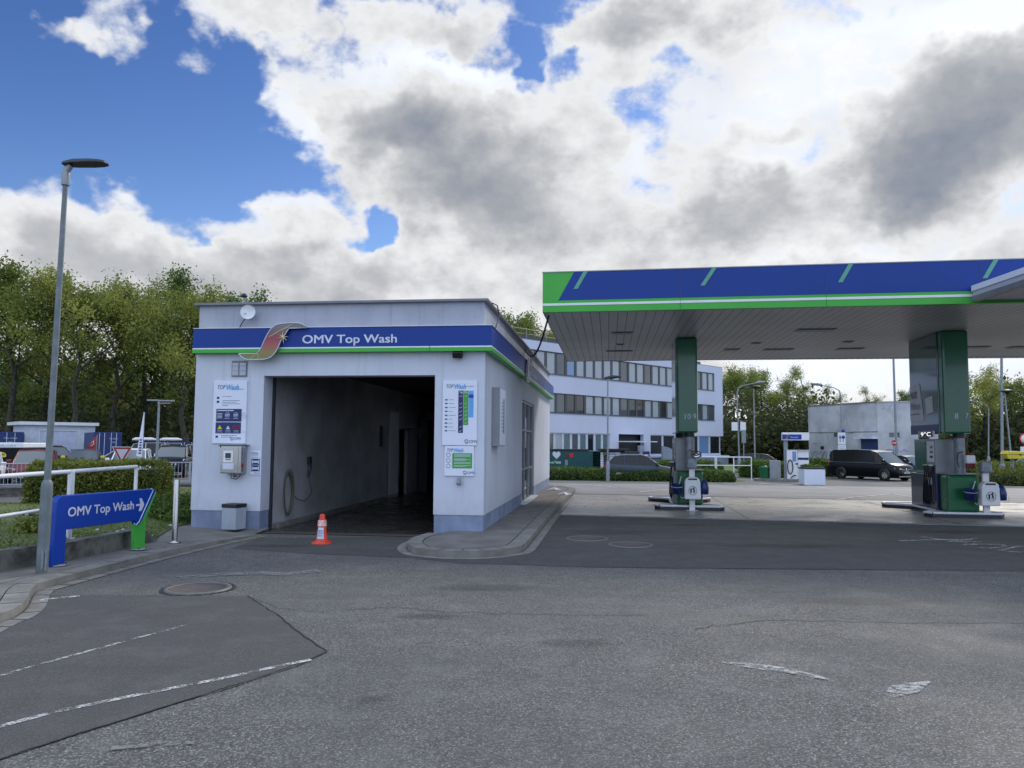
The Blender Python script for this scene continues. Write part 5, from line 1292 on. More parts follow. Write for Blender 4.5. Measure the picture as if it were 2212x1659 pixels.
def car(name, label, cat, px, py, Y, ang, L, Wd, Ht, paint, style, group=None, plate=None, rails=False, wr=.33, grille='bar', mirror=None, loc=None):
    p = gp(px, py) if Y is None else at(px, py, Y)
    if loc: p = Vector(loc)
    t = thing(name, label, cat, (p.x, p.y, gz(p.x, p.y)+.015), ang, group)
    st = STY[style]; hw = Wd/2
    def X(f): return L/2-f*L
    def plan(f): return hw*(.80+.2*sm(0, .10, f))*(1-.14*sm(.90, 1., f)) if style != 'van' else hw*(.84+.16*sm(0, .09, f))*(1-.05*sm(.95, 1., f))
    def top(f):
        b_ = st['body']
        for i in range(len(b_)-1):
            if b_[i][0] <= f <= b_[i+1][0]:
                k = (f-b_[i][0])/(b_[i+1][0]-b_[i][0]); return (b_[i][1]+(b_[i+1][1]-b_[i][1])*k)*Ht, (b_[i][2]+(b_[i+1][2]-b_[i][2])*k)*Ht*.85
        return b_[-1][1]*Ht, b_[-1][2]*Ht
    fs_ = sorted(set([round(b_[0], 4) for b_ in st['body']]+[.05, .15, .4, .6, .68, .84, .95]))
    mb = MB(); vs = []
    for f in fs_:
        zt, zb = top(f); w = plan(f); zm = zb+(zt-zb)*.55
        half = [(w*.86, zb), (w*.97, zb+.07), (w, zm), (w*.975, zt-.09), (w*.93, zt-.02), (w*.55, zt+.015), (0, zt+.03)]
        ring = half+[(-a, z) for a, z in reversed(half[:-1])]
        vs += [(X(f), a, z) for a, z in ring]
    n = 13; k = len(fs_)
    mb.add(vs, [(i*n+j, i*n+j+1, (i+1)*n+j+1, (i+1)*n+j) for i in range(k-1) for j in range(n-1)]+[(i*n, (i+1)*n, (i+1)*n+n-1, i*n+n-1) for i in range(k-1)]+[tuple(range(n)), tuple(range((k-1)*n, k*n))], smooth=True)
    body = mb.build('body', paint, t)
    # greenhouse
    hs_ = st['house']; G = []
    for i, (f, h) in enumerate(hs_):
        zt, _ = top(f); w = plan(f)*.93
        if h == 0: G.append((X(f), w*.93, zt-.01, w*.90, zt))
        else: G.append((X(f), w*.96, zt-.02, w*(.80 if style not in ('van', 'jeep') else .87), h*Ht))
    roof = MB(); sideg = {-1: MB(), 1: MB()}; ws = MB(); rg = MB()
    for i in range(len(G)-1):
        a, b_ = G[i], G[i+1]
        for s_ in (-1, 1):
            sideg[s_].add([(a[0], s_*a[1], a[2]), (b_[0], s_*b_[1], b_[2]), (b_[0], s_*b_[3], b_[4]), (a[0], s_*a[3], a[4])], [(0, 1, 2, 3)])
        cr = .035
        q = [(a[0], -a[3], a[4]), (a[0], 0, a[4]+cr*(hs_[i][1] > 0)), (a[0], a[3], a[4]), (b_[0], b_[3], b_[4]), (b_[0], 0, b_[4]+cr*(hs_[i+1][1] > 0)), (b_[0], -b_[3], b_[4])]
        (ws if i == 0 else rg if i == len(G)-2 else roof).add(q, [(0, 1, 4, 5), (1, 2, 3, 4)], smooth=True)
    for s_ in (-1, 1): sideg[s_].build('side_window', M['cglass'], t, fix=False)
    ws.build('windscreen', M['wshield'], t, fix=False); rg.build('rear_window', M['cglass'], t, fix=False)
    roof.build('roof', paint, t, fix=False)
    mb = MB()
    for s_ in (-1, 1):
        mb.tube([(g_[0], s_*(g_[3]+.004), g_[4]) for g_ in G], .022, 6)
        mb.tube([(G[0][0], s_*G[0][1], G[0][2]), (G[1][0], s_*G[1][3], G[1][4])], .026, 6)
        for fx, r_ in ((2.3 if style != 'van' else 1.3, .035), (3.2 if style != 'van' else 3., .04)):
            i = min(int(fx), len(G)-2); kk = fx-i; q = [G[i][m]+(G[i+1][m]-G[i][m])*kk for m in range(5)]
            mb.tube([(q[0], s_*q[1]*1.0, q[2]), (q[0]-.04, s_*q[3], q[4])], r_, 6)
    mb.build('window_pillars', paint, t)
    # wheels, arches
    for fx in (.17 if style != 'van' else .165, .80 if style != 'van' else .79):
        for s_ in (-1, 1):
            mb = MB(); mb.lathe([(wr*.8, -.05), (wr*1.16, -.05), (wr*1.16, .003), (wr*.8, .003), (wr*.8, -.05)], 24, (X(fx), s_*plan(fx)*1.0, wr*1.02), axis='Y', cap=False); mb.build('wheel_arch', M['black'], t)
            wheel(t, X(fx), s_*(plan(fx)-.088), wr, s_)
    # front and rear details
    zt0, zb0 = top(.03); wf = plan(0)
    mb = MB(); mb.box(X(0)-.10, X(0)+.012, -wf*.62, wf*.62, Ht*.22, Ht*.385, 0); mb.build('grille', M['black'], t, .02)
    mb = MB()
    for k2 in range(3): mb.box(X(0)+.0125, X(0)+.025, -wf*.58, wf*.58, Ht*(.275+.035*k2), Ht*(.285+.035*k2))
    mb.build('grille_bars', M['chrome'], t)
    if grille == 'star':
        mb = MB(); mb.tube([(X(0)+.04, math.cos(a)*.10, Ht*.33+math.sin(a)*.10) for a in np.linspace(0, 6.283, 22)], .012, 6, cap=False)
        for a in (90, 210, 330): mb.tube([(X(0)+.04, 0, Ht*.33), (X(0)+.04, math.cos(R(a))*.1, Ht*.33+math.sin(R(a))*.1)], .012, 5)
        mb.build('badge', M['chrome'], t)
    if grille == 'vee':
        mb = MB(); mb.tube([(X(0)+.04, -.36, Ht*.44), (X(0)+.05, -.2, Ht*.35), (X(0)+.05, -.08, Ht*.35)], .022, 6); mb.tube([(X(0)+.04, .36, Ht*.44), (X(0)+.05, .2, Ht*.35), (X(0)+.05, .08, Ht*.35)], .022, 6); mb.lathe([(.01, 0), (.08, 0), (.08, .02), (.01, .02)], 14, (X(0)+.04, 0, Ht*.40), axis='X'); mb.build('badge', M['chrome'], t)
    for s_ in (-1, 1):
        y0, y1 = sorted((s_*wf*.64, s_*wf*1.02)); zz = Ht*.40 if style != 'van' else Ht*.37
        mb = MB(); vs = [(X(0)+.02, s_*wf*.60, zz), (X(.035), s_*plan(.035)*1.01, zz+.03), (X(.035)-.05, s_*plan(.045)*.99, zz+.13), (X(0)-.02, s_*wf*.62, zz+.09)]
        mb.add(vs, [(0, 1, 2, 3)]); mb.build('headlight', M['headl'], t, fix=False)
        mb = MB(); mb.box(X(1)-.015, X(1)+.05, min(s_*plan(1)*.6, s_*plan(1)*.98), max(s_*plan(1)*.6, s_*plan(1)*.98), Ht*.48, Ht*.58); mb.build('tail_light', M['red'], t, .01)
        g1_ = G[0]; xm = g1_[0]-.12*(G[0][0]-G[1][0])-.1; mw = plan(.3)
        mb = MB(); mb.box(xm-.07, xm+.07, s_*mw*1.06-.10, s_*mw*1.06+.10, top(.3)[0]+.03, top(.3)[0]+.18); mb.build('mirror', mirror or paint, t, .04)
    pl_ = thing if False else None
    mb = MB(); mb.box(X(0)+.026, X(0)+.035, -.26, .26, Ht*.17 if style != 'van' else Ht*.24, (Ht*.17 if style != 'van' else Ht*.24)+.11); lp = mb.build('number_plate', M['white'], t)
    if plate: text(plate, t, X(0)+.037, -.20, (Ht*.17 if style != 'van' else Ht*.24)+.02, .07, M['ink'], w=.40, face='X', bold=.02)
    if rails:
        for s_ in (-1, 1): MB().tube([(G[1][0]-.1, s_*G[1][3]*.95, Ht*.97), (G[1][0]-.3, s_*G[1][3]*.97, Ht*1.03), (G[-2][0]+.1, s_*G[1][3]*.97, Ht*1.03), (G[-2][0], s_*G[1][3]*.95, Ht*.96)], .02, 6).build('roof_rail', M['greymetal'], t)
    mb = MB(); mb.box(X(0)-.02, X(0)+.022, -wf*.9, wf*.9, Ht*.12, Ht*.16); mb.build('bumper_lip', M['chrome'] if style == 'van' else M['black'], t, .01)
    if style == 'van':
        for s_ in (-1, 1): MB().tube([(X(.2), s_*plan(.2)*1.003, Ht*.565), (X(.6), s_*hw*1.003, Ht*.575), (X(.97), s_*plan(.97)*1.003, Ht*.575)], .012, 5).build('trim_strip', M['chrome'], t)
        for s_ in (-1, 1): MB().tube([(X(.2), s_*plan(.2)*.96, Ht*.10), (X(.75), s_*hw*.97, Ht*.10)], .03, 6).build('side_sill', M['black'], t)
    return t
def cpos(px, Y): return (at(px, 1000, Y).x, Y, 0)
def tocam(px): return math.atan2(-1., -ray(px, 1000).x/ray(px, 1000).y)
car('parked_van', 'black passenger van parked beside the planter, facing the pumps', 'van', 0, 0, None, math.atan2(-3.0, .85)+R(12), 5.14, 1.95, 1.9, M['cp_black'], 'van', plate='6AJ 2096', grille='star', wr=.35, loc=(gp(1862, 1040).x+1.9, gp(1862, 1040).y+2.9, 0))
car('parked_car', 'dark grey car half hidden behind the black van', 'car', 1965, 1030, None, math.atan2(-3, -.2)+R(25), 4.3, 1.8, 1.5, M['cp_bluegrey'], 'hatch', loc=cpos(1962, 54))
car('parked_car', 'dark car with bright roof behind the white railing', 'car', 1650, 1008, None, R(-20), 4.4, 1.8, 1.45, M['cp_grey'], 'hatch', loc=cpos(1648, 62))
car('parked_car', 'white car beyond the low shrubs at the right edge', 'car', 0, 0, None, R(190), 4.5, 1.8, 1.45, M['cp_white'], 'hatch', loc=cpos(2235, 58))
car('parked_car', 'blue grey hatchback parked in front of the white parcel lockers', 'car', 0, 0, None, R(-8), 4.3, 1.8, 1.5, M['cp_bluegrey'], 'hatch', rails=True, loc=cpos(1384, 46))
car('parked_car', 'small dark red car seen head on behind the hedge', 'car', 0, 0, None, tocam(78)-R(10), 4.0, 1.72, 1.5, M['cp_red'], 'hatch', loc=cpos(76, 37))
car('parked_car', 'black and silver estate car side on behind the red car', 'car', 0, 0, None, R(-28), 4.7, 1.85, 1.66, M['cp_black'], 'suv', rails=True, loc=cpos(102, 48))
car('parked_car', 'low grey car with yellow door mirrors behind the hedge', 'car', 0, 0, None, tocam(180)-R(6), 4.2, 1.8, 1.48, M['cp_grey'], 'sports', mirror=M['yellow'], loc=cpos(182, 43))
car('parked_car', 'silver white car behind the yield sign', 'car', 0, 0, None, tocam(285)-R(8), 4.4, 1.85, 1.56, M['cp_white'], 'hatch', loc=cpos(284, 40))
car('parked_car', 'long silver car bonnet between the grey car and the yield sign', 'car', 0, 0, None, R(-152), 4.4, 1.85, 1.42, M['cp_silver'], 'hatch', mirror=M['yellow'], loc=cpos(258, 48))
jp = car('off_road_car', 'boxy white off-road car with loaded roof rack behind the silver cars', 'car', 0, 0, None, R(203), 4.7, 1.9, 1.92, M['cp_silver'], 'jeep', loc=cpos(316, 53))
car('parked_car', 'black sport utility car with chrome vee grille left of the wash building', 'car', 0, 0, None, tocam(374)-R(11), 4.6, 1.85, 1.74, M['cp_black'], 'suv', rails=True, grille='vee', loc=cpos(377, 44))
car('parked_car', 'white car front at the left edge behind the fence', 'car', 0, 0, None, tocam(-40)-R(5), 4.2, 1.8, 1.45, M['cp_white'], 'hatch', loc=cpos(-46, 33))
mb = MB(); mb.box(-2.2, 1.0, -.7, .7, 1.98, 2.03)
for k in range(5): mb.box(-2.1+.7*k, -2.02+.7*k, -.8, .8, 2.03, 2.08)
mb.build('roof_rack', M['black'], jp)
for x0, x1 in ((-2.2, -.8), (-.6, .9)): MB().tube([(x0, .6, 2.13), (x0+.3, .6, 2.16), (x1-.2, .6, 2.16), (x1, .6, 2.12)], [.05, .11, .11, .05], 8).build('roof_load', M['cp_white'], jp)
# trailer with yellow mark
p = at(12, 1000, 44); z0 = gz(p.x, p.y)
t = thing('box_trailer', 'black box trailer with white lid and yellow oval mark at the far left', 'trailer', (p.x, p.y, z0), 0)
MB().box(-2.6, .92, 0, 2.2, .45, 1.55).build('box', M['cp_black'], t, .03); MB().box(-2.65, .95, -.05, 2.2, 1.56, 1.85).build('lid', M['white'], t, .05)
text('FOR LIFE, LOVE IT', t, -.75, -.055, 1.64, .09, M['ink'], w=1.35)
MB().plate([(-.28+math.cos(a)*.31, 1.12+max(-.09, math.sin(a)*.20)) for a in np.linspace(0, 6.2, 20)], -.02, -.001).build('yellow_mark', M['yellow'], t)
text('CAMEL', t, -.50, -.022, 1.13, .10, M['black'], w=.46, bold=.04)
for x in (-1.6, -.6): 
    MB().lathe([(.1, -.1), (.33, -.1), (.33, .1), (.1, .1)], 18, (x, .1, .34), axis='Y').build('wheel', M['rubber'], t)
# garage
Yg = 62
q0 = at(50, 1000, Yg); q1 = at(204, 1000, Yg); z0 = gz(q0.x, q0.y)
GF = Fr((q0.x, q0.y, 0), R(42)); gw = GF.P(204, 960)[0]; gh = at(120, 918, Yg).z
t = thing('garage', 'small white flat-roofed garage with roller door behind the parked cars', 'building', (q0.x, q0.y, z0), R(42))
dz_ = GF.P(87, 930)[1]-z0
mb = MB(); X0_, X1_ = GF.P(87, 930)[0], GF.P(168, 930)[0]
mb.box(0, X0_, 0, 5, 0, gh-z0); mb.box(X1_, gw, 0, 5, 0, gh-z0); mb.box(X0_, X1_, 0, 5, dz_, gh-z0); mb.build('wall', M['garage'], t)
MB().box(X0_+.002, X1_-.002, .06, .1, 0, dz_).build('roller_door', M['gdoor'], t)
mb = MB(); mb.box(X0_-.05, X0_, -.02, .05, 0, dz_+.05); mb.box(X1_, X1_+.05, -.02, .05, 0, dz_+.05); mb.box(X0_, X1_, -.02, .05, dz_, dz_+.05); mb.build('door_frame', M['white'], t)
MB().box(-.45, gw+.2, -.35, 5.2, gh-z0+.002, gh-z0+.26).build('roof', M['white'], t)
mb = MB(); a_ = at(53, 962, Yg); b_ = at(75, 972, Yg); mb.box(.25, GF.P(75, 960)[0], -.01, .02, b_.z-z0-.4, a_.z-z0-.25); mb.build('window', M['glass'], t)
mb = MB(); mb.box(0, X0_-.1, -.025, -.001, at(60, 960, Yg).z-z0-.05, at(60, 960, Yg).z-z0+.03); mb.build('trim', M['white'], t)
MB().box(gw-.8, gw-.45, -.03, -.001, .95, 1.05).build('vent', M['black'], t)
# containers
def container(lab, px0, px1, Y, pytop, ang=0, txt=True, hd=6.):
    a = at(px0, pytop, Y); ang = ang or R(35); z0 = gz(a.x, a.y); w = Fr((a.x, a.y, 0), ang).P(px1, pytop)[0]; h = a.z-z0
    t = thing('shipping_container', lab, 'container', (a.x, a.y, z0), ang)
    mb = MB(); n = int(w/.28); mb.box(0, w, .061, hd, .12, h-.02)
    for i in range(n): mb.box(i*w/n+.02, i*w/n+w/n*.5, .03, .0605, .2, h-.12)
    mb.build('body', M['contblue'], t)
    mb = MB(); mb.box(0, w, 0, .08, h-.14, h); mb.box(0, w, 0, .08, .02, .18); mb.box(0, .10, 0, .08, .18, h-.14); mb.box(w-.1, w, 0, .08, .18, h-.14); mb.build('frame', M['contblue'], t)
    for fx in (.20, .38, .62, .80):
        MB().tube([(w*fx, -.01, .1), (w*fx, -.01, h-.06)], .022, 6).build('lock_bar', M['letter'], t)
    if txt:
        text('TGGU 2334668', t, w*.55, .025, h*.80, .10, M['letter'], w=w*.30); text('22G1', t, w*.66, .025, h*.70, .10, M['letter'])
    return t
container('blue shipping container left of the white garage', -46, 52, 58, 932)
container('blue shipping container right of the white garage, doors with white lettering', 203, 264, 58, 933)
container('low dark blue container behind the black sport utility car', 372, 440, 60, 954, txt=False)
container('dark grey box container behind the off-road car', 330, 371, 60, 950, txt=False)
# red flag, feather flag, yield sign, small lamp
p = at(207, 1000, 44); z0 = gz(p.x, p.y)
t = thing('red_flag', 'red banner flag hanging on a thin pole before the blue container', 'flag', (p.x, p.y, z0), 0)
MB().tube([(0, 0, 0), (0, 0, at(207, 938, 44).z-z0)], .02, 6).build('pole', M['greymetal'], t)
zt_ = at(207, 941, 44).z-z0; mb = MB(); vs = []
for i in range(9):
    k = i/8; wv = .12+.36*math.sin(min(1, k*1.6)*1.57)*(1-.25*math.sin(k*6)); vs += [(0, .0, zt_-k*1.0), (-wv, .05*math.sin(k*9), zt_-k*1.0-.03)]
mb.add(vs, [(2*i, 2*i+1, 2*i+3, 2*i+2) for i in range(8)]); mb.build('banner', mat('flag_red', (.34, .05, .05), .7), t, fix=False)
MB().tube([(-.25, -.08, zt_-.4), (-.15, -.08, zt_-.3), (-.12, -.08, zt_-.5), (-.3, -.08, zt_-.6)], .02, 5).build('emblem', M['letter'], t)
p = at(307, 1000, 38); z0 = gz(p.x, p.y); zt_ = at(303, 890, 38).z-z0; zb_ = at(303, 985, 38).z-z0
t = thing('feather_flag', 'tall thin white feather flag with blue print between hedge and cars', 'flag', (p.x, p.y, z0), 0)
MB().tube([(0, 0, 0), (0, 0, zb_), (.02, 0, zt_)], .018, 6).build('pole', M['greymetal'], t)
MB().plate([(-.02, zt_), (-.30, zb_), (.0, zb_-.05), (.02, zt_-.1)], -.01, .0).build('banner', M['board'], t)
mb = MB()
for k in range(6): mb.box(-.20+.01*k, -.06, -.014, -.0105, zb_+.1+.13*k, zb_+.18+.13*k)
mb.build('print', M['navy'], t)
p = at(263, 1000, 30); z0 = gz(p.x, p.y); zt_ = at(263, 965, 30).z-z0
t = thing('yield_sign', 'red and white triangular yield sign rising behind the clipped hedge', 'road sign', (p.x, p.y, z0), 0)
MB().tube([(0, .03, 0), (0, .03, zt_)], .03, 8).build('post', M['galv'], t)
def tri(s_, dz=0): return [(-.40*s_, zt_-(1-s_)*.24), (.40*s_, zt_-(1-s_)*.24), (0, zt_-.70*s_-(1-s_)*.24)]
MB().plate(tri(1), -.012, 0, 0).build('plate', M['white'], t); MB().plate(tri(.93), -.016, -.0125).build('red_border', mat('sign_red', (.28, .015, .02), .4), t); MB().plate(tri(.60), -.020, -.0165).build('white_field', mat('sign_field', (.50, .52, .58), .5), t)
p = at(337, 1026, 34); z0 = gz(p.x, p.y); hh2 = at(344, 866, 34).z-z0
t = thing('street_lamp', 'street lamp with flat double head and thick base behind the fence', 'street lamp', (p.x, p.y, z0), 0)
mb = MB(); mb.tube([(0, 0, 0), (0, 0, hh2)], [.07, .045], 10); mb.build('pole', M['galv'], t); MB().lathe([(.16, 0), (.16, 1.0), (.12, 1.12), (.05, 1.18)], 14, (0, 0, .0)).build('base_section', M['galv'], t)
mb = MB(); mb.box(-.5, -.05, -.1, .1, hh2, hh2+.06); mb.box(.05, .65, -.1, .1, hh2-.02, hh2+.04); mb.box(-.05, .5, -.05, .05, hh2-.12, hh2-.08); mb.build('lamp_head', M['greymetal'], t)
# ---------------------------------------------------------------- fences on the left
def fence(name, label, P0, P1, h, zb, wall, mt, pitch=.13, post=2.2, rail2=False, bars=True):
    d = P1-P0; L = d.length; a = math.atan2(d.y, d.x)
    t = thing(name, label, 'fence', (P0.x, P0.y, zb), a)
    mb = MB(); mb.tube([(0, 0, h), (L, 0, h)], .022, 6); mb.build('rail', mt, t); mb = MB(); mb.tube([(0, 0, .07), (L, 0, .07)], .022, 6); mb.build('rail', mt, t)
    mb = MB(); x = .05
    while x < L: mb.box(x-.009, x+.009, -.009, .009, .07, h); x += pitch
    o = mb.build('bars', mt, t); o['kind'] = 'stuff'
    x = 0
    while x <= L+.01: MB().tube([(x, 0, -.05), (x, 0, h+.04)], .035, 8).build('post', mt, t); x += post
    return t
M['fence_g'] = mat('fence_grey', (.40, .44, .50), .5, .2)
def onp2(px, py, z): return pt(px, py, z)
fa, fb = pt(-120, 1078, -.33), pt(0, 1078, -.33)
Yf0, Yf1 = 27.0, 30.5
a = Vector((at(-200, 1000, Yf0-1.).x, Yf0-1., 0)); b = Vector((at(425, 1000, Yf1).x, Yf1, 0))
wl = thing('low_stone_wall', 'long low rough stone wall with grey coping behind the hedge', 'wall', (a.x, a.y, -.45), math.atan2((b-a).y, (b-a).x))
Lw = (b-a).length; mb = MB(); g_ = random.Random(3)
MB().box(0, Lw, .05, .3, 0, .40).build('core', M['brick'], wl); mb = MB()
for r_ in range(4):
    x = g_.uniform(-.3, 0)
    while x < Lw: l_ = g_.uniform(.25, .5); mb.box(max(0, x), min(Lw, x+l_-.03), .02+g_.uniform(0, .02), .0505, .01+r_*.1, .09+r_*.1); x += l_
mb.build('stones', M['brick'], wl); MB().box(-.02, Lw+.02, -.02, .34, .401, .47).build('coping', M['kerb'], wl)
fence('bar_fence', 'grey metal bar fence on the low stone wall behind the hedge', a+Vector((0, .15, 0)), b+Vector((0, .15, 0)), .81, .01, None, M['fence_g'])
# shrubs right behind
# ---------------------------------------------------------------- hedges
def hedge(name, label, cat, A_, B_, depth, h, n, size, m, seed, z=None, wob=.06, rnd_end=.25, flatm=.0, group=None, core=.88, kind=None):
    d = Vector((B_[0]-A_[0], B_[1]-A_[1], 0)); L = d.length; a = math.atan2(d.y, d.x); z0 = gz(A_[0], A_[1]) if z is None else z
    t = thing(name, label, cat, (A_[0], A_[1], z0), a, group)
    g = np.random.default_rng(seed)
    mb = MB(); nx_ = max(6, int(L/.4)); ring = []
    prof = [(0, 0), (-.02, .35), (.02, .8), (.12, .97), (.5, 1.), (.88, .97), (.98, .8), (1.02, .35), (1, 0)]
    vs = []
    for i in range(nx_+1):
        k = i/nx_; e_ = min(1, min(k, 1-k)*L/rnd_end) if rnd_end else 1; s_ = .75+.25*math.sqrt(max(0, 1-(1-e_)**2))
        hn = 1+.05*math.sin(i*1.7+seed)
        for u, v in prof: vs.append((k*L*1.0, (.5+(u-.5)*s_*core)*depth, v*h*core*s_*hn))
    w = len(prof)
    mb.add(vs, [(i*w+j, i*w+j+1, (i+1)*w+j+1, (i+1)*w+j) for i in range(nx_) for j in range(w-1)]+[tuple(range(w)), tuple(range(nx_*w, nx_*w+w))])
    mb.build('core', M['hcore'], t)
    # leaves over the shell
    u = g.random(n); sel = g.random(n); P = np.zeros((n, 3))
    areas = np.array([L*h, L*depth, L*h*.5, depth*h, depth*h]); c = np.cumsum(areas/areas.sum())
    f = np.searchsorted(c, sel); r1, r2 = g.random(n), g.random(n)
    P[:, 0] = r1*L; 
    for k in range(5):
        q = f == k
        if k == 0: P[q, 1] = 0; P[q, 2] = r2[q]*h
        elif k == 1: P[q, 1] = r2[q]*depth; P[q, 2] = h
        elif k == 2: P[q, 1] = depth; P[q, 2] = r2[q]*h
        else: P[q, 0] = 0 if k == 3 else L; P[q, 1] = r1[q]*depth; P[q, 2] = r2[q]*h
    # rounding of the shoulders
    cy_ = np.clip((P[:, 2]/h-.75)/.25, 0, 1); P[:, 1] = depth/2+(P[:, 1]-depth/2)*(1-.14*cy_**2)
    ce = np.clip(np.minimum(P[:, 0], L-P[:, 0])/max(rnd_end, .01), 0, 1); P[:, 2] *= .86+.14*np.sqrt(1-(1-ce)**2)
    wv = np.sin(P[:, 0]*2.3+seed)*.5+np.sin(P[:, 0]*5.1+P[:, 1]*4)*.5
    P += g.normal(0, wob, (n, 3)); P[:, 2] += wv*wob*.9*(P[:, 2]/h); P[:, 2] = np.maximum(P[:, 2], .01)
    leafquads(P, size, g, flatm, 'foliage', m, t); return t
ha = pt(50, 1100, .1); hb_ = pt(333, 1098, .1)
hedge('clipped_hedge', 'large clipped evergreen hedge block behind the white railing', 'hedge', (ha.x, ha.y), (hb_.x, hb_.y+.1), 1.5, at(300, 994, ha.y).z-.10, 26000, .030, M['hedge'], 2, z=0.0, wob=.035, rnd_end=.2)
# right: long low hedge beyond the apron
h0 = gp(1170, 1037); h1 = gp(1585, 1042)
hh_ = (at(1300, 1015, h0.y).z-gz(h0.x, h0.y))*.94
hedge('low_hedge', 'long low dark hedge along the lane beyond the pumps', 'hedge', (h0.x-.5, h0.y), (h1.x, h1.y), 3., hh_, 30000, .055, M['hedge2'], 4, wob=.06, rnd_end=1.)
h2 = gp(1410, 1030); h3 = gp(1562, 1032); h2.y += 4; h3.y += 4
hedge('low_hedge', 'bright green upper hedge behind the long low hedge', 'hedge', (at(1405, 1000, h2.y).x, h2.y), (at(1560, 1000, h3.y).x, h3.y), 2.5, at(1450, 1001, h2.y).z-gz(h2.x, h2.y), 16000, .06, M['laurel'] if 'laurel' in M else M['hedge2'], 5, wob=.08, rnd_end=.8)
s0_ = gp(1600, 1031); s1_ = gp(1690, 1034)
hedge('laurel_bush', 'glossy rounded laurel bush left of the white pump', 'bush', (s0_.x, s0_.y), (s1_.x, s1_.y), 2.4, at(1640, 1002, s0_.y).z-gz(s0_.x, s0_.y), 16000, .07, M['hedge2'], 6, wob=.10, rnd_end=.9)
s0_ = gp(1740, 1034); s1_ = gp(1815, 1034); s0_.y += 3; s1_.y += 3
hedge('laurel_bush', 'pale green bush between the white pump and the black van', 'bush', (at(1742, 1000, s0_.y).x, s0_.y), (at(1812, 1000, s1_.y).x, s1_.y), 2.4, at(1780, 998, s0_.y).z-gz(s0_.x, s0_.y), 13000, .07, M['hedge2'], 7, wob=.10, rnd_end=.9)
s0_ = gp(2108, 1048); s1_ = gp(2212, 1056)
hedge('ground_shrub', 'low dark shrubs beyond the right waste bin', 'bush', (s0_.x, s0_.y), (s1_.x+9, s1_.y-1.), 6., .75, 34000, .05, M['hedge'], 8, wob=.08, rnd_end=.6)
s0_ = at(2112, 1000, 48); s1_ = at(2240, 1000, 48)
hedge('ground_shrub', 'second row of low shrubs behind the yellow bin', 'bush', (s0_.x, s0_.y), (s1_.x+4, s1_.y), 4., 1.0, 16000, .06, M['hedge'], 9, wob=.10, rnd_end=.6)
# verge grass behind the hedges
def verge(name, pts_, n):
    return struct(drape(name, [(Vector((x0, y, 0)), Vector((x1, y, 0))) for x0, x1, y in pts_], M['verge'], .02, n))
M['verge'] = mat('verge_grass', (.10, .15, .035), .95, c2=(.055, .09, .02), scale=1.5, bmp=.6, bs=12)
verge('verge', [(h0.x-1, h1.x+1.5, h0.y+.3), (h0.x-1, h1.x+2.5, h0.y+8)], 4)
verge('verge', [(at(1560, 1000, 60).x, at(1860, 1000, 60).x, 60), (at(1560, 1000, 90).x, at(1900, 1000, 90).x, 90)], 4)
verge('verge', [(at(2080, 1000, 41).x, at(2400, 1000, 41).x, 41.5), (at(2060, 1000, 54).x, at(2500, 1000, 54).x, 54)], 4)
verge('verge', [(-60, -4.6, 62), (-80, -4., 120)], 4)
# ---------------------------------------------------------------- charging / LPG island
ci = gp(1712, 1040); ci2 = gp(1752, 1046)
a = math.atan2(-1.1, 3.3)
I = Fr((ci.x, ci.y, 0), R(-14)); zi = gz(ci.x, ci.y)
t = thing('pump_island', 'low kerbed island carrying the white auxiliary pump', 'island', (ci.x, ci.y, zi), I.a)
MB().prism([(-2.2, .1), (-1.6, -.35), (1.3, -.45), (1.5, .2), (1.3, 1.0), (-1.6, 1.1), (-2.2, .7)], -.02, .14).build('kerb', M['kerb'], t, .02)
zt_ = at(1725, 972, ci.y).z
t = thing('auxiliary_pump', 'white upright vacuum or gas pump cabinet with black hose', 'pump', (ci.x, ci.y, zi+.14), I.a); hp2 = zt_-zi-.14
MB().box(-.30, .30, 0, .55, 0, hp2-.03).build('cabinet', M['white'], t, .02); MB().box(.32, .98, .1, .6, 0.02, hp2-.02).build('cabinet', M['white'], t, .02)
MB().box(-.32, 1.0, -.01, .62, hp2-.028, hp2).build('top', M['letter'], t)
MB().box(.02, .24, -.006, -.001, hp2*.60, hp2*.95).build('display', M['glassb'], t); MB().box(.34, .96, .09, .0995, hp2*.66, hp2*.74).build('blue_label', M['navy'], t)
MB().box(.2, .34, -.03, -.001, hp2*.5, hp2*.55).build('holder', M['black'], t)
mb = MB(); mb.tube([(-.12+math.cos(q)*.15, -.06, hp2*.42+math.sin(q)*.42) for q in np.linspace(-1.5, 5.2, 26)], .03, 7); mb.tube([(-.1, -.06, .05), (-.0, -.06, .18), (.2, -.06, .25)], .03, 7); mb.build('hose', M['rubber'], t)
cx2 = lambda x, y: ((2950+x/3.318)/1.8083, (1450+y/3.318)/1.8083)
pz = I.P(*cx2(395, 895), .2); 
t = thing('pump_sign', 'small blue and white sign box on a post above the white pump', 'sign', tuple(I.w(pz[0], .3, zi+.14)), I.a)
z1_ = I.P(*cx2(395, 895), .3)[1]-zi-.14; z2_ = I.P(*cx2(395, 795), .3)[1]-zi-.14
MB().box(-.12, .12, -.07, .07, 0, z1_).build('post', M['galv'], t, .01)
MB().box(-.22, 1.35, -.25, .25, z1_, z2_).build('sign_box', M['white'], t, .02); MB().box(-.21, .9, -.256, -.2505, z1_+.05, z2_-.12).build('blue_face', M['blue'], t)
text('Vysavač', t, .25, -.257, z1_+.14, .10, M['letter'], w=.45); MB().plate([(-.05, z1_+.05), (.08, z1_+.05), (.2, z2_-.12), (.06, z2_-.12)], -.262, -.2565).build('red_ribbon', M['ribbon'], t)
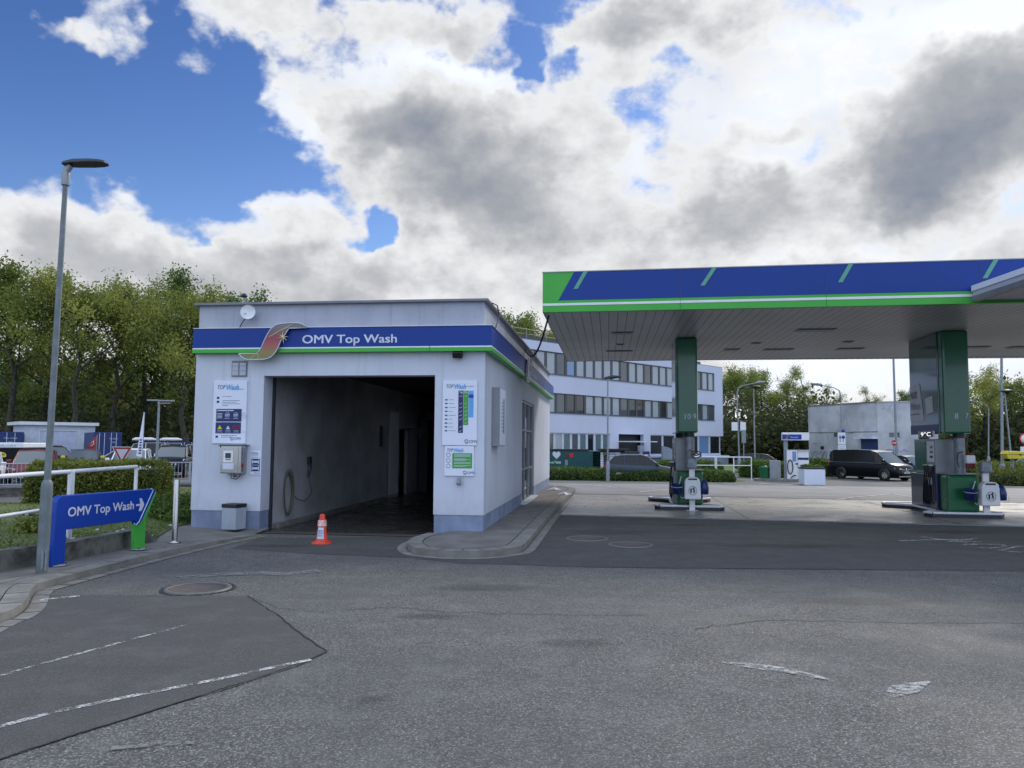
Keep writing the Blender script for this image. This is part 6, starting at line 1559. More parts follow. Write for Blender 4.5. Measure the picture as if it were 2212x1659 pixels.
q = I.w(-.95, .35, zi+.14); o = tag(MB().box(-.35, .3, -.25, .25, 0, 1.1).build('grey_cabinet', M['greymetal'], bevel=.02), 'plain grey metal cabinet left of the white pump', 'cabinet'); o.location = q; o.rotation_euler = (0, 0, I.a)
q = I.w(-1.6, .35, zi); o = tag(MB().lathe([(.26, 0), (.29, .75), (.31, .78), (.31, .88), (.05, .92)], 18).build('green_bin', M['greenp']), 'dark green round bin left of the grey cabinet', 'bin'); o.location = q
pq = gp(*cx2(785, 1478))
t = thing('planter', 'large white square planter with dark rim and small plants beside the white pump', 'planter', (pq.x, pq.y+.35, gz(pq.x, pq.y)), R(-6)); ph = at(*cx2(785, 1250), pq.y).z-gz(pq.x, pq.y)
wp = (at(*cx2(917, 1400), pq.y).x-at(*cx2(652, 1400), pq.y).x)/2
MB().box(-wp, wp, -.35, .75, 0, ph-.08).build('box', M['board'], t, .02); MB().box(-wp-.01, wp+.01, -.36, .76, ph-.079, ph).build('rim', M['darkmetal'], t)
leaves([(x, .2, ph+.05) for x in np.linspace(-wp+.15, wp-.15, 6)], 90, np.array([.09, .2, .05]), .05, 3, name='plants', m=M['hedge2'], parent=t)
# ---------------------------------------------------------------- office building
fr0 = at(1563, 1001, 84); OA = R(-46)   # direction along the facade from left-near to right-far is 46 deg from +Y
dirf = Vector((math.sin(R(44.5)), math.cos(R(44.5)), 0)); OA = math.atan2(dirf.y, dirf.x)
O = Fr((fr0.x, fr0.y, 0), OA); ZO = gz(fr0.x, fr0.y)
# local x runs to the right/far (negative towards us), y = into the building is +ey
def ox(px, py=900): return O.P(px, py)[0]
def oz(px, py): return O.P(px, py)[1]
OT = oz(1555, 794); x_l = ox(1060)
co = lambda x, y: ((2050+x/2.3694)/1.8083, (1250+y/2.3694)/1.8083)
print('OFFICE', O.o, OT, x_l, [ox(*co(x, 800)) for x in (255, 452, 793, 1053, 1287, 1700)])
OB = thing('office_building', 'long white three storey office block with ribbon windows behind the car wash', 'building', (fr0.x, fr0.y, 0), OA)
r3 = (oz(*co(1545, 636)), oz(*co(1690, 486))); r2 = (oz(*co(1690, 930)), oz(*co(1690, 783))); r1t = oz(*co(1700, 1073)); r1b = oz(*co(1700, 1243))
XR = 0.; wR0, wR1 = ox(*co(1590, 850)), ox(*co(1760, 850)); wL1 = ox(*co(1500, 850)) if False else ox(1447, 900)
# piers between strips
xm0, xm1 = wL1+.9, wR0-1.2
def wallseg(x0, x1, z0, z1, mb, y0=0, y1=.35): mb.box(x0, x1, y0, y1, z0, z1)
mb = MB()
wallseg(x_l, XR, r3[1], OT, mb); wallseg(x_l, XR, r2[1], r3[0], mb); wallseg(x_l, XR, r1t, r2[0], mb)
for z0, z1 in (r3, r2): wallseg(wR1, XR, z0, z1, mb); wallseg(xm0, xm1, z0, z1, mb)
mb.box(XR-.35, XR, .35, 12, r1t, OT); mb.box(x_l, XR-.35, 11.6, 12, ZO, OT); mb.box(x_l, x_l+.35, .35, 11.6, ZO, OT)
mb.build('wall', M['office'], OB)
MB().box(x_l+.01, XR-.01, .01, 11.99, OT+.001, OT+.06).build('roof', M['coping'], OB)
mb = MB(); mb.box(x_l, XR-2.5, 1.2, 10, OT+.061, OT+.55); mb.build('roof_upstand', M['wframe'], OB)
mb = MB(); x = x_l
while x < XR-2: mb.tube([(x, .8, OT+.06), (x, .8, OT+1.0)], .03, 5); x += 2.4
mb.tube([(x_l, .8, OT+1.0), (XR-2, .8, OT+1.0)], .03, 5); mb.tube([(x_l, .8, OT+.6), (XR-2, .8, OT+.6)], .02, 5); mb.build('roof_railing', M['greymetal'], OB)
MB().box(x_l+.4, XR-.4, .8, .85, ZO, OT-.3).build('interior_dark', M['innerdark'], OB)
# ribbon windows
xa, xb = ox(*co(255, 770)), ox(*co(1287, 860)); pitch = (xb-xa)/13.9 if False else abs(xa-ox(*co(1287, 860)))/13.0
def windows(z0, z1, x0, x1, n, kinds, m_f, off=0):
    pw_ = (x1-x0)/n
    for i in range(n):
        a, b_ = x0+i*pw_, x0+(i+1)*pw_
        mb = MB(); mb.box(a, a+.14, .10, .22, z0, z1); mb.box(b_-.14, b_, .10, .22, z0, z1); mb.box(a+.14, b_-.14, .10, .22, z0, z0+.10); mb.box(a+.14, b_-.14, .10, .22, z1-.08, z1)
        w_ = mb.build('window', m_f, OB)
        MB().box(a+.14, b_-.14, .15, .17, z0+.10, z1-.08).build('pane', M[kinds[i % len(kinds)]], w_)
xs_, xe_ = x_l, xm0
nW = int(round((xe_-xs_)/pitch))
K3 = ['blind', 'glassm', 'glassb', 'blind', 'blind', 'blind', 'blind', 'blind', 'glassm', 'blind', 'blind', 'glassm', 'blind', 'blind', 'blind']
K2 = ['glass', 'glassm', 'blind', 'glassm', 'glass', 'glass', 'blind', 'blind', 'blind', 'blind', 'glassm', 'glass', 'glass', 'blind', 'blind', 'glass', 'blind']
windows(r3[0], r3[1], xs_, xe_, nW, [K3[(i-nW) % len(K3)] for i in range(nW)], M['wframe'])
windows(r2[0], r2[1], xs_, xe_, nW, [K2[(i-nW) % len(K2)] for i in range(nW)], M['wframe'])
windows(r3[0], r3[1], xm1, wR1, 4, ['glassm', 'glassm', 'blind', 'blind'], M['wframe'])
windows(r2[0], r2[1], xm1, wR1, 4, ['glass', 'glassm', 'blind', 'glassm'], M['wframe'])
B('sill', M['officedk'], (x_l, xm0, -.05, .1, r3[0]-.04, r3[0]), (xm1, wR1, -.05, .1, r3[0]-.04, r3[0]), (x_l, xm0, -.05, .1, r2[0]-.04, r2[0]), (xm1, wR1, -.05, .1, r2[0]-.04, r2[0]), parent=OB)
# ground floor
cg = lambda x, y: ((2100+x/4.424)/1.8083, (1650+y/4.424)/1.8083)
a1_, a2_, a3_, a4_, a5_ = ox(*cg(1255, 180)), ox(*cg(1400, 180)), ox(*cg(1835, 190)), ox(*cg(1950, 200)), ox(*co(1815, 1080))
gzb = oz(*cg(600, 490)); 
mb = MB(); mb.box(a1_, a2_, .0, .4, ZO, r1t-.001); mb.box(a3_, a4_, 0, .4, ZO, r1t-.001); mb.box(a4_, a5_, .05, .4, ZO, r1b-.001); mb.box(x_l, a1_, .05, .4, ZO, r1b-.001)
mb.box(a2_-.0, a3_, 3.0, 3.2, ZO, r1t-.001); mb.build('ground_floor_wall', M['office'], OB)
MB().box(a4_-.5, a5_+.9, -.35, .04, ZO, r1b-.25).build('plinth', M['officedk'], OB)
MB().box(a4_-.6, a5_+1.0, -.45, .03, r1b-.249, r1b-.12).build('plinth_cap', M['letter'], OB)
windows(r1b, r1t, a4_, a5_, 6, ['glass', 'glass', 'glassm', 'glass', 'glassb', 'glass'], M['wframew'])
windows(r1b-.2, r1t, x_l, a1_, 14, ['glassteal', 'glassm', 'glassteal', 'glass', 'glassteal', 'glassteal', 'glassm', 'blind'], M['wframew'])
MB().box(a2_, a3_-.1, -1.6, .0, ZO+2.35, ZO+2.45).build('porch_roof', M['letter'], OB)
MB().plate([(a3_+.3, ZO), (a3_+.3, ZO+2.0), (a3_+1.2, ZO+1.9), (a3_+5.5, ZO+.7), (a3_+5.5, ZO)], -1.9, -1.75).build('stair_parapet', M['officedk'], OB)
# ---------------------------------------------------------------- kiosk, lockers, totem
def at_z(px, Y): p = at(px, 1000, Y); return p.x, gz(p.x, Y)
Yk = 50
x0, z0 = at_z(1150, Yk); x1, _ = at_z(1298, Yk); zt_ = at(1250, (1650+490/4.424)/1.8083, Yk).z-z0
t = thing('teal_kiosk', 'dark teal pharmacy box kiosk with white lettering behind the low hedge', 'kiosk', (x0, Yk, z0), 0)
MB().box(0, x1-x0, 0, 2.4, 0, zt_).build('body', M['teal'], t, .02); MB().box(.3, (x1-x0)*.82, -.05, 2.45, zt_, zt_+.1).build('roof', M['black'], t)
kx = lambda cx, cy: (at(*cg(cx, cy), Yk-.01).x-x0, at(*cg(cx, cy), Yk-.01).z-z0)
u0, v0 = kx(160, 708); u1, v1 = kx(402, 660)
text('one', t, u0, -.001, v0, (v1-v0)*.8, M['letter'], w=kx(278, 700)[0]-u0, bold=.03); text('box', t, kx(320, 700)[0], -.001, v0, (v1-v0), M['letter'], w=kx(402, 700)[0]-kx(320, 700)[0], bold=.03)
def heart(u, v, s_): return [(u+s_*x, v+s_*y) for x, y in ((0, -1), (.9, -.1), (1, .5), (.7, .9), (.3, .9), (0, .55), (-.3, .9), (-.7, .9), (-1, .5), (-.9, -.1))]
MB().plate(heart(*kx(327, 565), .26), -.012, -.001).build('heart_mark', M['posterw'], t); MB().plate(heart(*kx(302, 683), .10), -.012, -.001).build('small_heart', M['green'], t)
a = kx(468, 610); b = kx(548, 560); MB().box(a[0], b[0], -.01, -.001, a[1], b[1]).build('red_sticker', mat('sticker_dark_red', (.12, .01, .03), .5), t)
a = kx(552, 600); b = kx(615, 535); MB().box(a[0], b[0], -.01, -.001, a[1], b[1]).build('red_sticker', M['red'], t)
a = kx(476, 740); b = kx(520, 648); MB().box(a[0], b[0], -.01, -.001, a[1], b[1]).build('hatch', M['greymetal'], t)
# white parcel lockers
x0, z0 = at_z(1298.5, Yk); x1, _ = at_z(1351, Yk); zt_ = at(1320, (1650+455/4.424)/1.8083, Yk).z-z0
t = thing('parcel_locker', 'parcel locker bank with white doors and dark frame beside the teal kiosk', 'parcel locker', (x0, Yk, z0), 0); wl_ = x1-x0
MB().box(.06, wl_-.04, .03, .9, 0, zt_-.12).build('frame', M['darkmetal'], t); MB().box(-.1, wl_+.25, -.45, 1., zt_-.12, zt_).build('roof', M['black'], t)
for (c0, c1) in ((952, 1140), (1238, 1430)):
    mb = MB(); a, b = at(*cg(c0, 500), Yk).x-x0, at(*cg(c1, 500), Yk).x-x0
    for j in range(10):
        hgt = (zt_-.35)/10; sp = (0, .5, 1.) if j % 2 else (0, 1.)
        for k in range(len(sp)-1): mb.box(a+(b-a)*sp[k]+.01, a+(b-a)*sp[k+1]-.01, .0, .029, .15+j*hgt, .15+(j+1)*hgt-.025)
    mb.build('door_bank', M['board'], t)
a, b = at(*cg(1148, 585), Yk).x-x0, at(*cg(1195, 700), Yk).x-x0; MB().box(a, b, .0, .03, zt_*.42, zt_*.72).build('screen', M['glassm'], t)
text('24', t, a, .02, zt_*.80, .18, M['letter']); MB().box(.02, .12, -.02, .02, zt_*.70, zt_*.88).build('lit_panel', M['cream'], t)
# dark machine
x0, z0 = at_z(1354, Yk+1); x1, _ = at_z(1383, Yk+1); zt_ = at(1370, (1650+510/4.424)/1.8083, Yk+1).z-z0
t = thing('vending_machine', 'black vending cabinet with small roof right of the parcel lockers', 'vending machine', (x0, Yk+1, z0), 0)
MB().box(0, x1-x0, 0, 1.2, 0, zt_-.08).build('body', M['black'], t, .02); MB().box(-.1, x1-x0+.35, -.3, 1.2, zt_-.079, zt_).build('roof', M['darkmetal'], t)
MB().box((x1-x0)*.36, (x1-x0)*.5, -.01, -.001, zt_*.2, zt_*.62).build('slot', M['galv'], t); MB().box((x1-x0)*.34, (x1-x0)*.54, -.01, -.001, zt_*.72, zt_*.8).build('label', M['cream'], t)
x0, z0 = at_z(1390, Yk); x1, _ = at_z(1403.5, Yk); zt_ = at(1397, (1650+500/4.424)/1.8083, Yk).z-z0
t = thing('totem_sign', 'narrow dark blue totem sign with white icons beside the office stairs', 'sign', (x0, Yk, z0), 0); wt = x1-x0
MB().box(0, wt, 0, .2, 0, zt_).build('panel', M['navy'], t, .01)
mb = MB(); mb.box(wt*.2, wt*.8, -.008, -.001, zt_*.84, zt_*.88); mb.box(wt*.15, wt*.85, -.008, -.001, zt_*.68, zt_*.71); mb.build('white_bar', M['letter'], t)
mb = MB()
for k in range(4): mb.tube([(wt*.5+math.cos(q)*.06, -.006, zt_*(.58-.14*k)+math.sin(q)*.06) for q in np.linspace(0, 5.5, 12)], .014, 4)
mb.build('icons', M['letter'], t)
x0, z0 = at_z(1382, Yk+.6); x1, _ = at_z(1392, Yk+.6); o = tag(MB().box(0, x1-x0, 0, .8, 0, 2.1).build('grey_panel_wall', M['officedk']), 'short grey wall panel between vending cabinet and totem', 'wall'); o.location = (x0, Yk+.6, z0)
# ---------------------------------------------------------------- lamps and signs in the mid distance
def simple_lamp(label, px, pybase, Y, pytop, head, r=.06, pxt=None):
    p = at(px, pybase, Y); z0 = gz(p.x, Y); q = at(pxt or px, pytop, Y); h = q.z-z0; lean = q.x-p.x
    t = thing('street_lamp', label, 'street lamp', (p.x, Y, z0), 0)
    MB().lathe([(r*2., 0), (r*2., 1.0), (r*1.6, 1.1), (r, 1.15)], 12).build('base_section', M['galv'], t)
    if head == 'disc':
        MB().tube([(0, 0, 1.1), (lean, 0, h)], [r, r*.7], 10).build('pole', M['galv'], t)
        MB().lathe([(.05, -.12), (.12, 0), (.40, .06), (.36, .12), (.1, .17), (.01, .18)], 18, (lean+.15, 0, h)).build('lamp_head', M['darkmetal'], t)
    elif head in ('arcR', 'arcL'):
        s_ = 1 if head == 'arcR' else -1
        MB().tube([(0, 0, 1.1), (lean, 0, h-.6), (lean+.1*s_, 0, h-.2), (lean+.45*s_, 0, h), (lean+1.5*s_, 0, h+.22)], [r, r*.7, r*.6, r*.55, r*.5], 10).build('pole', M['galv'], t)
        MB().tube([(lean+1.4*s_, 0, h+.2), (lean+1.7*s_, 0, h+.27), (lean+2.2*s_, 0, h+.30)], [.05, .13, .06], 10).build('lamp_head', M['greymetal'], t)
    elif head == 'none':
        MB().tube([(0, 0, 1.1), (lean, 0, h)], [r, r*.75], 10).build('pole', M['galv'], t)
        MB().lathe([(r*.9, 0), (r*1.3, .05), (r*1.3, .12), (r*.9, .17)], 10, (lean*.8, 0, h*.8)).build('collar', M['galv'], t)
    elif head == 'flat':
        MB().tube([(0, 0, 1.1), (lean, 0, h)], [r, r*.7], 10).build('pole', M['galv'], t)
        MB().tube([(lean-.2, 0, h+.03), (lean+.25, 0, h+.10), (lean+.75, 0, h+.12)], [.05, .11, .05], 10).build('lamp_head', M['darkmetal'], t)
    return t
simple_lamp('slim dark lamp post standing before the parcel lockers', 1313, 1040, 44, 818, 'flat', .055)
simple_lamp('street lamp with curved arm behind the white railing, carrying two blank white plates', 1597, 1012, 60, 833, 'arcR', .07, 1592)
simple_lamp('street lamp with round disc head right of the curved lamp', 1631, 1010, 56, 838, 'disc', .06, 1628)
simple_lamp('street lamp with long arm in front of the grey building', 1820, 1010, 56, 838, 'arcL', .06, 1816)
simple_lamp('tall straight pole rising behind the stop sign up to the canopy', 1938, 1010, 58, 690, 'none', .09, 1927)
simple_lamp('tall pale pole at the right standing in the shrubs', 2165, 1006, 44, 700, 'none', .085, 2163)
simple_lamp('leaning lamp post with disc head next to the yellow bin', 2186, 1010, 44, 848, 'disc', .055, 2170)
simple_lamp('far street lamp with arm in front of the right trees', 2136, 1005, 80, 872, 'arcL', .08, 2135)
def sgn_(name, label, px0, py0, px1, py1, Y, m=None, post=True, pm='galv'):
    a = at(px0, py1, Y); b = at(px1, py0, Y); z0 = gz(a.x, Y); cx_ = (a.x+b.x)/2
    t = thing(name, label, 'sign', (cx_, Y, z0), 0)
    if post: MB().tube([(0, .05, 0), (0, .05, b.z-z0)], .04, 8).build('post', M[pm], t)
    MB().box(-(b.x-a.x)/2, (b.x-a.x)/2, -.02, .0, a.z-z0, b.z-z0).build('panel', m or M['white'], t, .003)
    return t, (b.x-a.x)/2, a.z-z0, b.z-z0
a = at(1594, 920, 59.8)
for k, (u0, u1, lb) in enumerate(((1580.5, 1593, 'blank white plate on the left side of the curved lamp post'), (1599, 1611, 'blank white plate on the right side of the curved lamp post'))):
    t, w_, z0_, z1_ = sgn_('blank_plate', lb, u0, 912, u1, 930, 59.7, post=False)
    MB().box((-.1 if k else w_-.02), (-w_+.02 if False else (.1 if not k else 0.)) if False else (w_+.15 if not k else 0), .001, .03, (z0_+z1_)/2-.03, (z0_+z1_)/2+.03).build('clamp', M['galv'], t)
t, w_, z0_, z1_ = sgn_('sign_back', 'grey back of two small signs on a post behind the railing', 1602, 929, 1611, 957, 58, M['galv'])
t, w_, z0_, z1_ = sgn_('lane_sign', 'white lane information sign with arrows before the grey building', *cx2(1073, 795), *cx2(1168, 945), 55)
for sx_, hh3 in ((-.45*w_, 1), (.35*w_, 1)):
    MB().plate([(sx_-.03, z0_+.15), (sx_+.03, z0_+.15), (sx_+.03, z1_-.4), (sx_+.11, z1_-.4), (sx_, z1_-.15), (sx_-.11, z1_-.4), (sx_-.03, z1_-.4)], -.03, -.021).build('arrow', M['ink'], t)
mb = MB(); mb.lathe([(.01, -.035), (.12, -.035), (.12, -.031), (.01, -.031)], 16, (.38*w_, 0, z0_+.5), axis='Y'); mb.lathe([(.01, -.035), (.12, -.035), (.12, -.031), (.01, -.031)], 16, (.38*w_, 0, z0_+.95), axis='Y'); mb.build('blue_disc', M['blue'], t)
mb = MB(); mb.box(-w_, w_, -.02, 0, z0_-.42, z0_-.05); mb.build('lower_panel', M['white'], t); text('PONDĚLÍ', t, -w_*.8, -.021, z0_-.22, .08, M['ink'], w=w_*1.6); text('6:00-18:00', t, -w_*.7, -.021, z0_-.36, .08, M['ink'], w=w_*1.4)
# stop sign
Y = 56; c = at(*cx2(1800, 930), Y); rr_ = at(*cx2(1838, 930), Y).x-c.x; z0 = gz(c.x, Y)
t = thing('stop_sign', 'red octagonal stop sign in front of the grey building', 'road sign', (c.x, Y, z0), 0)
oc = lambda s_: [(math.cos(R(22.5+45*k))*rr_*s_*1.06, c.z-z0+math.sin(R(22.5+45*k))*rr_*s_*1.06) for k in range(8)]
MB().tube([(0, .06, 0), (0, .06, c.z-z0)], .04, 8).build('post', M['galv'], t); MB().plate(oc(1.06), -.004, .0).build('border', M['white'], t); MB().plate(oc(1.), -.012, -.0045).build('red_plate', mat('stop_red', (.42, .015, .02), .4), t)
text('STOP', t, -rr_*.78, -.013, c.z-z0-rr_*.3, rr_*.62, M['white'], w=rr_*1.56, bold=.03)
# round sign at right edge
Y = 46; c = at(*cq(1225, 808), Y); z0 = gz(c.x, Y)
t = thing('round_sign', 'round road sign with red ring cut by the right edge', 'road sign', (c.x, Y, z0), 0)
MB().tube([(0, .05, 0), (0, .05, c.z-z0)], .035, 8).build('post', M['galv'], t); MB().lathe([(.01, -.01), (.35, -.01), (.35, 0), (.01, 0)], 24, (0, 0, c.z-z0), axis='Y').build('red_ring', M['red'], t); MB().lathe([(.01, -.016), (.26, -.016), (.26, -.011), (.01, -.011)], 24, (0, 0, c.z-z0), axis='Y').build('white_field', M['white'], t)
MB().box(-.3, .3, -.01, 0, c.z-z0-.9, c.z-z0-.45).build('lower_plate', M['white'], t)
# yellow bin
Y = 43; c = at(*cq(1118, 980), Y); z0 = gz(c.x, Y); ht_ = at(*cq(1118, 910), Y).z-z0; hb2 = c.z-z0
t = thing('grit_bin', 'yellow bin with sloping lid on a post in the shrubs at the right', 'bin', (c.x, Y, z0), 0)
MB().tube([(0, 0, 0), (0, 0, hb2)], .06, 8).build('post', M['galv'], t)
MB().plate([(-.38, hb2), (.42, hb2), (.52, ht_-.18), (-.50, ht_-.18)], -.25, .25).build('body', mat('bin_yellow', (.62, .52, .05), .5), t, .03); MB().plate([(-.54, ht_-.177), (.56, ht_-.177), (.50, ht_-.03), (-.42, ht_)], -.28, .28).build('lid', M['yellow'], t, .02)
MB().box(.22, .34, -.262, -.251, hb2+.2, hb2+.36).build('black_mark', M['black'], t)
# railing right
def railing2(label, px0, px1, pyt, Y, posts, pylow):
    a, b = at(px0, pyt, Y), at(px1, pyt+.0069*(px1-px0), Y); z0 = gz(a.x, Y)
    t = thing('white_railing', label, 'railing', (a.x, Y, z0), 0); L = b.x-a.x; h = a.z-z0; hl = at(px0, pylow, Y).z-z0
    MB().tube([(0, 0, h), (L, 0, h)], .035, 8).build('top_rail', M['white'], t); MB().tube([(0, 0, hl), (L, 0, hl)], .03, 8).build('lower_rail', M['white'], t)
    for p_ in posts: x = at(p_, 1000, Y).x-a.x; MB().tube([(x, 0, 0), (x, 0, h)], .035, 8).build('post', M['white'], t)
railing2('white two-rail railing behind the left pump and low hedge', 1498, 1623, 987, 48, (1498, 1545, 1548, 1585, 1623), 1005)
# ---------------------------------------------------------------- grey building at right
Yb = 70; gA = at(1898, 1000, Yb); zG = gz(gA.x, Yb); hG = at(1898, 869.5, Yb).z-zG
lft = at(1748, 1000, 79); rgt = at(2040, 1000, 67)
t = thing('grey_building', 'weathered grey concrete service building with small openings and blue door', 'building', (gA.x, Yb, zG), 0)
vl = Vector((lft.x-gA.x, 9, 0)); vr = Vector((rgt.x-gA.x, -2.2, 0))
def slab(v0, v1, z0, z1, name, m, off=0., th=.3, u0=0., u1=1.):
    d = (v1-v0); L = d.length; d.normalize(); nrm = Vector((d.y, -d.x, 0))
    if nrm.y > 0: nrm = -nrm
    p0 = v0+d*L*u0+nrm*off; p1 = v0+d*L*u1+nrm*off; q0, q1 = p0-nrm*th, p1-nrm*th
    return MB().prism([(p0.x, p0.y), (p1.x, p1.y), (q1.x, q1.y), (q0.x, q0.y)], z0, z1).build(name, m, t)
z_ = Vector((0, 0, 0))
MB().prism([(vl.x, vl.y), (0, 0), (vr.x, vr.y), (vr.x+4, vr.y+14), (vl.x+7, vl.y+14)], 0, hG).build('wall', M['grunge'], t)
slab(vl, z_, hG, hG+.12, 'coping', M['coping'], .05, .5); slab(z_, vr, hG, hG+.10, 'coping', M['grunge'], .05, .5)
GL = Fr((gA.x+vl.x, Yb+vl.y, 0), math.atan2(-vl.y, -vl.x)); LLg = vl.length
def gl(x, y): a = GL.P(*cx2(x, y)); return a[0]/LLg, a[1]-zG
GRf = Fr((gA.x, Yb, 0), math.atan2(vr.y, vr.x)); LLr = vr.length
def gr(x, y): a = GRf.P(*cx2(x, y)); return a[0]/LLr, a[1]-zG
for (x0, y0, x1, y1) in ((848, 972, 890, 1015), (1022, 795, 1066, 850)):
    a, b = gl(x0, y1), gl(x1, y0); slab(vl, z_, a[1], b[1], 'window', M['glass'], .01, .02, a[0], b[0])
for (x0, x1) in ((835, 880), (1215, 1270)): a, b = gl(x0, 800), gl(x1, 792); slab(vl, z_, a[1], b[1], 'ledge', M['coping'], .06, .07, a[0], b[0])
a, b = gl(715, 800), gl(1600, 790); slab(vl, z_, b[1], b[1]+.08, 'seam', M['kerb'], .02, .03, 0, 1)
a, b = gl(1375, 1035), gl(1598, 878); slab(vl, z_, 0, b[1], 'door', M['doorblue'], .012, .02, a[0], min(1, b[0])); a, b = gl(1360, 875), gl(1612, 862); slab(vl, z_, b[1]-.1, b[1]+.08, 'door_canopy', M['letter'], .7, .72, a[0], min(1., b[0]))
for (x0, x1) in ((1738, 1800), (1830, 1868)): a, b = gr(x0, 855), gr(x1, 795); slab(z_, vr, a[1], b[1], 'window', M['glass'], .01, .02, a[0], b[0])
a, b = gr(1640, 530), gr(1780, 440)
mb = MB(); GA_ = GRf.a
def gtxt(s_, x, y, h_, w_, fr, mt, nm='graffiti'):
    a = fr.P(*cx2(x, y)); o = text(s_, t, 0, 0, 0, h_, mt, name=nm, w=w_); wp_ = fr.w(a[0], -.03, 0); o.location = (wp_.x-t.location.x, wp_.y-t.location.y, a[1]-zG); o.rotation_euler = (0, 0, fr.a)
def gstroke(L, r_, fr, mt):
    mb = MB(); q = []
    for x, y in L: a = fr.P(*cx2(x, y)); w0 = fr.w(a[0], -.02, a[1]); q.append((w0.x-t.location.x, w0.y-t.location.y, w0.z-zG))
    mb.tube(q, r_, 4); mb.build('graffiti', mt, t)
GI = M['ink']
gstroke([(730, 1040), (740, 1130), (760, 1060), (790, 1035), (820, 1060), (780, 1090), (820, 1120), (790, 1140)], .03, GL, GI)
gstroke([(850, 1090), (845, 1045), (880, 1040), (870, 1130), (900, 1040), (935, 1045), (925, 1120), (905, 1060), (880, 1080)], .03, GL, GI)
gstroke([(960, 1040), (1000, 1045), (995, 1100), (970, 1140), (960, 1090), (985, 1060)], .03, GL, GI)
gstroke([(745, 935), (760, 950), (775, 930), (800, 940)], .02, GL, M['red'])
gstroke([(1700, 1020), (1760, 1010), (1800, 1040), (1840, 1000), (1880, 1050), (1930, 1010), (1990, 1040)], .03, GRf, mat('graf_blue', (.2, .28, .5), .7))
gstroke([(1650, 480), (1655, 445), (1690, 445), (1690, 470), (1660, 475)], .025, GRf, M['letter']); gstroke([(1710, 470), (1710, 520)], .025, GRf, M['letter']); gstroke([(1740, 530), (1740, 445), (1775, 445), (1770, 530), (1740, 530)], .025, GRf, M['letter'])
# ---------------------------------------------------------------- trees
def tree_parts(seed, h, spread, nleaf, lsz, sig, lowf=.28, rt=.28, up=.45):
    g = random.Random(seed); mb = MB(); cen = []
    def rv(s_): return Vector((g.gauss(0, s_), g.gauss(0, s_), g.gauss(0, s_)))
    trunk = [Vector((0, 0, 0))]; 
    for i in range(1, 7): trunk.append(Vector((trunk[-1].x+g.gauss(0, .025*h), trunk[-1].y+g.gauss(0, .025*h), h*.82*i/6)))
    mb.tube(trunk, [rt*(1-.13*i) for i in range(7)], 7)
    def at_(f):
        k = f*6; i = min(5, int(k)); return trunk[i].lerp(trunk[i+1], k-i)
    nl = 10
    for i in range(nl):
        f = lowf+(1-lowf)*(i+g.random()*.6)/nl; f = min(f, .99); p = at_(f); a = i*2.4+g.uniform(-.5, .5)
        ln = spread*(1.05-.55*max(0, (f-.4)/.6))*g.uniform(.75, 1.15); d = Vector((math.cos(a), math.sin(a), up+.5*f)).normalized()
        q = [p]; 
        for s_ in range(4): d = (d+rv(.14)+Vector((0, 0, .06))).normalized(); q.append(q[-1]+d*ln/4)
        mb.tube(q, [rt*.42*(1-f*.4), rt*.3, rt*.2, rt*.13, rt*.06], 5, cap=False)
        for j in range(7):
            k = g.uniform(.3, 1.)*4; ii = min(3, int(k)); b = q[ii].lerp(q[ii+1], k-ii); d2 = (d+rv(.6)+Vector((0, 0, .15))).normalized(); l2 = ln*g.uniform(.28, .5); q2 = [b]
            for s_ in range(3): d2 = (d2+rv(.2)+Vector((0, 0, .05))).normalized(); q2.append(q2[-1]+d2*l2/3)
            mb.tube(q2, [rt*.12, rt*.08, rt*.05, rt*.02], 4, cap=False)
            for m_ in range(5):
                b3 = q2[g.randint(1, 2)].lerp(q2[3], g.random()); d3 = (d2+rv(.7)).normalized(); e3 = b3+d3*l2*g.uniform(.25, .5)
                mb.tube([b3, e3], [rt*.03, rt*.012], 3, cap=False); cen.append(tuple(e3)); 
                if m_ % 2: cen.append(tuple(b3))
    c = np.array(cen); gg = np.random.default_rng(seed)
    keep = gg.random(len(c)) < .88; c = c[keep]
    return mb, c
def make_tree(name, label, cat, seed, h, spread, n, lsz, sig, lm, **k):
    mb, c = tree_parts(seed, h, spread, n, lsz, sig, **k); t = thing(name, label, cat)
    mb.build('trunk', M['bark'], t, fix=False); leaves(c, n, sig, lsz, seed, name='crown', m=M[lm], parent=t); return t
def place(o, first, x, y, rz, sc, label, group):
    c = o if first else dup(o)
    c.location = (x, y, gz(x, y)-.1); c.rotation_euler = (0, 0, rz); c.scale = (sc, sc, sc*1.0); c['label'] = label; c['group'] = group; return c
T0 = make_tree('oak_tree', 'x', 'tree', 11, 15, 5.8, 30, .115, .42, 'leafA', lowf=.42)
T1 = make_tree('beech_tree', 'x', 'tree', 12, 15, 5.0, 30, .115, .42, 'leafB', lowf=.36, up=.6)
T2 = make_tree('birch_tree', 'x', 'tree', 13, 15, 4.6, 15, .095, .34, 'leafC', lowf=.3, up=.7)
T3 = make_tree('oak_tree', 'x', 'tree', 14, 15, 6.2, 24, .115, .44, 'leafC', lowf=.45, up=.35)
protos = [T0, T1, T2, T3]; usedp = [False]*4
def tz(px, pytop, Y): return at(px, pytop, Y).z-gz(at(px, 1000, Y).x, Y)
kinds = {0: 'oak', 1: 'beech', 2: 'birch', 3: 'oak'}
front = [(-70, 600, 72, 1), (15, 566, 68, 0), (95, 592, 74, 2), (150, 600, 66, 3), (235, 612, 70, 0), (300, 618, 75, 2), (345, 600, 80, 1), (395, 628, 68, 3), (455, 645, 72, 0), (520, 650, 84, 1), (585, 655, 90, 0)]
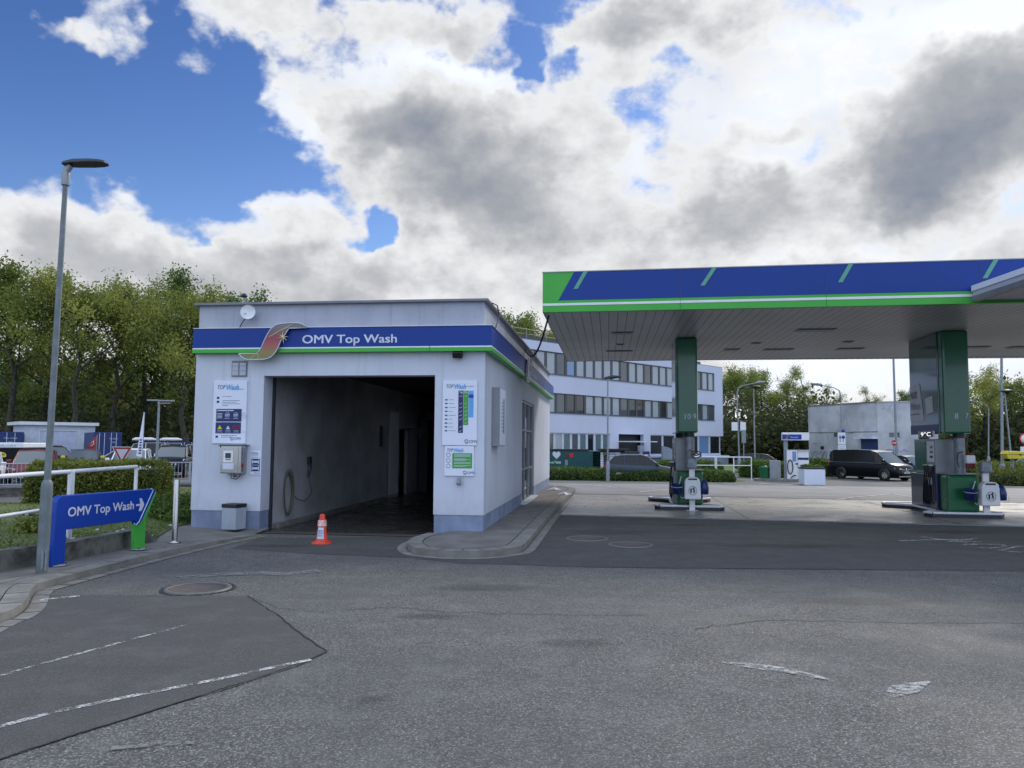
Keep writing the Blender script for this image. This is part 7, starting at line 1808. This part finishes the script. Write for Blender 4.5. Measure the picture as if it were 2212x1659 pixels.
lab = ['at the far left edge of the wood', 'tallest one behind the street lamp at the left', 'just right of the street lamp top', 'behind the garage roof left side', 'behind the right end of the garage', 'with thin crown above the blue container', 'with the highest round dark crown right of the middle of the left wood', 'yellowish, left of the blue wash fascia', 'directly beside the wash building left edge', 'peeking over the wash parapet by the dish', 'lowest one over the wash roof near the roof camera']
for i, (px, py, Y, k) in enumerate(front):
    p = at(px, 1000, Y); h = tz(px, py, Y)
    place(protos[k], not usedp[k], p.x, Y, rnd.uniform(0, 6.28), h/14.6, kinds[k]+' tree '+lab[i], 'tall trees of the wood behind the car park'); usedp[k] = True
for i in range(20):
    px = -120+38*i; Y = rnd.uniform(86, 104); k = rnd.choice([0, 1, 1, 3]); p = at(px, 1000, Y); h = tz(px, rnd.uniform(760, 830), Y)
    place(protos[k], False, p.x, Y, rnd.uniform(0, 6.28), h/14.6, 'tree standing in the second row of the wood behind the car park', 'second row of trees in the left wood')
# dark undergrowth behind the car park
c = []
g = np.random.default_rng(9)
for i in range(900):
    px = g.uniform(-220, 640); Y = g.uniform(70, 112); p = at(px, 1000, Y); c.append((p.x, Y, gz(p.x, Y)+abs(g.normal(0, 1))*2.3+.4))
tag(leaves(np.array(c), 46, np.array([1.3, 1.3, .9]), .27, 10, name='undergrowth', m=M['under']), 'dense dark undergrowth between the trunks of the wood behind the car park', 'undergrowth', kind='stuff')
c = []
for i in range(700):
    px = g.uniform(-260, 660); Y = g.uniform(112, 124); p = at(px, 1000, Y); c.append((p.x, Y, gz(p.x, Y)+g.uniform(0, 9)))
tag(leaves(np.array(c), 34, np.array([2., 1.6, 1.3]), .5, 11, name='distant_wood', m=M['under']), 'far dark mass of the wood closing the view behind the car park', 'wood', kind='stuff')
# right side trees
rt_ = [(1570, 800, 110, 3, 'behind the right corner of the office'), (1612, 795, 100, 0, 'left of the round disc lamp'), (1655, 805, 104, 1, 'darker, right of the disc lamp'), (1700, 797, 98, 2, 'bare twiggy, above the pump sign'), (1742, 800, 100, 2, 'spreading over the left corner of the grey building'),
       (1790, 835, 120, 2, 'thin, behind the grey building left half'), (1885, 838, 150, 2, 'single small one above the grey building'), (1950, 850, 150, 1, 'low one at the right end of the grey building'),
       (2085, 800, 84, 3, 'just right of the right canopy column'), (2125, 795, 88, 2, 'broad twiggy at the right of the pump column'), (2180, 815, 92, 0, 'behind the leaning lamp post'), (2235, 825, 90, 2, 'cut by the right edge'), (2045, 860, 84, 1, 'hidden behind the right pump casing')]
for px, py, Y, k, lb in rt_:
    p = at(px, 1000, Y); h = tz(px, py, Y); place(protos[k], False, p.x, Y, rnd.uniform(0, 6.28), h/14.6, kinds[k]+' tree '+lb, 'trees beyond the filling station on the right')
c = []
for i in range(700):
    px = g.choice([g.uniform(1555, 1800), g.uniform(2060, 2300)]); Y = g.uniform(86, 104); p = at(px, 1000, Y); c.append((p.x, Y, gz(p.x, Y)+abs(g.normal(0, 1))*2.7+.4))
tag(leaves(np.array(c), 46, np.array([1.3, 1.3, .9]), .27, 12, name='undergrowth', m=M['under']), 'dense dark thicket under the trees on the right beyond the lane', 'undergrowth', kind='stuff')
for px, py, Y, k, lb in ((1090, 672, 105, 0, 'leftmost crown showing over the office roof beside the wash roof'), (1140, 684, 112, 2, 'crown over the office roof left of the canopy corner'), (1168, 700, 118, 0, 'crown touching the canopy corner above the office')):
    p = at(px, 1000, Y); h = tz(px, py, Y); place(protos[k], False, p.x, Y, rnd.uniform(0, 6.28), h/14.6, kinds[k]+' tree '+lb, 'trees behind the office roof')
# far wood line on the horizon
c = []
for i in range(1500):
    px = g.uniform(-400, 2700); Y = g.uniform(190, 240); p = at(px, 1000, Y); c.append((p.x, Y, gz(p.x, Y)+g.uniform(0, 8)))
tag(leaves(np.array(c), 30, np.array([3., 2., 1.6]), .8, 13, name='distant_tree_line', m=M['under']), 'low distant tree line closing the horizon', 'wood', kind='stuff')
